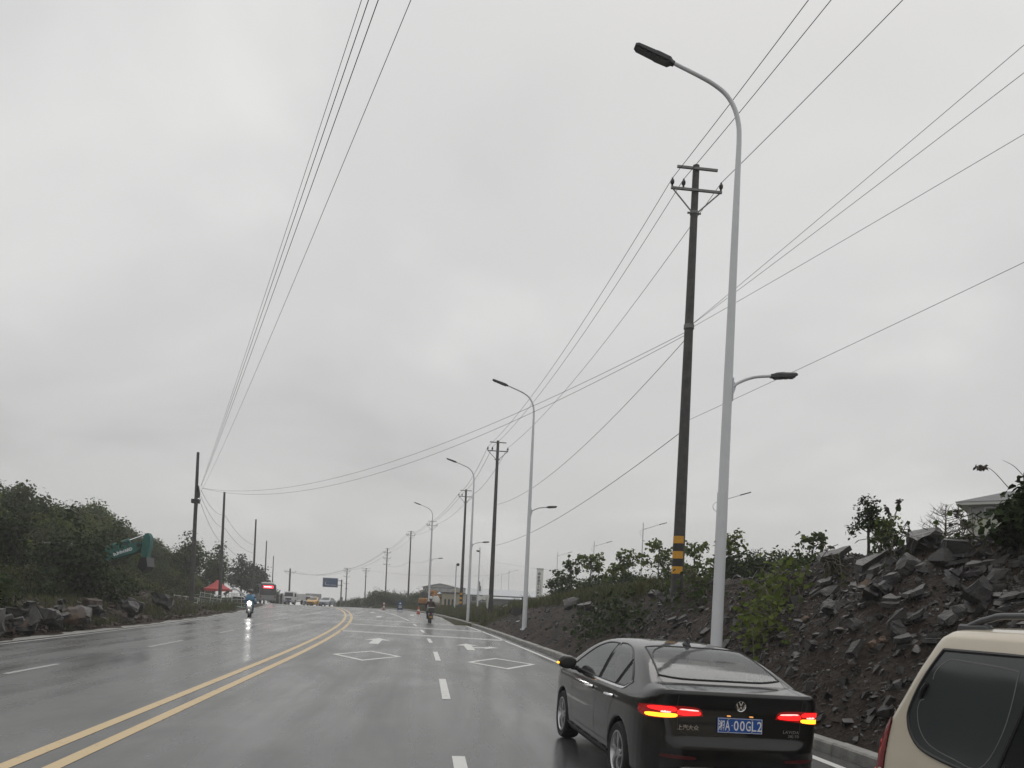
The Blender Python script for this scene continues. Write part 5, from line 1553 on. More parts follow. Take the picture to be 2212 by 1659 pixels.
def two_wheeler(parent, paint, front_r=.25, rear_r=.25, wb=1.28, tail=True, lit=True):
    """scooter along +Y, wheels on z=0"""
    for yy_, r, nm in ((wb / 2, front_r, 'front_wheel'), (-wb / 2, rear_r, 'rear_wheel')):
        o = bpy.data.objects.new('wheel', None); COL.objects.link(o); o.parent = parent; o.location = (0, yy_, r)
        t = MB(); t.lathe([(r * .72, -.05), (r * .95, -.055), (r, 0), (r * .95, .055), (r * .72, .05)], axis='X', n=24, closed=True); t.build('tyre', M['rubber'], o)
        t = MB(); t.lathe([(.01, -.035), (r * .74, -.03), (r * .74, .03), (.01, .035)], axis='X', n=16); t.build('rim', M['galv'], o)
    f = MB()
    # front apron and leg shield
    f.prism([(wb / 2 - .28, .36), (wb / 2 - .16, .36), (wb / 2 - .05, .62), (wb / 2 - .13, .95), (wb / 2 - .21, 1.0), (wb / 2 - .20, .7)], 'X', -.16, .16)
    f.ell((0, wb / 2 - .13, .86), (.19, .13, .19), 14, 10)
    f.ell((0, wb / 2 - .09, .62), (.15, .10, .22), 14, 10)
    f.build('front_apron', paint, parent, smooth=True)
    g = MB(); g.ell((0, wb / 2, front_r + .10), (.085, .26, .17), 14, 8); g.build('mudguard', paint, parent, smooth=True)
    g = MB(); g.box((0, .06, .32), (.30, .55, .09), bev=.03); g.build('footboard', M['black_plastic'], parent)
    g = MB(); g.ell((0, -wb / 2 + .10, .58), (.17, .44, .19), 16, 10); g.build('rear_fairing', paint, parent, smooth=True)
    g = MB(); g.box((0, -wb / 2 + .22, .77), (.26, .66, .10), bev=.04); g.build('seat', M['dark_cloth'], parent)
    g = MB(); g.tube([(-.33, wb / 2 - .34, 1.04), (-.12, wb / 2 - .24, 1.06), (.12, wb / 2 - .24, 1.06), (.33, wb / 2 - .34, 1.04)], .016, 8)
    hb = g.build('handlebar', M['black_plastic'], parent)
    for s in (-1, 1):
        g = MB(); g.tube([(s * .22, wb / 2 - .28, 1.06), (s * .30, wb / 2 - .26, 1.22)], .007, 6); g.ell((s * .31, wb / 2 - .27, 1.26), (.065, .015, .045), 12, 8)
        g.build('mirror', M['black_plastic'], hb, smooth=True)
    g = MB(); g.tube([(0, wb / 2 - .02, front_r), (0, wb / 2 - .22, 1.0)], .022, 8); g.build('fork', M['steel'], parent)
    g = MB(); g.ell((0, wb / 2 + .01, .88), (.10, .04, .11), 14, 10)
    g.build('headlight', M['head_lit'] if lit else M['headlamp'], parent, smooth=True)
    if tail:
        g = MB(); g.box((0, -wb / 2 - .33, .62), (.16, .04, .07), bev=.015); g.build('tail_light', M['lens_red'], parent)
        g = MB(); g.box((0, -wb / 2 - .30, .45), (.20, .02, .13)); g.build('number_plate', M['plate_yellow'], parent)
M['plate_yellow'] = mat('plate_yellow', (.42, .22, .05), .5)
# scooter and rider in a blue poncho, oncoming
p = G(539, 1333)
rz = math.pi + math.atan2(-p.x, p.y) * .6
sc = thing('scooter', 'white motor scooter with lit headlight coming along the left road edge', 'scooter', (p.x, p.y, 0), rz)
two_wheeler(sc, M['scooter_white'])
pr = thing('person', 'rider in blue rain poncho and cap on the white scooter', 'person', (p.x, p.y, 0), rz)
b_ = rider(pr, None, 'blue_poncho', 'blue_poncho', helmet='helmet_dark')
for ch in pr.children: ch.location.y -= .26
cape = MB()
n = 18; ring = []
prof = [(.10, 1.44), (.20, 1.38), (.27, 1.25), (.33, 1.05), (.36, .88)]
for (r, z) in prof:
    ring.append([(r * 1.15 * math.cos(a), -.21 + (r * .85 * math.sin(a)) + (.10 if z < 1.3 else 0) + .012 * math.sin(5 * a), z + (.04 * math.sin(3 * a) if z < .95 else 0)) for a in np.linspace(0, 2 * math.pi, n, endpoint=False)])
vs = [q for r in ring for q in r]
fs = [[i * n + k, i * n + (k + 1) % n, (i + 1) * n + (k + 1) % n, (i + 1) * n + k] for i in range(len(prof) - 1) for k in range(n)]
cape.add(vs, fs); cape.build('poncho', M['blue_poncho'], pr, smooth=True)
# motorcycle going away on the right
p = G(928, 1347); rz = math.radians(4)
mo = thing('motorcycle', 'dark motorcycle with yellow number plate riding away on the right', 'motorcycle', (p.x, p.y + .6, 0), rz)
M['moto_dark'] = mat('moto_dark', (.03, .028, .028), .35, coat=.4)
two_wheeler(mo, M['moto_dark'], .29, .29, 1.32, True, False)
cs = MB(); cs.box((0, -.92, .92), (.42, .36, .30), bev=.05); cs.build('top_box', M['moto_dark'], mo)
cs = MB(); cs.box((0, -.95, 1.075), (.40, .34, .03), bev=.01); cs.build('top_box_lid', M['offwhite'], mo)
cs = MB(); cs.tube([(.16, -.2, .28), (.17, -.75, .34), (.17, -.95, .38)], [.03, .045, .04], 8); cs.build('exhaust', M['steel'], mo)
pr2 = thing('person', 'rider in brown jacket and pale grey helmet on the dark motorcycle', 'person', (p.x, p.y + .6, .05), rz)
rider(pr2, None, 'brown_cloth', 'jeans', helmet='helmet_grey')
for ch in pr2.children: ch.location.y -= .28
# standing people ----------------------------------------------------
def stander(label, px, py, depth, top, legs, rz=0.0, umbrella=None, arm_up=False, z=None):
    q = P(px, py, depth); z = tz(q.x, q.y) if z is None else z
    o = thing('person', label, 'person', (q.x, q.y, z), rz)
    mats = [M[top], M[legs], M['skin'], M['hair'], M['dark_cloth']]
    caps = [((0, 0, .95), (0, .0, 1.12), .15, .14, 0), ((0, 0, 1.12), (0, 0, 1.36), .14, .155, 0), ((0, .01, 1.44), (0, .02, 1.53), .055, .052, 2)]
    for s in (-1, 1):
        sh = (s * .17, 0, 1.42)
        if arm_up and s > 0: el, wr, hd = (s * .24, .14, 1.20), (s * .16, .28, 1.36), (0, .3, 1)
        else: el, wr, hd = (s * .24, -.02, 1.14), (s * .25, .06, .90), (0, .15, -1)
        caps += [((s * .06, 0, 1.41), sh, .085, .07, 0), (sh, el, .060, .048, 0), (el, wr, .046, .034, 0)] + hand_caps(wr, hd, 2, (1, 0, 0))
        caps += [((s * .09, 0, .93), (s * .10, .04 * s, .50), .09, .062, 1), ((s * .10, .04 * s, .50), (s * .10, .02 * s - .02, .09), .06, .043, 1), ((s * .10, -.05, .045), (s * .11, .17, .04), .042, .034, 4)]
    caps += head_caps((0, .03, 1.64), (0, 1, 0), 2, 3)
    figure('body', caps, mats, o, res=.026)
    return o
M['umbrella_blue'] = mat('umbrella_blue', (.52, .60, .64), .5, var=.06)
def umbrella(label, loc, m, r=.55):
    u = thing('umbrella', label, 'umbrella', loc)
    k = MB(); n = 8
    rings = [[(rr_ * math.cos(2 * math.pi * i / 16), rr_ * math.sin(2 * math.pi * i / 16), zz - (.025 if i % 2 else 0) * (rr_ / r)) for i in range(16)] for rr_, zz in ((.02, .0), (r * .45, -.06), (r * .8, -.17), (r, -.28))]
    vs = [q for a in rings for q in a]
    fs = [[i * 16 + j, i * 16 + (j + 1) % 16, (i + 1) * 16 + (j + 1) % 16, (i + 1) * 16 + j] for i in range(3) for j in range(16)] + [list(range(16))]
    k.add(vs, fs); k.build('canopy', m, u, smooth=True)
    s = MB(); s.tube([(0, 0, .06), (0, 0, -.85)], .009, 6); s.build('shaft', M['steel'], u)
    for i in range(8):
        a = 2 * math.pi * i / 8
        b_ = MB(); b_.tube([(0, 0, -.02), (r * .45 * math.cos(a), r * .45 * math.sin(a), -.075), (r * .97 * math.cos(a), r * .97 * math.sin(a), -.275)], .005, 4); b_.build('rib', M['steel'], u)
    return u
q = stander('pedestrian in dark clothes walking under a pale blue umbrella', 955, 1312, 108, 'dark_cloth', 'dark_cloth', math.pi * .9, arm_up=True)
umbrella('pale blue open umbrella held by the pedestrian beside the bank', (q.location.x - .17, q.location.y - .25, q.location.z + 2.12), M['umbrella_blue'], .62)
stander('dark figure standing on the verge right of the bus', 607, 1300, 128, 'dark_cloth', 'jeans', 2.0)
# ------------------------------------------------------------------ street lamps along the kerb
def lamp_head(parent, a, b, w, name='lamp_head'):
    """flat LED head from a to b"""
    a, b = Vector(a), Vector(b); d = (b - a); L = d.length; d.normalize()
    s = Vector((0, 1, 0)); u = s.cross(d) * -1
    if u.z < 0: u = -u
    out = [(0, .045, .03), (.05, .05, .035), (.10, w * .48, .045), (L * .45, w * .5, .05), (L * .5, w * .47, .045), (L * .93, w * .45, .035), (L, w * .30, .02)]
    vs = []
    for (t, hw, ht) in out:
        for (sx, sz) in ((-1, -1), (1, -1), (1, .35), (.7, 1), (-.7, 1), (-1, .35)):
            vs.append(a + d * t + s * hw * sx + u * ht * sz)
    n = 6; fs = [[i * n + k, i * n + (k + 1) % n, (i + 1) * n + (k + 1) % n, (i + 1) * n + k] for i in range(len(out) - 1) for k in range(n)]
    fs += [list(range(n)), [(len(out) - 1) * n + k for k in range(n)]]
    o = MB().add(vs, fs).build(name, M['lamp_head'], parent)
    p = MB()
    for k in range(4):
        t = L * (.18 + .19 * k)
        c = a + d * (t + L * .07) - u * .052
        Mx = Matrix((d, s, u)).transposed()
        p.box(c, (L * .14, w * .62, .012), Mx)
    p.build('led_panel', M['led_off'], o)
    return o
M['led_off'] = mat('led_off', (.06, .062, .065), .25)
def street_lamp(label, base, hgt=10.75, seg=14, h2=5.6):
    o = thing('street_lamp', label, 'street lamp', base, 0, 'white double-arm street lamps along the right kerb')
    pl = MB()
    pts = [(0, 0, -.5), (0, 0, .02), (0, 0, 3), (0, 0, 6), (0, 0, 9), (0, 0, hgt)]; rs = [.112, .112, .098, .082, .062, .046]
    pl.tube(pts, rs, seg)
    # curved main arm over the road (-X)
    arc = [(0, 0, hgt), (-.02, 0, hgt + .30), (-.11, 0, hgt + .60), (-.28, 0, hgt + .84), (-.52, 0, hgt + 1.0), (-.80, 0, hgt + 1.12), (-1.32, 0, hgt + 1.31)]
    sh = pl.build('pole', M['lamp_white'], o)
    ar = MB(); ar.tube([tuple(q) for q in curve_pts(arc, 4)], [.046 - .012 * i / 24 for i in range(25)], seg); ar.build('arm', M['lamp_white'], o)
    lamp_head(o, (-1.28, 0, hgt + 1.29), (-2.02, 0, hgt + 1.53), .22)
    # short arm to the footway side
    a2 = MB(); a2.tube([tuple(q) for q in curve_pts([(.06, 0, h2 - .08), (.20, 0, h2 + .04), (.48, 0, h2 + .16), (.82, 0, h2 + .21)], 4)], .030, 10)
    ao = a2.build('side_arm', M['lamp_white'], o)
    g = MB(); g.prism([(.06, h2 - .32), (.06, h2 + .10), (.16, h2 + .0), (.13, h2 - .12)], 'Y', -.012, .012); g.box((.085, 0, h2 - .1), (.02, .09, .42)); g.build('bracket', M['lamp_white'], ao)
    lamp_head(o, (.80, 0, h2 + .205), (1.30, 0, h2 + .26), .20)
    f = MB(); f.lathe([(.19, -.02), (.19, .02), (.12, .03), (.115, .12)], axis='Z', n=16); f.build('base_plate', M['lamp_white'], o)
    return o
for lab, (px, py, dep) in zip(['tall white street lamp rising right behind the black sedan', 'white street lamp standing behind the kerb, second from the sedan',
                               'white street lamp third from the sedan, near the dark pole', 'farthest white kerb street lamp, just right of the motorcycle rider'],
                              [(1541, 1530, 14.6), (1131, 1384, 37.6), (1010, 1344, 57.0), (925, 1325, 85)]):
    q = P(px, py, dep)
    street_lamp(lab, (q.x, q.y, tz(q.x, q.y) if dep > 20 else max(0.05, tz(q.x, q.y) - .3)), hgt=10.32 if dep < 20 else 10.1, h2=5.9 if dep < 20 else 5.6)

# slender lamps of the side street behind ---------------------------------
def side_lamp(label, px, py, dep, h=8.0):
    q = P(px, py, dep); zb = q.z - h
    o = thing('slim_street_lamp', label, 'street lamp', (q.x, q.y, zb), 0, 'slim single-arm lamps of the side street')
    m_ = MB(); m_.tube([(0, 0, -1.2), (0, 0, 0), (0, 0, h)], [.075, .075, .045], 8); m_.build('pole', M['lamp_white'], o)
    m_ = MB(); m_.tube([(0, 0, h - .65), (.9, 0, h - .32), (1.5, 0, h - .12)], [.032, .03, .028], 6)
    a = m_.build('arm', M['lamp_white'], o)
    m_ = MB(); m_.tube([tuple(x) for x in curve_pts([(0, 0, h - 1.3), (-.22, 0, h - 1.15), (-.30, 0, h - .92), (-.12, 0, h - .68), (.3, 0, h - .5), (.45, 0, h - .48)], 4)], .02, 6); m_.build('scroll', M['lamp_white'], a)
    m_ = MB(); m_.box((1.85, 0, h - .0), (.75, .2, .07), Matrix.Rotation(math.radians(-18), 3, 'Y'), bev=.02); m_.build('lamp_head', M['lamp_head'], o)
for i, (px, py, dep) in enumerate([(1551, 1063, 52), (1390, 1129, 74), (1284, 1169, 97), (1205, 1192, 121), (1100, 1231, 190), (1084, 1237, 215), (1062, 1242, 235), (1043, 1249, 260)]):
    side_lamp(['slim pale lamp partly hidden behind the tall street lamp', 'slim pale lamp above the saplings left of the banded pole', 'slim pale lamp above the bushy saplings',
               'slim pale lamp just right of the sign pylon', 'slim faint lamp over the long low building, rightmost of its row', 'slim faint lamp over the long low building, second from right',
               'slim faint lamp close right of the dark pole', 'slim faint lamp left of the dark pole above the long roof'][i], px, py, dep)
def mast(label, px, py, dep, h, kind):
    q = P(px, py, dep)
    o = thing('floodlight_mast', label, 'lamp post', (q.x, q.y, q.z - h))
    m_ = MB(); m_.tube([(0, 0, -.8), (0, 0, h - .4), (.0, 0, h - .1), (.12 if kind else 0, 0, h)], [.085, .06, .055, .05], 8); m_.build('pole', M['lamp_white'], o)
    m_ = MB()
    if kind: m_.ell((.16, -.02, h - .02), (.18, .14, .16), 10, 8)
    else:
        m_.lathe([(.02, 0), (.17, .05), (.20, .16), (.02, .2)], (-.18, 0, h - .45), 'Z', 12); m_.box((-.08, 0, h - .3), (.2, .05, .04))
    m_.build('lamp_head', M['lamp_head'] if kind else M['galv'], o)
mast('thin mast with a round floodlight between the lamp and the dark pole', 1037, 1183, 80, 8.6, 0)
mast('thin white mast with a small dark spotlight above the gatehouse', 986, 1219, 85, 6.4, 1)

# ------------------------------------------------------------------ utility poles
INS = {}
def utility_pole(label, px, py, dep, arms=(( .15, 1.19, 0), (.77, 1.50, 1)), bands=False, group='concrete utility poles with crossarms on the right', r_top=.095, clamps=(), gear=None, rot=0.0, haze_name='utility_pole'):
    q = P(px, py, dep); zb = tz(q.x, q.y); L = q.z - zb
    o = thing('utility_pole', label, 'utility pole', (q.x, q.y, zb), rot, group)
    rb = r_top + L / 150
    m_ = MB(); m_.tube([(0, 0, -.6), (0, 0, 0), (0, 0, L * .5), (0, 0, L)], [rb, rb, (rb + r_top) / 2, r_top], 16); m_.build('shaft', M['concrete_pole'], o)
    ins = []
    for (dz, w, kind) in arms:
        z = L - dz
        a = MB(); a.box((0, -r_top - .035, z), (w, .06, .065)); ao = a.build('crossarm', M['galv'], o)
        if kind == 1:
            for s in (-1, 1):
                b = MB(); b.bar((s * (w / 2 - .06), -r_top - .035, z - .03), (s * (r_top + .01), -r_top * .6, z - .58), .04, .012, up=(0, 1, 0)); b.build('brace', M['galv'], o)
            c = MB(); c.lathe([(r_top + .015, -.035), (r_top + .028, -.035), (r_top + .028, .035), (r_top + .015, .035)], (0, 0, z - .60), 'Z', 14, closed=True)
            for s in (-1, 1): c.box((s * (r_top + .06), 0, z - .60), (.09, .03, .05))
            c.build('clamp', M['galv'], o)
        if kind >= 1:
            for x in (-w / 2 + .03, -w / 2 + .36, w / 2 - .03):
                i_ = MB(); i_.lathe([(.018, 0), (.03, .03), (.03, .07), (.055, .09), (.06, .15), (.05, .19), (.028, .21), (.026, .25), (.012, .26)], (x, -r_top - .035, z + .032), 'Z', 12)
                i_.build('insulator', M['insulator'], ao, smooth=True)
                ins.append(Vector((q.x, q.y, zb)) + Matrix.Rotation(rot, 3, 'Z') @ Vector((x, -r_top - .035, z + .28)))
    for (dz, w) in clamps:
        c = MB(); c.lathe([(r_top + .03, -.06), (r_top + .055, -.06), (r_top + .055, .06), (r_top + .03, .06)], (0, 0, L - dz), 'Z', 14, closed=True)
        if w: c.box((0, -.02, L - dz), (w, .10, .13))
        c.build('clamp', M['galv'] if not w else M['black_plastic'], o)
    if bands:
        def rz_(z): return rb + (r_top - rb) * z / L
        zz = .62
        for k in range(5):
            z1 = zz + k * .218; n_ = 12
            cv = []
            for (zv) in (z1 + .004, z1 + .214):
                for j in range(n_ + 1):
                    a = math.radians(-180 + (-10 + 128 * j / n_))
                    cv.append(((rz_(zv) + .006) * math.cos(a), (rz_(zv) + .006) * math.sin(a), zv))
            f_ = [[j, j + 1, n_ + 2 + j, n_ + 1 + j] for j in range(n_)]
            b = MB().add(cv, f_); b.build('band', M['band_yellow' if k % 2 == 0 else 'band_black'], o, smooth=True)
    INS[label] = ins
    return o, q, L
U = []
U.append(utility_pole('tall dark concrete pole with yellow and black bands near its foot', 1504, 358, 23.0, bands=True, clamps=((4.65, 0),)))
U.append(utility_pole('dark concrete utility pole with crossarm beside the second street lamp', 1076, 952, 57.5))
U.append(utility_pole('dark utility pole with crossarm and striped foot near the gatehouse', 1007, 1057, 82.0, bands=True))
U.append(utility_pole('dark utility pole with crossarm behind the motorcycle rider', 934, 1124, 116.0))
U.append(utility_pole('grey utility pole with crossarm beyond the blue site board', 888, 1147, 140.0))
U.append(utility_pole('grey pole carrying three crossarms and fuse gear beyond the bushes', 837, 1184, 172.0, arms=((.15, 1.1, 0), (1.0, 1.5, 1), (2.2, 1.5, 1), (3.6, 1.4, 2))))
U.append(utility_pole('faint pole with a wide top crossarm right of the transformer pole', 791, 1227, 195.0, arms=((.1, 2.2, 0), (.7, 1.6, 1)), clamps=((2.0, .6),)))
U.append(utility_pole('faint pole with transformer and many small arms beside the blue sign', 750, 1227, 180.0, arms=((.2, 1.3, 2), (.7, 1.5, 1), (2.0, 1.3, 2), (3.5, 1.3, 0)), clamps=((4.6, .5),)))
U.append(utility_pole('stout grey pole with crossarm standing between the bus and the white truck', 627, 1228, 175.0, arms=((.75, 2.4, 1),), r_top=.17, group='bare poles on the left'))
tr = MB(); q8 = U[7][1]
t_ = thing('transformer', 'small grey transformer cabinet at the foot of the far pole', 'transformer', (q8.x + .2, q8.y - .6, tz(q8.x, q8.y)))
b_ = MB(); b_.box((0, 0, .9), (1.3, .8, 1.8), bev=.05); b_.build('cabinet', M['galv'], t_)
b_ = MB(); b_.tube([(-.3, 0, 1.8), (-.3, 0, 2.6), (.4, 0, 2.7), (.45, 0, 1.8)], .05, 6); b_.build('conduit', M['galv'], t_)

LP = []
def bare_pole(label, px, py, dep, extra=False):
    q = P(px, py, dep); zb = tz(q.x, q.y); L = q.z - zb
    o = thing('bare_pole', label, 'utility pole', (q.x, q.y, zb), 0, 'bare poles on the left')
    rb = .095 + L / 150
    m_ = MB(); m_.tube([(0, 0, -.6), (0, 0, 0), (0, 0, L)], [rb, rb, .095], 14); m_.build('shaft', M['concrete_pole'], o)
    if extra:
        z1 = P(430, 1050, dep).z - zb; z2 = P(430, 1083, dep).z - zb
        c = MB(); c.prism([(.10, z1 + .06), (.16, z1), (.26, z1 - .55), (.24, z1 - .8), (.12, z1 - .85)], 'Y', -.10, .10); c.build('cable_joint', M['black_plastic'], o)
        c = MB(); c.box((-.01, -.02, z2), (.56, .34, .30), bev=.02); c.build('junction_box', M['black_plastic'], o)
        c = MB(); c.tube([tuple(x) for x in curve_pts([(.2, -.05, z1 - .8), (.34, -.05, z1 - 1.0), (.16, -.05, z1 - 1.3), (.14, -.1, z1 - 2.4)], 4)], .014, 5); c.build('hanging_cable', M['wire'], o)
    LP.append((o, q, L)); return o
bare_pole('tall bare concrete pole with cable box, leftmost over the green hillside', 428, 977, 57, True)
bare_pole('bare concrete pole standing in front of the red canopy', 485, 1063, 76)
bare_pole('bare concrete pole rising just left of the bus', 553, 1122, 103)
bare_pole('thin bare pole rising above the bus roof', 576, 1168, 148)
bare_pole('thin bare pole right of the bus roof', 591, 1201, 196)

# ------------------------------------------------------------------ wires
def wire(label, a, b, sag, r=.011, n=28, ext=0.0, group='overhead wires', waves=0.0):
    a, b = Vector(a), Vector(b)
    if ext: b = a + (b - a) * (1 + ext)
    pts = []
    for i in range(n + 1):
        t = i / n
        p_ = a.lerp(b, t); p_.z -= sag * 4 * t * (1 - t)
        pts.append(p_)
    m_ = MB(); m_.tube(pts, r, 5)
    o = m_.build('overhead_wire', M['wire'], None, smooth=True)
    return tag(o, label, 'wire', group)
names = [u for u in INS]
side3 = ('left', 'middle', 'right')
order = [names[i] for i in range(6)]
stage = ['between the banded pole and the second pole', 'between the second and third pole', 'between the third and fourth pole', 'between the fourth and fifth pole', 'between the fifth pole and the three-arm pole']
for k in range(5):
    A, Bq = INS[order[k]], INS[order[k + 1]]
    for j in range(3):
        wire('%s conductor %s' % (side3[j], stage[k]), A[j], Bq[j], .50 if k else .75, .009 + .004 * (k > 0))
for j, ex in enumerate([(1735, 0, 15.8), (1783, 0, 15.8), (1935, 0, 15.8)]):
    A = INS[order[0]][j]; E_ = P(*ex)
    wire('%s conductor rising from the banded pole to the top of the picture' % side3[j], A, E_, .15, .0095, ext=1.4)
for j in range(3):
    wire('%s faint conductor from the three-arm pole to the far transformer pole' % side3[j], INS[names[5]][j], INS[names[7]][3 + j], .7, .018)
    wire('%s faint wire crossing the crest from the stout pole to the transformer pole' % side3[j], INS[names[8]][j], INS[names[7]][3 + j], 1.1, .016)
# bundle from the left pole up over the road
d0 = 57
for j, (ex, dy, sg, lab) in enumerate([((768, 0, 10.3), -2, .30, 'leftmost thin wire of the bundle rising from the left pole over the road'), ((779, 0, 10.3), 0, .38, 'second wire of the bundle rising from the left pole over the road'),
                                  ((797, 0, 10.3), 2, .42, 'third wire of the bundle rising from the left pole over the road'), ((844, 0, 10.0), 12, .75, 'rightmost slack wire rising from the left pole over the road')]):
    a = P(434, 1050 + dy, d0)
    wire(lab, a, P(*ex), sg, .0045 if j in (0, 3) else .006, ext=.55)
# slack lines from the left pole across to the banded pole and on to the right
a = P(435, 1054, d0)
tq = U[0][1]
c1, c2 = P(1484, 716, 22.9), P(1484, 722, 22.9)
wire('upper slack cable crossing from the left pole to the banded pole', a, c1, 1.7, .007, 48)
wire('lower slack cable crossing from the left pole to the banded pole', a, c2, 2.0, .007, 48)
for j, (ex, z0, lab) in enumerate([((2212, 92, 13), 703, 'steepest of the cables fanning right from the banded pole'), ((2212, 152, 13), 703, 'second of the cables fanning right from the banded pole'), ((2212, 285, 14), 709, 'third of the cables fanning right from the banded pole')]):
    wire(lab, P(1492, z0, 22.9), P(*ex), .05, .0055, ext=.4)
wire('lowest cable running right from the banded pole past the side lamp', P(1484, 909, 22.9), P(2212, 562, 14.5), .05, .0055, ext=.4)
wire('cable sagging from the banded pole down to the second pole', P(1478, 928, 22.9), P(1071, 1178, 57.4), .55, .010)
wire('faint cable from the middle of the banded pole down to the second pole', P(1480, 734, 22.9), P(1073, 1090, 57.4), .9, .009)
for j, (ya, yb) in enumerate([(1058, 1112), (1072, 1140), (1088, 1175)]):
    wire(('upper', 'middle', 'lower')[j] + ' loose line from the left pole to the pole by the canopy', P(434, ya, 57), P(483, yb, 76), .5, .012)
    wire(('upper', 'middle', 'lower')[j] + ' loose line from the pole by the canopy on towards the bus', P(485, yb, 76), P(552, (1178, 1195, 1212)[j], 103), .6, .014)
wire('faint line strung low between the fourth and fifth pole', P(934, 1205, 116), P(886, 1212, 140), .5, .012)
wire('faint line strung low from the fifth pole to the three-arm pole', P(886, 1212, 140), P(834, 1222, 172), .6, .014)
wire('faint long line reaching right from the far crossarm pole', P(791, 1232, 195), P(1072, 1243, 150), .6, .013)
wire('faint long line crossing behind the sign pylon', P(1072, 1215, 120), P(1290, 1236, 160), .4, .010)
# ------------------------------------------------------------------ buildings
M['wall_grey'] = mat('wall_grey', (.30, .31, .31), .7, var=.12, vscale=.8)
M['wall_tan'] = mat('wall_tan', (.36, .33, .25), .8, var=.12, vscale=1.2)
M['wall_cream'] = mat('wall_cream', (.44, .45, .38), .85, var=.14, vscale=1.0, bump=.2, bscale=8)
M['roof_metal'] = mat('roof_metal', (.42, .44, .46), .4, var=.08, vscale=1.5)
M['roof_dark'] = mat('roof_dark', (.085, .092, .095), .6, var=.2, vscale=2)
M['wall_dark'] = mat('wall_dark', (.10, .105, .11), .7, var=.2, vscale=.8)
M['window_dark'] = mat('window_dark', (.03, .033, .036), .2)
M['fascia'] = mat('fascia', (.55, .55, .53), .6)
def window(parent, c, w, h, face='Y', name='window'):
    b = MB(); b.box(c, (w, .05, h) if face == 'Y' else (.05, w, h)); o = b.build(name, M['window_dark'], parent)
    f = MB()
    for s in (-1, 1):
        if face == 'Y':
            f.box((c[0] + s * w / 2, c[1] - .02, c[2]), (.06, .06, h + .06)); f.box((c[0], c[1] - .021, c[2] + s * h / 2), (w - .06, .06, .06))
        else:
            f.box((c[0] - .02, c[1] + s * w / 2, c[2]), (.06, .06, h + .06)); f.box((c[0] - .021, c[1], c[2] + s * h / 2), (.06, w - .06, .06))
    f.build('frame', M['fascia'], o); return o
def gable(name, label, loc, rz, w, d, eave, ridge, wallm, roofm, along='Y', nwin=4, below=1.5, ribs=0):
    """walls w (X) by d (Y); ridge runs along Y (gable faces the viewer) or X"""
    o = thing(name, label, 'building', loc, rz)
    b = MB()
    if along == 'Y': b.prism([(-w / 2, -below), (w / 2, -below), (w / 2, eave), (0, ridge), (-w / 2, eave)], 'Y', -d / 2, d / 2)
    else: b.prism([(-d / 2, -below), (d / 2, -below), (d / 2, eave), (0, ridge), (-d / 2, eave)], 'X', -w / 2, w / 2)
    b.build('wall', wallm, o)
    for s in (-1, 1):
        r = MB()
        if along == 'Y':
            r.prism([(0, ridge + .03), (s * (w / 2 + .35), eave + .03 - .35 * (ridge - eave) / (w / 2)), (s * (w / 2 + .35), eave + .14 - .35 * (ridge - eave) / (w / 2)), (0, ridge + .15)], 'Y', -d / 2 - .3, d / 2 + .3)
        else:
            r.prism([(0, ridge + .03), (s * (d / 2 + .4), eave + .03 - .4 * (ridge - eave) / (d / 2)), (s * (d / 2 + .4), eave + .14 - .4 * (ridge - eave) / (d / 2)), (0, ridge + .15)], 'X', -w / 2 - .3, w / 2 + .3)
        ro = r.build('roof', roofm, o)
    return o
q = P(957, 1290, 225)
wh = gable('warehouse', 'grey metal warehouse with a low gable behind the gatehouse', (q.x, q.y, -.3), math.radians(-8), 9.2, 16, 4.55, 5.55, M['wall_grey'], M['roof_dark'])
for k in range(3):
    b = MB(); b.box((-2.2 + 2.2 * k, -8.03, 2.3), (.12, .08, 4.4)); b.build('pilaster', M['wall_dark'], wh)
b = MB(); b.box((0, -8.06, 4.5), (9.0, .12, .22)); b.build('eave_band', M['roof_dark'], wh)
for k in range(5): window(wh, (-4.63, -6.5 + 2.8 * k, 2.6), .9, 1.5, 'X')
for k in (-1, 1): window(wh, (k * 1.5 - .4, -8.03, 2.9), 1.2, .7)
door = MB(); door.box((2.4, -8.04, 1.2), (2.2, .08, 2.4)); door.build('door', M['wall_dark'], wh)
q = P(1004, 1290, 245)
gable('warehouse_annex', 'second low grey gable just right of the warehouse', (q.x, q.y, -.3), math.radians(-8), 7.5, 12, 3.9, 4.9, M['wall_grey'], M['roof_dark'])
q = P(1083, 1290, 165)
lb = gable('long_shed', 'long low shed with pale metal roof behind the dark poles', (q.x, q.y, .2), math.radians(-5), 14.2, 6, 2.35, 3.45, M['wall_dark'], M['roof_metal'], 'X')
for k in range(6): window(lb, (-5.6 + 2.1 * k, -3.03, 1.5), 1.0, 1.0)
b = MB(); b.box((-4.6, -1.0, 3.6), (.7, .7, 1.2)); b.build('roof_vent', M['galv'], lb)
b = MB(); b.tube([(-4.6, -1.0, 4.2), (-4.6, -1, 4.9), (-4.9, -1, 5.2)], .15, 8); b.build('vent_pipe', M['wall_dark'], lb)
q = P(1093, 1296, 140)
ls = gable('low_shelter', 'low flat-fronted shelter in the grass before the long shed', (q.x, q.y, .3), math.radians(-5), 4.8, 2.4, 1.55, 1.75, M['wall_dark'], M['roof_metal'], 'X')
q = P(978, 1300, 108)
gh = thing('gatehouse', 'tan gatehouse with narrow arched windows beside the pedestrian', 'building', (q.x, q.y, tz(q.x, q.y) - .2), math.radians(-14))
b = MB(); b.box((0, 0, 1.15), (2.5, 2.6, 2.3)); b.build('wall', M['wall_tan'], gh)
b = MB(); b.box((0, 0, 2.36), (2.9, 3.0, .14), bev=.03); b.build('roof', M['roof_dark'], gh)
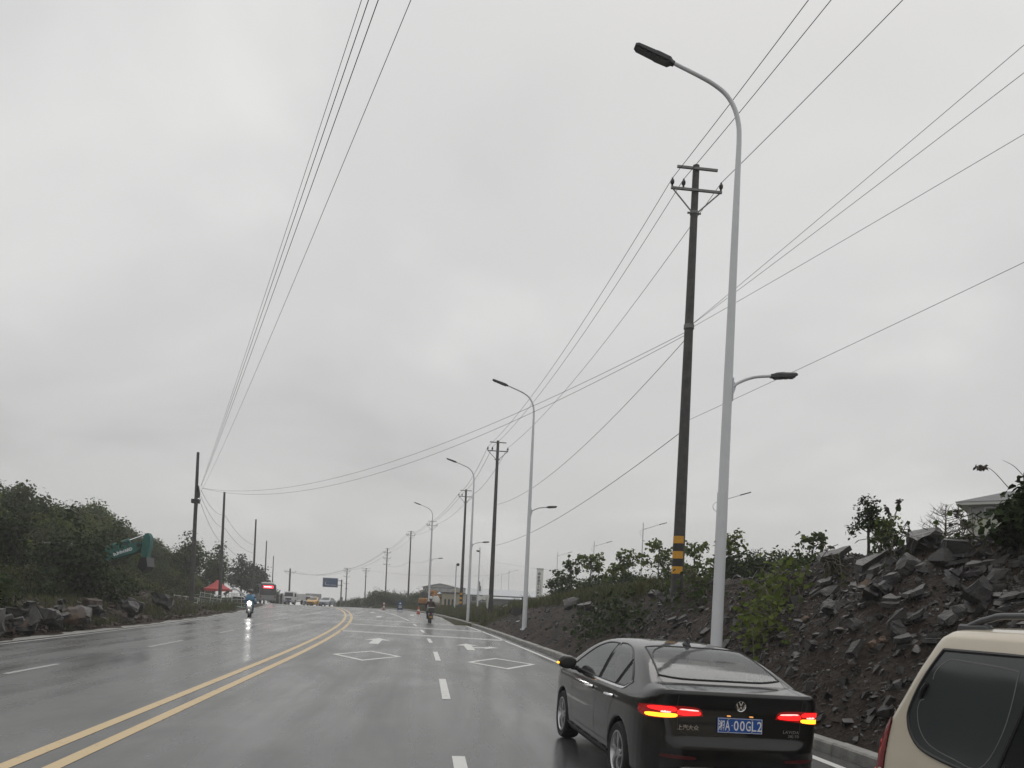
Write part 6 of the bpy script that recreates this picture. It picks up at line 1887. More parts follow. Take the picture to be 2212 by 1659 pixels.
b = MB(); b.box((.5, 0, 2.62), (1.2, 1.2, .36), bev=.03); b.build('roof_box', M['wall_tan'], gh)
b = MB(); b.box((-1.7, .3, 1.05), (.9, .5, 2.1)); b.build('pier', M['wall_tan'], gh)
b = MB(); b.box((-1.7, .3, 2.16), (1.15, .75, .12)); b.build('pier_cap', M['roof_dark'], gh)
for x in (-.75, -.25, .25):
    b = MB(); b.prism([(x - .13, .25), (x + .13, .25), (x + .13, 1.35), (x + .08, 1.47), (x, 1.52), (x - .08, 1.47), (x - .13, 1.35)], 'Y', -1.33, -1.27); b.build('window', M['window_dark'], gh)
for i, (px, py, dep, w, d, e, r, lab) in enumerate([(868, 1290, 165, 5.2, 6, 2.2, 3.1, 'small grey hipped house half hidden by bushes beyond the blue board'), (783, 1296, 210, 2.6, 4, 1.9, 2.9, 'small dark gabled hut on the crest right of the blue sign'),
                                            (748, 1301, 205, 5.0, 5, 1.4, 2.2, 'low gabled roof on the crest behind the silver car')]):
    q = P(px, py, dep); gable('house', lab, (q.x, q.y, q.z - r + (.6 if i == 0 else .3)), math.radians(-6), w, d, e, r, M['wall_grey'], M['roof_dark'] if i else M['roof_metal'], 'X' if i == 0 else 'Y')
q = P(611, 1296, 150)
hut = thing('site_hut', 'flat grey site cabin at the left of the crest', 'building', (q.x, q.y, q.z - 1.0), math.radians(12))
b = MB(); b.box((0, 0, .9), (1.6, 3, 2.0), bev=.03); b.build('wall', M['wall_grey'], hut); b = MB(); b.box((0, 0, 1.95), (1.8, 3.2, .1)); b.build('roof', M['roof_metal'], hut)
# watch house above the bank, right edge
q = P(2094, 1100, 42); zb = tz(q.x + 2, q.y + 2)
ho = thing('hilltop_house', 'pale cream house with dark hipped roof above the bank', 'building', (q.x, q.y, zb - .6), math.radians(-44))
top = P(2094, 1092, 42).z - zb + .6
b = MB(); b.box((3.6, 3.0, top / 2), (7.2, 6.0, top)); b.build('wall', M['wall_cream'], ho)
b = MB(); b.box((3.6, 3.0, top - .32), (7.26, 6.06, .62)); b.build('wall_band', M['wall_grey'], ho)
b = MB(); b.box((3.6, 3.0, top + .06), (8.3, 7.1, .16)); b.build('fascia', M['fascia'], ho)
b = MB(); zr_ = top + .142
b.add([(-.6, -.6, zr_), (7.8, -.6, zr_), (7.8, 6.6, zr_), (-.6, 6.6, zr_), (1.6, 1.6, zr_ + .75), (5.6, 1.6, zr_ + .75), (5.6, 4.4, zr_ + .75), (1.6, 4.4, zr_ + .75)],
      [[0, 1, 5, 4], [1, 2, 6, 5], [2, 3, 7, 6], [3, 0, 4, 7], [4, 5, 6, 7], [3, 2, 1, 0]]); b.build('roof', M['roof_dark'], ho, smooth=False)
for k in range(3): window(ho, (1.1 + 1.9 * k, -.04, top - .32), .75, .34)
window(ho, (-.04, 2.6, top - .32), .75, .34, 'X')
b = MB(); b.tube([(2.2, 1.6, zr_ + .7), (2.2, 1.6, zr_ + 1.7)], .02, 5); b.prism([(2.2, zr_ + 1.35), (2.36, zr_ + 1.5), (2.2, zr_ + 1.7)], 'Y', 1.59, 1.61); b.build('roof_aerial', M['wire'], ho)

# ------------------------------------------------------------------ signs
Tx = Matrix.Rotation(math.radians(90), 4, 'X')
def letter(parent, s, size, x, y, z, m, name='lettering', sx=1.0, bold=.0):
    me = text_mesh(s, size, name, bold=bold)
    if len(me.vertices):
        c = np.array([v.co[:] for v in me.vertices]); me.transform(Matrix.Translation((-(c[:, 0].min() + c[:, 0].max()) / 2, -(c[:, 1].min() + c[:, 1].max()) / 2, 0)))
    me.transform(Matrix.Translation((x, y, z)) @ Tx @ Matrix.Diagonal((sx, 1, 1, 1)))
    return link(name, me, m, parent)
q = P(1164, 1296, 118); zt = P(1164, 1229, 118).z
py_ = thing('sign_pylon', 'tall white sign pylon with round emblem and vertical black characters', 'sign', (q.x, q.y, tz(q.x, q.y) - .3), math.radians(-7))
hh = zt - tz(q.x, q.y) + .3
b = MB(); b.prism([(-.5, -.2), (.28, -.2), (.5, .15), (.5, .3), (-.5, .3)], 'Z', 0, hh); b.build('slab', M['white'], py_, smooth=False)
b = MB(); b.box((0, .05, hh + .03), (1.06, .62, .08)); b.build('cap', M['roof_dark'], py_)
b = MB(); b.box((.16, -.205, hh * .47), (.05, .02, hh * .62)); b.build('groove', M['wall_dark'], py_)
b = MB(); b.lathe([(.10, -.01), (.22, -.01), (.22, .01), (.10, .01)], (-.10, -.215, hh - .72), 'Y', 24, closed=True); em = b.build('emblem', M['galv'], py_)
b = MB(); b.box((-.10, -.218, hh - .72), (.05, .02, .2)); b.box((-.10, -.2185, hh - .72), (.2, .02, .05)); b.build('emblem_cross', M['galv'], em)
for i, ch in enumerate('娄星区人民医院'): letter(py_, ch, .40, -.15, -.212, hh - 1.25 - .47 * i, M['band_black'], bold=.012)
q = P(1538, 1262, 48); zt = P(1538, 1226, 48).z
sb = thing('sign_board', 'white sign board with dark characters half hidden behind the street lamp', 'sign', (q.x, q.y, q.z - .4), math.radians(-7))
b = MB(); b.box((0, 0, (zt - q.z + .4) / 2), (.62, .10, zt - q.z + .4), bev=.01); b.build('board', M['white'], sb)
for i, ch in enumerate('医院'): letter(sb, ch, .30, .10, -.055, (zt - q.z + .4) - .38 - .36 * i, M['band_black'], bold=.008)
# blue direction sign on two arms
q = P(736, 1299, 150)
zt = P(737, 1252, 150).z
bs = thing('road_sign', 'blue overhead direction sign held by two arms at the crest', 'sign', (q.x, q.y, float(zroad(q.y)) - .3), math.radians(12))
L = zt - float(zroad(q.y)) + .3
b = MB(); b.tube([(0, 0, 0), (0, 0, L)], [.15, .12], 12); b.build('post', M['galv'], bs)
M['sign_blue'] = mat('sign_blue', (.022, .062, .165), .45, var=.1)
zc = P(713, 1258.5, 150).z - float(zroad(q.y)) + .3
for dz in (.42, -.42):
    b = MB(); b.tube([(0, 0, zc + dz), (-.7, 0, zc + dz)], .06, 8); b.lathe([(.17, -.1), (.2, 0), (.17, .1)], (0, 0, zc + dz), 'Z', 12); b.build('arm', M['galv'], bs)
b = MB(); b.box((-2.07, -.02, zc), (2.80, .06, 1.75), bev=.02); pn = b.build('panel', M['sign_blue'], bs)
b = MB()
for (c, s_) in (((-2.07, -.055, zc + .83), (2.7, .01, .03)), ((-2.07, -.055, zc - .83), (2.7, .01, .03)), ((-.74, -.055, zc), (.03, .01, 1.63)), ((-3.40, -.055, zc), (.03, .01, 1.63))): b.box(c, s_)
b.build('border', M['white'], pn)
b = MB(); b.box((-2.95, -.056, zc - .15), (.07, .01, .55)); b.box((-2.52, -.057, zc - .45), (.92, .01, .07)); b.box((-1.5, -.056, zc - .45), (.9, .01, .07)); b.build('route_line', M['white'], pn)
b = MB(); b.box((-2.6, -.056, zc + .18), (.8, .01, .10)); b.box((-2.9, -.056, zc + .5), (.5, .01, .10)); b.build('place_names', M['galv'], pn)
b = MB(); b.box((.06, -.2, L * .32), (.55, .05, 1.1)); b.build('small_plate', M['galv'], bs)
# site boards, bollards, cone -------------------------------------------------------------------
q = P(864, 1318, 92); z = tz(q.x, q.y)
s1 = thing('site_board', 'blue stand-up site board on the verge beyond the painted lines', 'sign', (q.x, q.y, z), math.radians(5))
b = MB(); b.box((0, 0, .62), (.62, .05, 1.0), Matrix.Rotation(.1, 3, 'X'), bev=.01); bo = b.build('board', M['sign_blue'], s1)
b = MB(); b.prism([(-.14, .78), (.14, .78), (0, 1.02)], 'Y', -.06, -.04); b.build('symbol', M['plate_white'], bo)
b = MB(); b.box((0, -.03, .55), (.36, .012, .10)); b.box((0, -.04, .38), (.36, .012, .08)); b.build('writing', M['plate_white'], bo)
for s in (-1, 1):
    b = MB(); b.bar((s * .26, 0, .15), (s * .28, .12, 0), .04, .04); b.bar((s * .26, .05, .9), (s * .28, .4, 0), .04, .04); b.build('leg', M['galv'], s1)
q = P(829, 1316, 96)
s2 = thing('bollard', 'red and white striped bollard left of the blue site board', 'bollard', (q.x, q.y, tz(q.x, q.y)))
M['cone_red'] = mat('cone_red', (.50, .07, .03), .5)
for k in range(4):
    b = MB(); b.lathe([(.10, 0), (.10, .2), (.09, .205), (.09, .0)], (0, 0, .2 * k + .05), 'Z', 12); b.build('stripe', M['cone_red' if k % 2 == 0 else 'white'], s2)
b = MB(); b.lathe([(.22, 0), (.2, .05), (.1, .06)], (0, 0, 0), 'Z', 12); b.build('foot', M['rubber'], s2)
q = P(914 - 10, 1320, 80)
s3 = thing('traffic_cone', 'orange traffic cone on the kerb line ahead of the motorcycle', 'cone', (q.x, q.y, tz(q.x, q.y)))
b = MB(); b.lathe([(.17, .03), (.12, .25), (.08, .5), (.04, .72), (.02, .73)], (0, 0, 0), 'Z', 14); b.build('body', M['cone_red'], s3)
b = MB(); b.box((0, 0, .02), (.42, .42, .04), bev=.01); b.build('foot', M['rubber'], s3)
b = MB(); b.lathe([(.117, .28), (.094, .42), (.09, .42), (.11, .28)], (0, 0, 0), 'Z', 14, closed=True); b.build('sleeve', M['white'], s3)
# orange digger beyond the motorcycle
M['orange'] = mat('orange', (.36, .155, .03), .5, var=.15, vscale=3)
q = P(919, 1309, 112); z = tz(q.x, q.y)
dg_ = thing('mini_excavator', 'orange excavator with dark cab parked behind the motorcycle rider', 'excavator', (q.x, q.y, z), math.radians(-30))
for s in (-1, 1):
    b = MB(); b.prism([(-.9, .05), (.9, .05), (1.05, .25), (.9, .45), (-.9, .45), (-1.05, .25)], 'X', s * .62 - .17, s * .62 + .17); b.build('track', M['rubber'], dg_)
b = MB(); b.box((0, -.15, .78), (1.3, 1.9, .5), bev=.08); b.box((.1, -.85, 1.05), (1.2, .6, .5), bev=.1); b.build('house', M['orange'], dg_)
b = MB(); b.box((-.28, .25, 1.55), (.75, .95, 1.15), bev=.06); cb_ = b.build('cab', M['bus_dark'], dg_)
b = MB(); b.box((-.28, -.24, 1.6), (.6, .02, .7)); b.build('window', M['glass_dark'], cb_)
b = MB(); b.prism([(.7, .8), (1.0, .8), (2.0, 2.15), (2.2, 2.2), (2.2, 2.4), (1.85, 2.4)], 'X', .30, .52); b.build('boom', M['orange'], dg_)
b = MB(); b.prism([(1.9, 2.5), (2.3, 2.4), (2.75, .9), (2.55, .85)], 'X', .32, .50); b.build('stick', M['orange'], dg_)
b = MB(); b.prism([(2.5, .95), (2.8, .9), (2.95, .4), (2.6, .15), (2.3, .35)], 'X', .16, .66); b.build('bucket', M['roof_dark'], dg_)
# orange and white drum machine beside it
q = P(939, 1310, 92); z = tz(q.x, q.y)
mx_ = thing('cement_mixer', 'orange and cream machine with an upright frame right of the rider', 'machine', (q.x, q.y, z), math.radians(10))
b = MB(); b.tube([(-.35, 0, 0), (-.35, 0, 1.9)], .06, 8); b.tube([(.45, 0, 0), (.55, 0, 1.7)], .06, 8); b.box((.08, 0, 1.75), (1.0, .12, .12)); b.build('frame', M['orange'], mx_)
b = MB(); b.lathe([(.18, 0), (.42, .25), (.45, .7), (.25, 1.05), (.2, 1.05)], (.1, 0, .55), 'Z', 16); b.build('drum', M['offwhite'], mx_)
b = MB(); b.box((-.35, 0, 2.05), (.45, .3, .35), bev=.05); b.build('motor', M['orange'], mx_)
# white plastic sheet caught on the second pole
q = U[1][1]; zz1 = P(1064, 1288, 57).z
sh = thing('plastic_sheet', 'torn white plastic sheet hanging on the second dark pole', 'plastic sheet', (q.x - .05, q.y - .28, 0))
def cloth(fn, nu, nv, name, m, parent):
    v = [fn(i / nu, j / nv) for j in range(nv + 1) for i in range(nu + 1)]
    f = [[j * (nu + 1) + i, j * (nu + 1) + i + 1, (j + 1) * (nu + 1) + i + 1, (j + 1) * (nu + 1) + i] for j in range(nv) for i in range(nu)]
    return MB().add(v, f).build(name, m, parent, smooth=True)
z0 = P(1055, 1285, 57).z; z1 = P(1055, 1314, 57).z
cloth(lambda u, v: (-.22 - .18 * (1 - v) * (u - .5) + (u - .5) * .42 * (1 - .75 * v), -.05 - .06 * math.sin(u * 9 + v * 3), z0 + (z1 - z0) * v + .05 * math.sin(u * 6) * v - (.25 if 0 else 0)), 10, 14, 'drape', M['white'], sh)
cloth(lambda u, v: (-.35 - .55 * u, -.08 + .05 * math.sin(u * 7), z0 - .05 - .30 * v - .06 * u + .04 * math.sin(u * 8 + v * 4)), 10, 5, 'flap', M['white'], sh)

# ------------------------------------------------------------------ roadside camp on the left
M['tent_red'] = mat('tent_red', (.42, .030, .028), .6, var=.12, vscale=2)
q = P(468, 1300, 90); z = tz(q.x, q.y)
tt = thing('canopy_tent', 'red pop-up canopy tent behind the second bare pole', 'tent', (q.x, q.y, z), math.radians(20))
ez = P(468, 1272, 90).z - z; pz = P(468, 1252, 90).z - z
def roof_fn(u, v):
    x, y = (u - .5) * 2, (v - .5) * 2
    m_ = max(abs(x), abs(y)); return (x * 1.45, y * 1.45, ez + (pz - ez) * (1 - m_) ** 1.35)
cloth(roof_fn, 14, 14, 'roof', M['tent_red'], tt)
for (x, y, a) in ((0, -1.45, 0), (0, 1.45, 0), (-1.45, 0, 1), (1.45, 0, 1)):
    b = MB(); b.box((x, y, ez - .12), (2.9, .02, .26) if not a else (.02, 2.9, .26)); b.build('valance', M['tent_red'], tt)
for sx in (-1, 1):
    for sy in (-1, 1):
        b = MB(); b.tube([(sx * 1.42, sy * 1.42, 0), (sx * 1.42, sy * 1.42, ez)], .03, 6); b.build('leg', M['offwhite'], tt)
M['pipe_green'] = mat('pipe_green', (.20, .27, .23), .6, var=.2)
M['tarp_grey'] = mat('tarp_grey', (.17, .17, .175), .6, var=.2, vscale=3)
q = P(505, 1300, 84); z = tz(q.x, q.y)
um = thing('grey_tarp', 'domed grey tarpaulin right of the red canopy', 'tarpaulin', (q.x, q.y, z))
zt = P(505, 1271, 84).z - z
cloth(lambda u, v: ((u - .5) * 2.2, (v - .5) * 1.6, zt - 1.4 * abs(u - .5) ** 1.7 * 1.6 - .5 * (v - .5) ** 2 + .05 * math.sin(u * 11 + v * 5)), 12, 8, 'sheet', M['tarp_grey'], um)
for sx in (-1, 1):
    b = MB(); b.tube([(sx * .9, 0, 0), (sx * .8, 0, zt - .6)], .025, 6); b.build('stake', M['twig'], um)
q = P(514, 1303, 80); z = tz(q.x, q.y)
ct = thing('hand_cart', 'dark hand cart with a white lid beside the tarpaulin', 'cart', (q.x, q.y, z), .3)
b = MB(); b.box((0, 0, .55), (1.0, .8, .45), bev=.05); b.build('box', M['bus_dark'], ct)
b = MB(); b.box((0, 0, .83), (1.05, .85, .10), bev=.04); b.build('lid', M['white'], ct)
for s in (-1, 1):
    b = MB(); b.lathe([(.03, -.03), (.26, -.03), (.26, .03), (.03, .03)], (s * .55, 0, .26), 'X', 16); b.build('wheel', M['rubber'], ct)
b = MB(); b.tube([(.4, .4, .6), (.45, .95, .9)], .02, 6); b.build('handle', M['steel'], ct)
bl = ['leftmost pale pipe barrier in the brush by the tall bare pole', 'pale pipe barrier between the tall bare pole and the canopy pole', 'pale green pipe barrier in front of the red canopy', 'pale green pipe barrier right of the canopy pole', 'pale pipe barrier nearest the scooter', 'leaning pale green pipe barrier behind the hand cart']
for i, (px, py, dep) in enumerate([(398, 1302, 60), (434, 1306, 63), (452, 1308, 68), (492, 1310, 72), (522, 1311, 74), (505, 1309, 82)]):
    q = P(px, py, dep); z = tz(q.x, q.y)
    br = thing('pipe_barrier', bl[i], 'barrier', (q.x, q.y, z), rnd.uniform(-.3, .3), 'pipe barriers around the roadside camp')
    m_ = M['offwhite'] if i % 2 == 0 else M['pipe_green']
    br.rotation_euler[1] = rnd.uniform(-.12, .12)
    for k in range(3):
        b = MB(); b.tube([(-.9, 0, .3 + .36 * k), (.9, 0, .32 + .36 * k + rnd.uniform(-.05, .05))], .025, 6); b.build('rail', m_, br)
    for x in (-.85, 0, .85):
        b = MB(); b.tube([(x, -.1, 0), (x, 0, 1.1)], .025, 6); b.build('post', m_, br)
wire('white warning tape sagging from the tall bare pole along the barriers', P(392, 1287, 59), P(470, 1297, 66), .35, .022, group='warning tapes')
wire('white warning tape running on to the hand cart', P(424, 1288, 60), P(520, 1302, 72), .25, .022, group='warning tapes')
# scrap timber
for i, (px, py, dep, L, lab) in enumerate([(455, 1313, 66, 1.8, 'pale plank lying in front of the canopy pole'), (500, 1314, 70, 2.4, 'pale green sheet lying by the barriers'), (600, 1309, 92, 2.2, 'broken board on the verge in front of the bus'), (520, 1312, 76, 2.0, 'long board lying behind the scooter')]):
    q = P(px, py, dep); b = MB(); b.box((0, 0, .06), (L, .35, .06), bev=.01)
    o = b.build('loose_board', M['pipe_green' if i % 2 else 'offwhite']); o.location = (q.x, q.y, tz(q.x, q.y) + .05); o.rotation_euler = (.05, .08, rnd.uniform(-.4, .4)); tag(o, lab, 'board')

# ------------------------------------------------------------------ green excavator reaching over the thicket
M['excavator_green'] = mat('excavator_green', (.018, .118, .098), .5, var=.25, vscale=2, rvar=.1)
q = P(228, 1197, 44); e = P(328, 1158, 44)
ex = thing('excavator', 'green excavator with white lettering on its boom behind the thicket', 'excavator', (q.x, q.y, q.z), math.atan2(e.y - q.y, e.x - q.x))
Lx = math.hypot(e.x - q.x, e.y - q.y)
k_ = Lx / 100.0                      # metres per photo pixel along the boom
def ep(px, py):                      # photo outline -> boom plane, roll taken out
    dx, dy = px - 228, 1197 - py
    return ((dx * math.cos(ROLL) - dy * math.sin(ROLL)) * k_, (dx * math.sin(ROLL) + dy * math.cos(ROLL)) * k_)
boom = [ep(226, 1200), ep(236, 1212), ep(300, 1193), ep(312, 1183), ep(310, 1170), ep(296, 1172), ep(260, 1178), ep(226, 1188), ep(190, 1210), ep(150, 1250), ep(160, 1262), ep(196, 1224)]
b = MB(); b.prism(boom, 'Y', -.28, .28); bo = b.build('boom', M['excavator_green'], ex)
b = MB(); b.tube([(*[ep(232, 1184)[0]], 0, ep(232, 1184)[1]), (ep(281, 1167)[0], 0, ep(281, 1167)[1])], .13, 10); b.build('cylinder', M['excavator_green'], ex)
b = MB(); b.tube([(ep(281, 1167)[0], 0, ep(281, 1167)[1]), (ep(318, 1154)[0], 0, ep(318, 1154)[1])], .05, 8); b.build('piston_rod', M['chrome'], ex)
st_ = [ep(312, 1172), ep(318, 1153), ep(325, 1151), ep(330, 1160), ep(329, 1178), ep(324, 1196), ep(322, 1214), ep(316, 1216), ep(312, 1200), ep(309, 1187)]
b = MB(); b.prism(st_, 'Y', -.2, .2); b.build('stick', M['excavator_green'], ex)
b = MB(); b.prism([ep(312, 1205), ep(326, 1205), ep(328, 1225), ep(318, 1238), ep(306, 1226)], 'Y', -.45, .45); b.build('bucket', M['bus_dark'], ex)
b = MB(); b.lathe([(.01, -.34), (.12, -.34), (.12, .34), (.01, .34)], (ep(307, 1178)[0], 0, ep(307, 1178)[1]), 'Y', 12); b.build('pin', M['black_plastic'], ex)
zg = tz(q.x - 3, q.y) - q.z
b = MB(); b.box((ep(150, 1250)[0] - 1.2, 0, ep(150, 1250)[1] + .1), (3.6, 2.5, 1.0), bev=.15); hs = b.build('house', M['excavator_green'], ex)
b = MB(); b.box((ep(150, 1250)[0] - .3, -.85, ep(150, 1250)[1] + 1.2), (1.5, .9, 1.4), bev=.1); b.build('cab', M['bus_dark'], ex)
for s in (-1, 1):
    b = MB(); b.box((ep(150, 1250)[0] - 1.2, s * 1.1, ep(150, 1250)[1] - .85), (4.2, .6, .9), bev=.3); b.build('track', M['rubber'], ex)
me = text_mesh('SUNWARD', .225, 'lettering', bold=.010, spacing=.95)
a0, a1 = ep(252, 1199), ep(291, 1186)
me.transform(Matrix.Translation(((a0[0] + a1[0]) / 2, -.285, (a0[1] + a1[1]) / 2)) @ Matrix.Rotation(-math.atan2(a1[1] - a0[1], a1[0] - a0[0]), 4, 'Y') @ Tx)
link('lettering', me, M['plate_white'], ex)
# ------------------------------------------------------------------ plants
def leaf_cloud(pos, nrm, size, r, shape='quad', droop=.25):
    """one small folded leaf face per point; returns verts, faces"""
    n = len(pos)
    nrm = nrm / np.maximum(np.linalg.norm(nrm, axis=1), 1e-6)[:, None]
    t = r.normal(size=(n, 3)); t -= nrm * (t * nrm).sum(1)[:, None]; t /= np.maximum(np.linalg.norm(t, axis=1), 1e-6)[:, None]
    t[:, 2] -= droop; t /= np.linalg.norm(t, axis=1)[:, None]
    s = np.cross(nrm, t); s /= np.maximum(np.linalg.norm(s, axis=1), 1e-6)[:, None]
    L = size[:, None]
    if shape == 'quad':
        V = np.stack([pos, pos + t * L * .5 + s * L * .30, pos + t * L, pos + t * L * .5 - s * L * .30], 1)
        Fc = np.arange(n * 4).reshape(n, 4)
    elif shape == 'broad':
        up = nrm * L * .10
        V = np.stack([pos, pos + t * L * .22 + s * L * .42 + up, pos + t * L * .62 + s * L * .34 + up * .6, pos + t * L * 1.0 - nrm * L * .15, pos + t * L * .62 - s * L * .34 + up * .6, pos + t * L * .22 - s * L * .42 + up], 1)
        b = np.arange(n)[:, None] * 6
        Fc = np.concatenate([b + np.array([[0, 1, 2, 3]]), b + np.array([[0, 3, 4, 5]])])
    elif shape == 'needle':
        V = np.stack([pos - s * L * .06, pos + s * L * .06, pos + t * L + s * L * .01, pos + t * L - s * L * .01], 1)
        Fc = np.arange(n * 4).reshape(n, 4)
    return V.reshape(-1, 3), Fc
def crown_mesh(name, lobes, nclus, per, spread, size, seed, m, shape='quad', hollow=.5, upb=.5):
    r = np.random.default_rng(seed)
    lob = np.array(lobes, float)
    w = lob[:, 3] * lob[:, 4] * lob[:, 5]; pick = r.choice(len(lob), nclus, p=w / w.sum())
    d = r.normal(size=(nclus, 3)); d /= np.linalg.norm(d, axis=1)[:, None]
    rad = (hollow + (1 - hollow) * r.random(nclus) ** .6) * (1 + .18 * r.normal(size=nclus))
    c = lob[pick, :3] + d * lob[pick, 3:6] * rad[:, None]
    k = r.poisson(per, nclus) + 2
    cid = np.repeat(np.arange(nclus), k)
    p = c[cid] + r.normal(size=(len(cid), 3)) * spread * np.array([1, 1, .7])
    p[:, 2] = np.maximum(p[:, 2], .03)
    nr = d[cid] * .7 + r.normal(size=(len(cid), 3)) * .6 + np.array([0, 0, upb])
    sz = size * r.uniform(.55, 1.25, len(cid))
    V, Fc = leaf_cloud(p, nr, sz, r, shape)
    me = np_mesh(name, V, Fc); me.materials.append(m)
    return me, c
def stems_mesh(name, targets, base, r0, seed, m, bend=.25, n=None):
    rr_ = random.Random(seed); b = MB()
    for tg in (targets if n is None else [targets[i] for i in rr_.sample(range(len(targets)), min(n, len(targets)))]):
        a = Vector(base) + Vector((rr_.uniform(-.12, .12), rr_.uniform(-.12, .12), -.15)); e = Vector(tg)
        mid = a.lerp(e, .5) + Vector((rr_.uniform(-bend, bend), rr_.uniform(-bend, bend), rr_.uniform(0, bend)))
        b.tube([a, a.lerp(mid, .6), mid, e], [r0, r0 * .75, r0 * .5, r0 * .12], 5, cap=False)
    me = b.mesh(name, True, fix=False); me.materials.append(m)
    return me
# --- shrubs: eight patterns, many copies
SH = []
for i in range(9):
    r_ = random.Random(40 + i)
    lobes = [(r_.uniform(-.8, .8), r_.uniform(-.8, .8), r_.uniform(.6, 1.7), r_.uniform(.5, 1.0), r_.uniform(.5, 1.0), r_.uniform(.45, .8)) for _ in range(7)]
    m_ = M[('leaf_dark', 'leaf_dark', 'leaf_mid', 'leaf_dark', 'leaf_mid', 'leaf_olive', 'leaf_dark', 'leaf_mid', 'leaf_bright')[i]]
    cm, cl = crown_mesh('crown', lobes, 150, 12, .17, .19, 60 + i, m_)
    sm = stems_mesh('trunk', [tuple(c) for c in cl], (0, 0, 0), .035, i, M['bark'], n=12)
    SH.append((cm, sm))
def shrub(kind, loc, s, rz, name, label, cat, group, sz=1.0):
    o = thing(name, label, cat, loc, rz, group); o.scale = (s, s, s * sz)
    for nm, me in zip(('crown', 'trunk'), SH[kind]):
        c = bpy.data.objects.new(nm, me); COL.objects.link(c); c.parent = o
    return o
def mass(name, label, items, cat):
    """growth that reads as one body: copies of the patterns joined into one mesh"""
    VV, FF, MI, base, mats = [], [], [], 0, []
    for (kind, loc, s, rz, sz) in items:
        me = SH[kind][0]
        v = np.empty(len(me.vertices) * 3, np.float32); me.vertices.foreach_get('co', v); v = v.reshape(-1, 3)
        f = np.empty(len(me.loops), np.int32); me.loops.foreach_get('vertex_index', f); f = f.reshape(-1, 4)
        c, sn = math.cos(rz), math.sin(rz)
        w = np.stack([(v[:, 0] * c - v[:, 1] * sn) * s + loc[0], (v[:, 0] * sn + v[:, 1] * c) * s + loc[1], v[:, 2] * s * sz + loc[2]], -1)
        m = me.materials[0]
        if m not in mats: mats.append(m)
        VV.append(w); FF.append(f + base); MI.append(np.full(len(f), mats.index(m), np.int32)); base += len(v)
    me = np_mesh(name, np.concatenate(VV), np.concatenate(FF))
    for m in mats: me.materials.append(m)
    me.polygons.foreach_set('material_index', np.concatenate(MI))
    return tag(link(name, me, None), label, cat, kind='stuff')
# left hillside thicket
lab1 = 'dense dark shrub of the thicket on the near left hillside'
rr_ = random.Random(9); cnt = 0; items = []
for row, (q0, sc, n_) in enumerate([(-15.6, .78, 17), (-17.6, 1.05, 18), (-20.5, 1.25, 19), (-24, 1.2, 18), (-28.5, 1.05, 16), (-34, 1.0, 14)]):
    for k in range(n_):
        Y = 19 + (46 if row < 3 else 52) * (k + rr_.uniform(.1, .9)) / n_ - row * .6
        q = q0 + rr_.uniform(-1.2, 1.2)
        if row == 0 and Y > 44: continue
        X = q + float(off(Y))
        s = sc * rr_.uniform(.75, 1.25) * (.78 if Y > 46 else 1.0)
        # keep the sight line to the excavator boom open
        px_ = None
        items.append((rr_.choice([0, 1, 3, 6, 2, 4, 7, 2, 5, 8]), (X, Y, tz(X, Y) - .1), s, rr_.uniform(0, 6.28), rr_.uniform(.8, 1.15)))
mass('thicket', 'dense dark green thicket covering the near left hillside', items, 'thicket'); items = []
lab2 = 'hazy green shrub on the farther left hillside'
for row, (q0, sc, n_) in enumerate([(-20.5, .9, 16), (-22.5, 1.1, 18), (-25, 1.3, 18), (-28.5, 1.5, 18), (-33, 1.7, 16), (-39, 1.9, 14), (-47, 2.0, 12)]):
    for k in range(n_):
        Y = 56 + 78 * (k + rr_.uniform(.1, .9)) / n_
        X = q0 + rr_.uniform(-2, 2) + float(off(Y))
        items.append((rr_.choice([2, 4, 5, 7, 8, 8, 2]), (X, Y, tz(X, Y) - .15), sc * rr_.uniform(.7, 1.1), rr_.uniform(0, 6.28), 1.0))
mass('hillside_brush', 'hazy green brush covering the farther left hillside behind the bare poles', items, 'brush'); items = []
# a broad light shrub under the boom, tall grass clump, distinct trees on the skyline
# --- trees with a real trunk
def tree(name, label, loc, h, crown, seed, m, nclus=170, per=10, size=.22, spread=.2, shape='quad', trunk_r=.12, cat='tree', group=None, limbs=14, lean=(0, 0)):
    o = thing(name, label, cat, loc, 0, group)
    me, cl = crown_mesh('crown', crown, nclus, per, spread, size, seed, m, shape)
    link('crown', me, None, o)
    b = MB(); r_ = random.Random(seed)
    top = Vector((lean[0], lean[1], h * .82))
    pts = [Vector((0, 0, -.4)), Vector((0, 0, h * .2)), Vector((lean[0] * .4 + r_.uniform(-.1, .1), lean[1] * .4, h * .5)), top]
    b.tube(pts, [trunk_r * 1.2, trunk_r, trunk_r * .7, trunk_r * .25], 8, cap=False)
    for tg in r_.sample(list(map(tuple, cl)), min(limbs, len(cl))):
        t_ = r_.uniform(.3, .85); a = pts[1].lerp(top, t_); e = Vector(tg)
        if e.z < a.z - .2: a = pts[1].lerp(top, max(.1, t_ - .4))
        mid = a.lerp(e, .5) + Vector((r_.uniform(-.12, .12), r_.uniform(-.12, .12), .08))
        b.tube([a, mid, e], [trunk_r * .42, trunk_r * .28, trunk_r * .1], 5, cap=False)
    me2 = b.mesh('trunk', True, fix=False); me2.materials.append(M['bark']); link('trunk', me2, None, o)
    return o
def at_land(px, py, dep): 
    q = P(px, py, dep); return Vector((q.x, q.y, tz(q.x, q.y)))
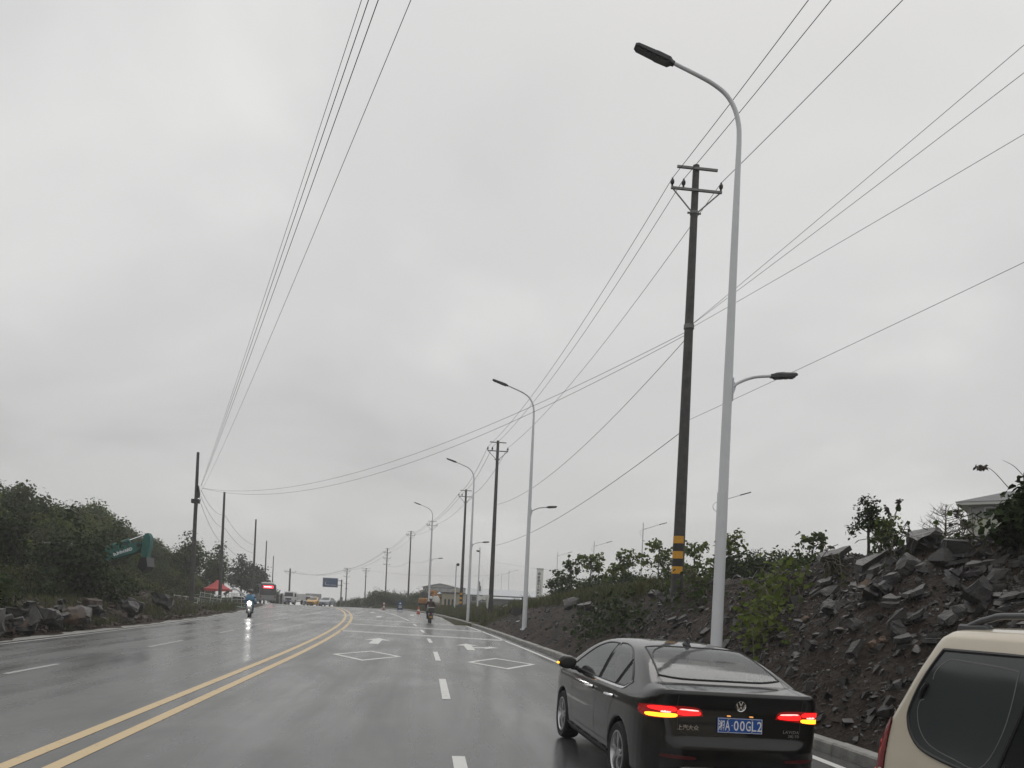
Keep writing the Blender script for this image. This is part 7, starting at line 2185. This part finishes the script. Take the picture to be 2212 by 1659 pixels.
for (px, py, dep, h, w, lab) in [(45, 1080, 38, 0, 2.0, 'tall dark tree at the far left edge of the hillside skyline'), (165, 1108, 36, 0, 2.3, 'broad dark tree left of the excavator boom'), (250, 1122, 62, 0, 2.2, 'round tree on the skyline above the boom'),
                                 (400, 1146, 88, 0, 2.6, 'round tree on the skyline left of the tall bare pole'), (462, 1172, 104, 0, 2.4, 'tree with a pointed top between the first two bare poles')]:
    g = at_land(px, py + 60, dep); zt = P(px, py, dep).z; h = max(2.5, zt - g.z)
    r_ = random.Random(px)
    cr = [(r_.uniform(-.5, .5) * w * .7, r_.uniform(-.5, .5) * w * .7, h * f, w * .5 * g_, w * .5 * g_, h * .17) for f, g_ in ((.35, 1.0), (.5, 1.05), (.62, .95), (.72, .8), (.84, .55), (.55, .9), (.45, .9))]
    tree('hillside_tree', lab, g, h, cr, px, M['leaf_dark' if dep < 60 else 'leaf_mid'], 260, 12, .22 if dep < 60 else .34, .22 if dep < 60 else .32)
# pines by the bus
def pine(label, px, pt, dep, w, seed):
    g = at_land(px, 1290, dep); h = P(px, pt, dep).z - g.z
    cr = [(math.cos(k * 2.4) * w * .25 * (1 - k / 9), math.sin(k * 2.4) * w * .25 * (1 - k / 9), h * (.32 + .075 * k), w * (.52 - .045 * k), w * (.52 - .045 * k), h * .06) for k in range(9)]
    return tree('pine_tree', label, g, h, cr, seed, M['leaf_pine'], 230, 13, .42, .28, 'quad', .16, group='pines beside the bus', limbs=30)
pine('tall layered pine tree just left of the bus', 520, 1190, 128, 5.2, 3)
pine('slender pine tree overlapping the bus from behind', 563, 1222, 138, 3.6, 4)
pine('small pine tree behind the bus roof at its left', 546, 1216, 134, 3.4, 5)
# --- saplings with big leaves on the right terrace
def sapling(label, px, pt, dep, w, n, seed, m='leaf_mid', leaf=.34, name='sapling', zb=None, lean=0):
    g = at_land(px, pt + 60, dep)
    if zb is not None: g.z = zb
    h = P(px, pt, dep).z - g.z
    o = thing(name, label, 'sapling', g)
    r_ = random.Random(seed); rn = np.random.default_rng(seed)
    b = MB(); top = Vector((lean + r_.uniform(-.15, .15), r_.uniform(-.15, .15), h * .92))
    b.tube([(0, 0, -.4), Vector((0, 0, 0)).lerp(top, .45) + Vector((r_.uniform(-.06, .06), 0, 0)), top], [.05, .038, .012], 7, cap=False)
    tips = []
    for i in range(n):
        t_ = r_.uniform(.34, 1.0); a = Vector((0, 0, 0)).lerp(top, t_); an = r_.uniform(0, 6.28)
        L = w * .5 * r_.uniform(.5, 1.0) * (1.15 - .75 * (t_ - .34))
        e = a + Vector((math.cos(an) * L, math.sin(an) * L, L * r_.uniform(.15, .6)))
        b.tube([a, a.lerp(e, .55) + Vector((0, 0, .06)), e], [.014, .010, .005], 4, cap=False); tips += [a.lerp(e, .55), e, a.lerp(e, .8), e]
    tips.append(top)
    me2 = b.mesh('trunk', True, fix=False); me2.materials.append(M['bark']); link('trunk', me2, None, o)
    T = np.array([tuple(t) for t in tips]); T = np.repeat(T, 4, 0) + rn.normal(size=(len(T) * 4, 3)) * .11
    V, Fc = leaf_cloud(T, rn.normal(size=(len(T), 3)) * .5 + np.array([0, 0, .8]), leaf * rn.uniform(.5, 1.15, len(T)), rn, 'broad', .45)
    me = np_mesh('crown', V, Fc); me.materials.append(M[m]); link('crown', me, None, o)
    return o
sap = [(1232, 1207, 52, 1.9, 14, 'leaf_dark', 'bushy sapling with pale leaves right of the sign pylon'), (1275, 1196, 50, 2.0, 16, 'leaf_mid', 'sapling before the third slim lamp'), (1356, 1188, 48, 2.0, 16, 'leaf_mid', 'sapling with a clear trunk left of the second slim lamp'),
       (1425, 1167, 44, 2.2, 16, 'leaf_mid', 'open leafy sapling just left of the banded pole'), (1500, 1166, 42, 2.3, 15, 'leaf_mid', 'open leafy sapling just right of the banded pole'), (1582, 1150, 34, 1.5, 16, 'leaf_bright', 'bright dense sapling right of the tall street lamp'),
       (1752, 1150, 30, 1.5, 8, 'leaf_dark', 'big-leaved sapling sticking out of the bushes above the bank'), (1320, 1222, 47, 1.4, 10, 'leaf_bright', 'low bright sapling between two taller ones'), (1200, 1232, 55, 1.6, 10, 'leaf_dark', 'dark low sapling close to the sign pylon')]
for i, (px, pt, dep, w, n_, m_, lab) in enumerate(sap): sapling(lab, px, pt, dep, w, n_ + 8, 500 + i, 'leaf_bright' if m_ != 'leaf_dark' else 'leaf_mid', .25 if dep > 40 else .20)
# the taller tree on the crest and its neighbours
g = at_land(1878, 1150, 17.5); h = P(1878, 1078, 17.5).z - g.z
tree('crest_tree', 'thin upright tree with a ragged crown on the crest of the bank', g, h, [(-.05, 0, h * .86, .24, .22, .22), (.02, 0, h * .70, .26, .24, .18), (-.26, 0, h * .50, .15, .15, .12), (-.34, .1, h * .42, .13, .12, .12), (.28, 0, h * .55, .22, .2, .2), (.30, .05, h * .40, .2, .2, .2), (-.15, 0, h * .62, .14, .14, .14)], 71, M['leaf_dark'], 150, 7, .085, .06, 'quad', .032, limbs=26)
g = at_land(1915, 1150, 16.8); h = P(1915, 1125, 16.8).z - g.z
tree('crest_bush', 'leafy bright bush right beside the thin tree on the crest', g, max(h, .9), [(0, 0, max(h, .9) * .7, .2, .2, .25), (.06, 0, max(h, .9) * .4, .28, .25, .25)], 72, M['leaf_bright'], 70, 8, .085, .07, 'quad', .02, cat='bush')
# shrubs of the right terrace
lab3 = 'green shrub of the hedge-like growth on the right terrace'
for k in range(46):
    dep = rr_.uniform(34, 62); px = rr_.uniform(1165, 1600)
    g = at_land(px, 1280, dep)
    if g.x - float(off(g.y)) - float(edge(g.y)) < 5.0: g.x += 2.0; g.z = tz(g.x, g.y)
    items.append((rr_.choice([2, 4, 5, 7, 0, 1]), (g.x, g.y, g.z - .1), rr_.uniform(.40, .72), rr_.uniform(0, 6.28), 1.0))
mass('undergrowth', 'green undergrowth beneath the saplings on the right terrace', items, 'undergrowth'); items = []
ORD = ['first', 'second', 'third', 'fourth', 'fifth', 'sixth', 'seventh', 'eighth', 'ninth', 'tenth', 'eleventh', 'twelfth', 'thirteenth', 'fourteenth', 'fifteenth', 'sixteenth', 'seventeenth', 'eighteenth', 'nineteenth', 'twentieth', 'twenty-first', 'twenty-second', 'twenty-third', 'twenty-fourth']
for k_, (px, dep, s) in enumerate(sorted([(1630, 30, .72), (1662, 29, .66), (1700, 28, .60), (1730, 27, .66), (1770, 26, .62), (1745, 29, .75), (1800, 24, .50), (1825, 23, .45), (1610, 33, .8), (1650, 34, .9), (1560, 36, .8), (1690, 32, .85), (1780, 30, .75)])):
    g = at_land(px, 1230, dep)
    shrub(rr_.choice([0, 1, 3, 6, 2]), (g.x, g.y, g.z - .1), s, rr_.uniform(0, 6.28), 'bush', 'dark bush on the bank crest, %s going right from the tall street lamp' % ORD[k_], 'bush', 'bushes along the bank crest')
for k_, (px, dep, s) in enumerate(sorted([(775, 150, 1.1), (800, 140, 1.0), (815, 130, 1.5), (840, 150, 1.7), (855, 155, 1.7), (825, 160, 1.8), (880, 150, 1.5), (895, 145, 1.4), (765, 170, 1.2), (740, 165, 1.0), (850, 128, .9), (870, 120, .7), (905, 140, 1.6), (920, 150, 1.8), (885, 118, .6), (600, 150, 1.3), (590, 140, 1.0), (612, 165, 1.4), (1020, 130, .8), (1045, 120, .7), (1110, 110, .8), (1140, 100, .8), (930, 160, 1.9)])):
    g = at_land(px, 1300, dep)
    shrub(rr_.choice([0, 2, 4, 5, 7]), (g.x, g.y, g.z - .15), s, rr_.uniform(0, 6.28), 'bush', 'low hazy bush near the road crest, %s of them from the left' % ORD[k_], 'bush', 'bushes near the road crest')
# --- creepers on the bank
def creeper(label, pts, m, n, leaf, seed, name='creeper', hgt=.35):
    r_ = np.random.default_rng(seed); hits = []
    for (px, py, w) in pts:
        for _ in range(n):
            h_ = hit(px + r_.normal() * w * .5, py + r_.normal() * w * .4)
            if h_ is not None: hits.append((h_.x, h_.y, h_.z + abs(r_.normal()) * hgt))
    H_ = np.array(hits); c = H_.mean(0)
    o = thing(name, label, 'creeper', (c[0], c[1], c[2]))
    V, Fc = leaf_cloud(H_ - c, r_.normal(size=H_.shape) * .45 + np.array([-.35, -.45, .7]), leaf * r_.uniform(.5, 1.2, len(H_)), r_, 'broad', .3)
    me = np_mesh('leaves', V, Fc); me.materials.append(M[m]); link('leaves', me, None, o)
    b = MB()
    for i in range(0, len(H_) - 3, max(1, len(H_) // 26)):
        a, e = Vector(H_[i] - c), Vector(H_[(i + 7) % len(H_)] - c)
        if (a - e).length < 1.2: b.tube([a, a.lerp(e, .5) + Vector((0, 0, .08)), e], .008, 4, cap=False)
    if b.v:
        me = b.mesh('vines', True, fix=False); me.materials.append(M['twig']); link('vines', me, None, o)
    return o
creeper('bright green creeper spreading over the upper bank right of the lamp', [(1668, 1290, 60), (1700, 1265, 55), (1660, 1310, 45)], 'leaf_bright', 90, .15, 1)
creeper('yellowish creeper at the foot of the bank behind the sedan roof', [(1640, 1370, 50), (1625, 1400, 40), (1660, 1345, 40)], 'leaf_bright', 90, .13, 2)
creeper('dark green creeper on the soil slope left of the sedan roof', [(1300, 1350, 60), (1330, 1325, 50), (1275, 1368, 40), (1350, 1352, 50)], 'leaf_dark', 130, .17, 3)
creeper('small yellow green plant on the bank above the large slab', [(1795, 1240, 30)], 'leaf_olive', 80, .09, 4, hgt=.2)
creeper('weeds at the foot of the banded pole', [(1440, 1285, 60), (1490, 1290, 50), (1520, 1270, 40)], 'leaf_mid', 90, .15, 5)
creeper('leafy clump hanging over the crest beside the thin tree', [(1930, 1180, 50), (1905, 1195, 40), (1960, 1170, 40)], 'leaf_dark', 120, .13, 6, hgt=.3)
# large leafy bush at the right edge
g = hit(2190, 1200) or at_land(2190, 1200, 13)
d_ = 12.5
g = at_land(2205, 1200, d_)
zt = P(2190, 1062, d_).z - g.z
tree('leafy_bush', 'tall bush with large drooping leaves at the right picture edge', g, zt, [(.0, 0, zt * .88, .18, .18, .2), (-.05, 0, zt * .66, .30, .3, .28), (.35, .1, zt * .75, .4, .4, .35), (-.2, 0, zt * .42, .32, .3, .25), (.4, .2, zt * .45, .5, .5, .4)], 81, M['leaf_dark'], 260, 8, .13, .08, 'broad', .03, cat='bush', limbs=20)
creeper('leafy growth below the house on the crest', [(2080, 1165, 40), (2040, 1160, 40), (2110, 1150, 40)], 'leaf_mid', 90, .12, 7, hgt=.35)
# dead twiggy bush
g = at_land(2040, 1165, 15.5); zt = P(2040, 1090, 15.5).z - g.z
tw = thing('dead_bush', 'bare twiggy dead bush on the crest left of the cream house', 'bush', g)
b = MB(); r_ = random.Random(4)
b.tube([(0, 0, -.2), (.02, 0, zt * .5), (0, 0, zt)], [.022, .015, .004], 5, cap=False)
for k in range(46):
    z_ = zt * r_.uniform(.12, .9); a = r_.uniform(0, 6.28); L = .55 * (1.1 - z_ / zt) + .08
    e = Vector((math.cos(a) * L, math.sin(a) * L, z_ + L * .45)); s_ = Vector((0, 0, z_))
    b.tube([s_, s_.lerp(e, .5) + Vector((0, 0, -.02)), e], [.007, .005, .002], 4, cap=False)
    for j in range(3):
        t0 = s_.lerp(e, r_.uniform(.4, .9)); b.tube([t0, t0 + Vector((r_.uniform(-.1, .1), r_.uniform(-.1, .1), r_.uniform(.03, .13)))], [.004, .0015], 3, cap=False)
me = b.mesh('twigs', True, fix=False); me.materials.append(M['twig']); link('twigs', me, None, tw)
# reed stalks
def reed(label, px0, py0, px1, py1, dep, plume=True, r=.006, hang=0.0):
    a, e = P(px0, py0, dep), P(px1, py1, dep)
    g = Vector((a.x, a.y, tz(a.x, a.y)))
    o = thing('reed', label, 'reed', a, 0, 'reeds on the crest of the bank')
    b = MB(); d = e - a; mid = d * .55 + Vector((0, 0, hang))
    b.tube([tuple(x) for x in curve_pts([Vector((0, 0, 0)), mid, d], 8)], [r * (1.2 - .8 * i / 16) for i in range(17)], 5, cap=False)
    me = b.mesh('stalk', True, fix=False); me.materials.append(M['twig']); link('stalk', me, None, o)
    if plume:
        rn = np.random.default_rng(int(px1)); t = rn.uniform(.68, 1.0, 60)
        cp = np.array(curve_pts([Vector((0, 0, 0)), mid, d], 20)); pts = cp[(t * (len(cp) - 1)).astype(int)] + rn.normal(size=(60, 3)) * .012
        V, Fc = leaf_cloud(pts, rn.normal(size=(60, 3)), .07 * rn.uniform(.6, 1.2, 60), rn, 'quad', .8)
        me = np_mesh('plume', V, Fc); me.materials.append(M['twig']); link('plume', me, None, o)
reed('long arching reed with a drooping plume above the cream house', 2180, 1055, 2106, 1007, 11.5, True, .005, .10)
reed('second thin reed leaning out at the right picture edge', 2225, 1045, 2166, 994, 11.0, False, .005, .05)
reed('upright reed right of the thin tree, the taller one', 1924, 1150, 1945, 1076, 16.0, True, .008)
reed('upright reed right of the thin tree, the shorter one', 1930, 1150, 1915, 1094, 16.2, True, .008)
reed('lone reed with a plume left of the cream house', 2085, 1150, 2062, 1100, 15, True, .006)
# bare broken branch leaning by the pylon
br = thing('dead_branch', 'bare forked branch leaning beside the sign pylon', 'branch', at_land(1150, 1300, 80))
b = MB()
for e in ((-.9, 0, 2.1), (-1.3, 0, 1.6), (-.5, 0, 1.9), (-1.5, 0, 1.15)): b.tube([(.9, 0, .1), (.1, 0, .8), e], [.05, .04, .012], 5, cap=False)
me = b.mesh('limbs', True, fix=False); me.materials.append(M['twig']); link('limbs', me, None, br)
# --- grass
def grass(name, label, X, Y, Z, hgt, seed, m='grass', wid=.018):
    r_ = np.random.default_rng(seed); n = len(X)
    a = r_.uniform(0, 2 * math.pi, n); h_ = hgt * r_.uniform(.45, 1.2, n); bend = r_.normal(0, .3, (n, 2)) * h_[:, None]
    s = np.stack([np.cos(a), np.sin(a), 0 * a], -1) * wid * r_.uniform(.6, 1.4, n)[:, None]
    b0 = np.stack([X, Y, Z], -1); mid = b0 + np.stack([bend[:, 0] * .35, bend[:, 1] * .35, h_ * .6], -1); tip = b0 + np.stack([bend[:, 0], bend[:, 1], h_], -1)
    V = np.stack([b0 - s, b0 + s, mid + s * .7, tip, mid - s * .7], 1).reshape(-1, 3); b = np.arange(n)[:, None] * 5
    V2 = V; Fq = np.concatenate([b + np.array([[0, 1, 2, 4]]), np.concatenate([b + 4, b + 2, b + 3, b + 3], 1)])
    me = bpy.data.meshes.new(name)
    q4 = (b + np.array([[0, 1, 2, 4]])); t3 = (b + np.array([[4, 2, 3]]))
    me.vertices.add(len(V)); me.vertices.foreach_set('co', V.astype(np.float32).ravel())
    li = np.concatenate([q4.ravel(), t3.ravel()]).astype(np.int32); me.loops.add(len(li)); me.loops.foreach_set('vertex_index', li)
    me.polygons.add(2 * n); me.polygons.foreach_set('loop_start', np.concatenate([np.arange(n) * 4, 4 * n + np.arange(n) * 3]).astype(np.int32)); me.polygons.foreach_set('loop_total', np.concatenate([np.full(n, 4), np.full(n, 3)]).astype(np.int32))
    me.update(calc_edges=True)
    o = link(name, me, M[m]); return tag(o, label, 'grass', kind='stuff')
def land_pts(n, qf, y0, y1, seed):
    r_ = np.random.default_rng(seed); Y = r_.uniform(y0, y1, n); q = qf(r_, Y, n); X = q + off(Y); return X, Y, terrain(X, Y)
X, Y, Z = land_pts(30000, lambda r_, Y, n: edge(Y) + .62 + bankw(Y) * r_.uniform(.75, 1.05, n) + r_.exponential(3.0, n), 26, 62, 1)
grass('terrace_grass', 'tufted grass along the top of the right terrace', X, Y, Z - .03, .55, 2)
X, Y, Z = land_pts(22000, lambda r_, Y, n: edge(Y) + .9 + r_.exponential(4.5, n), 52, 130, 3)
grass('far_verge_grass', 'rough grass on the far right verge below the buildings', X, Y, Z - .03, .42, 4, wid=.03)
X, Y, Z = land_pts(22000, lambda r_, Y, n: -12.6 - r_.exponential(2.2, n), 19, 66, 5)
mzz = (sstep(-12.3, -14.6, X - off(Y)) * .95) * sstep(19, 22, Y) * sstep(62, 50, Y)
keep = fbm(X * .6, Y * .6, 91, 3) > -.02
grass('verge_grass', 'straggly grass and weeds among the left rocks', X[keep], Y[keep], (Z + mzz - .1)[keep], .36, 6)
X, Y, Z = land_pts(20000, lambda r_, Y, n: -13.2 - r_.exponential(6, n), 60, 130, 7)
grass('slope_grass', 'rough grass on the far left slope behind the barriers', X, Y, Z - .03, .5, 8, wid=.035)
# tall pale grass under the boom
g = at_land(280, 1260, 36); r_ = np.random.default_rng(12)
X = g.x - 1 + r_.normal(0, 1.5, 4000); Y = g.y + r_.normal(0, 1.4, 4000)
k9 = X - off(Y) < -15.2; X, Y = X[k9], Y[k9]
grass('tall_grass', 'tall pale grass growing under the excavator boom', X, Y, terrain(X, Y) + .3, 1.5, 13, wid=.02)

# ------------------------------------------------------------------ haze
hz = MB(); hz.box((-30, 140, 3.5), (640, 420, 39))
ho_ = hz.build('haze', None, None, smooth=False)
hm = bpy.data.materials.new('haze'); hm.use_nodes = True
hn = hm.node_tree.nodes; hn.clear()
hout = hn.new('ShaderNodeOutputMaterial'); hv = hn.new('ShaderNodeVolumePrincipled')
hv.inputs['Color'].default_value = (1, 1, 1, 1); hv.inputs['Density'].default_value = .0011; hv.inputs['Anisotropy'].default_value = .15
hm.node_tree.links.new(hv.outputs[0], hout.inputs['Volume'])
ho_.data.materials.append(hm); ho_['kind'] = 'stuff'; ho_['label'] = 'pale rainy haze hanging over the whole road'; ho_['category'] = 'haze'
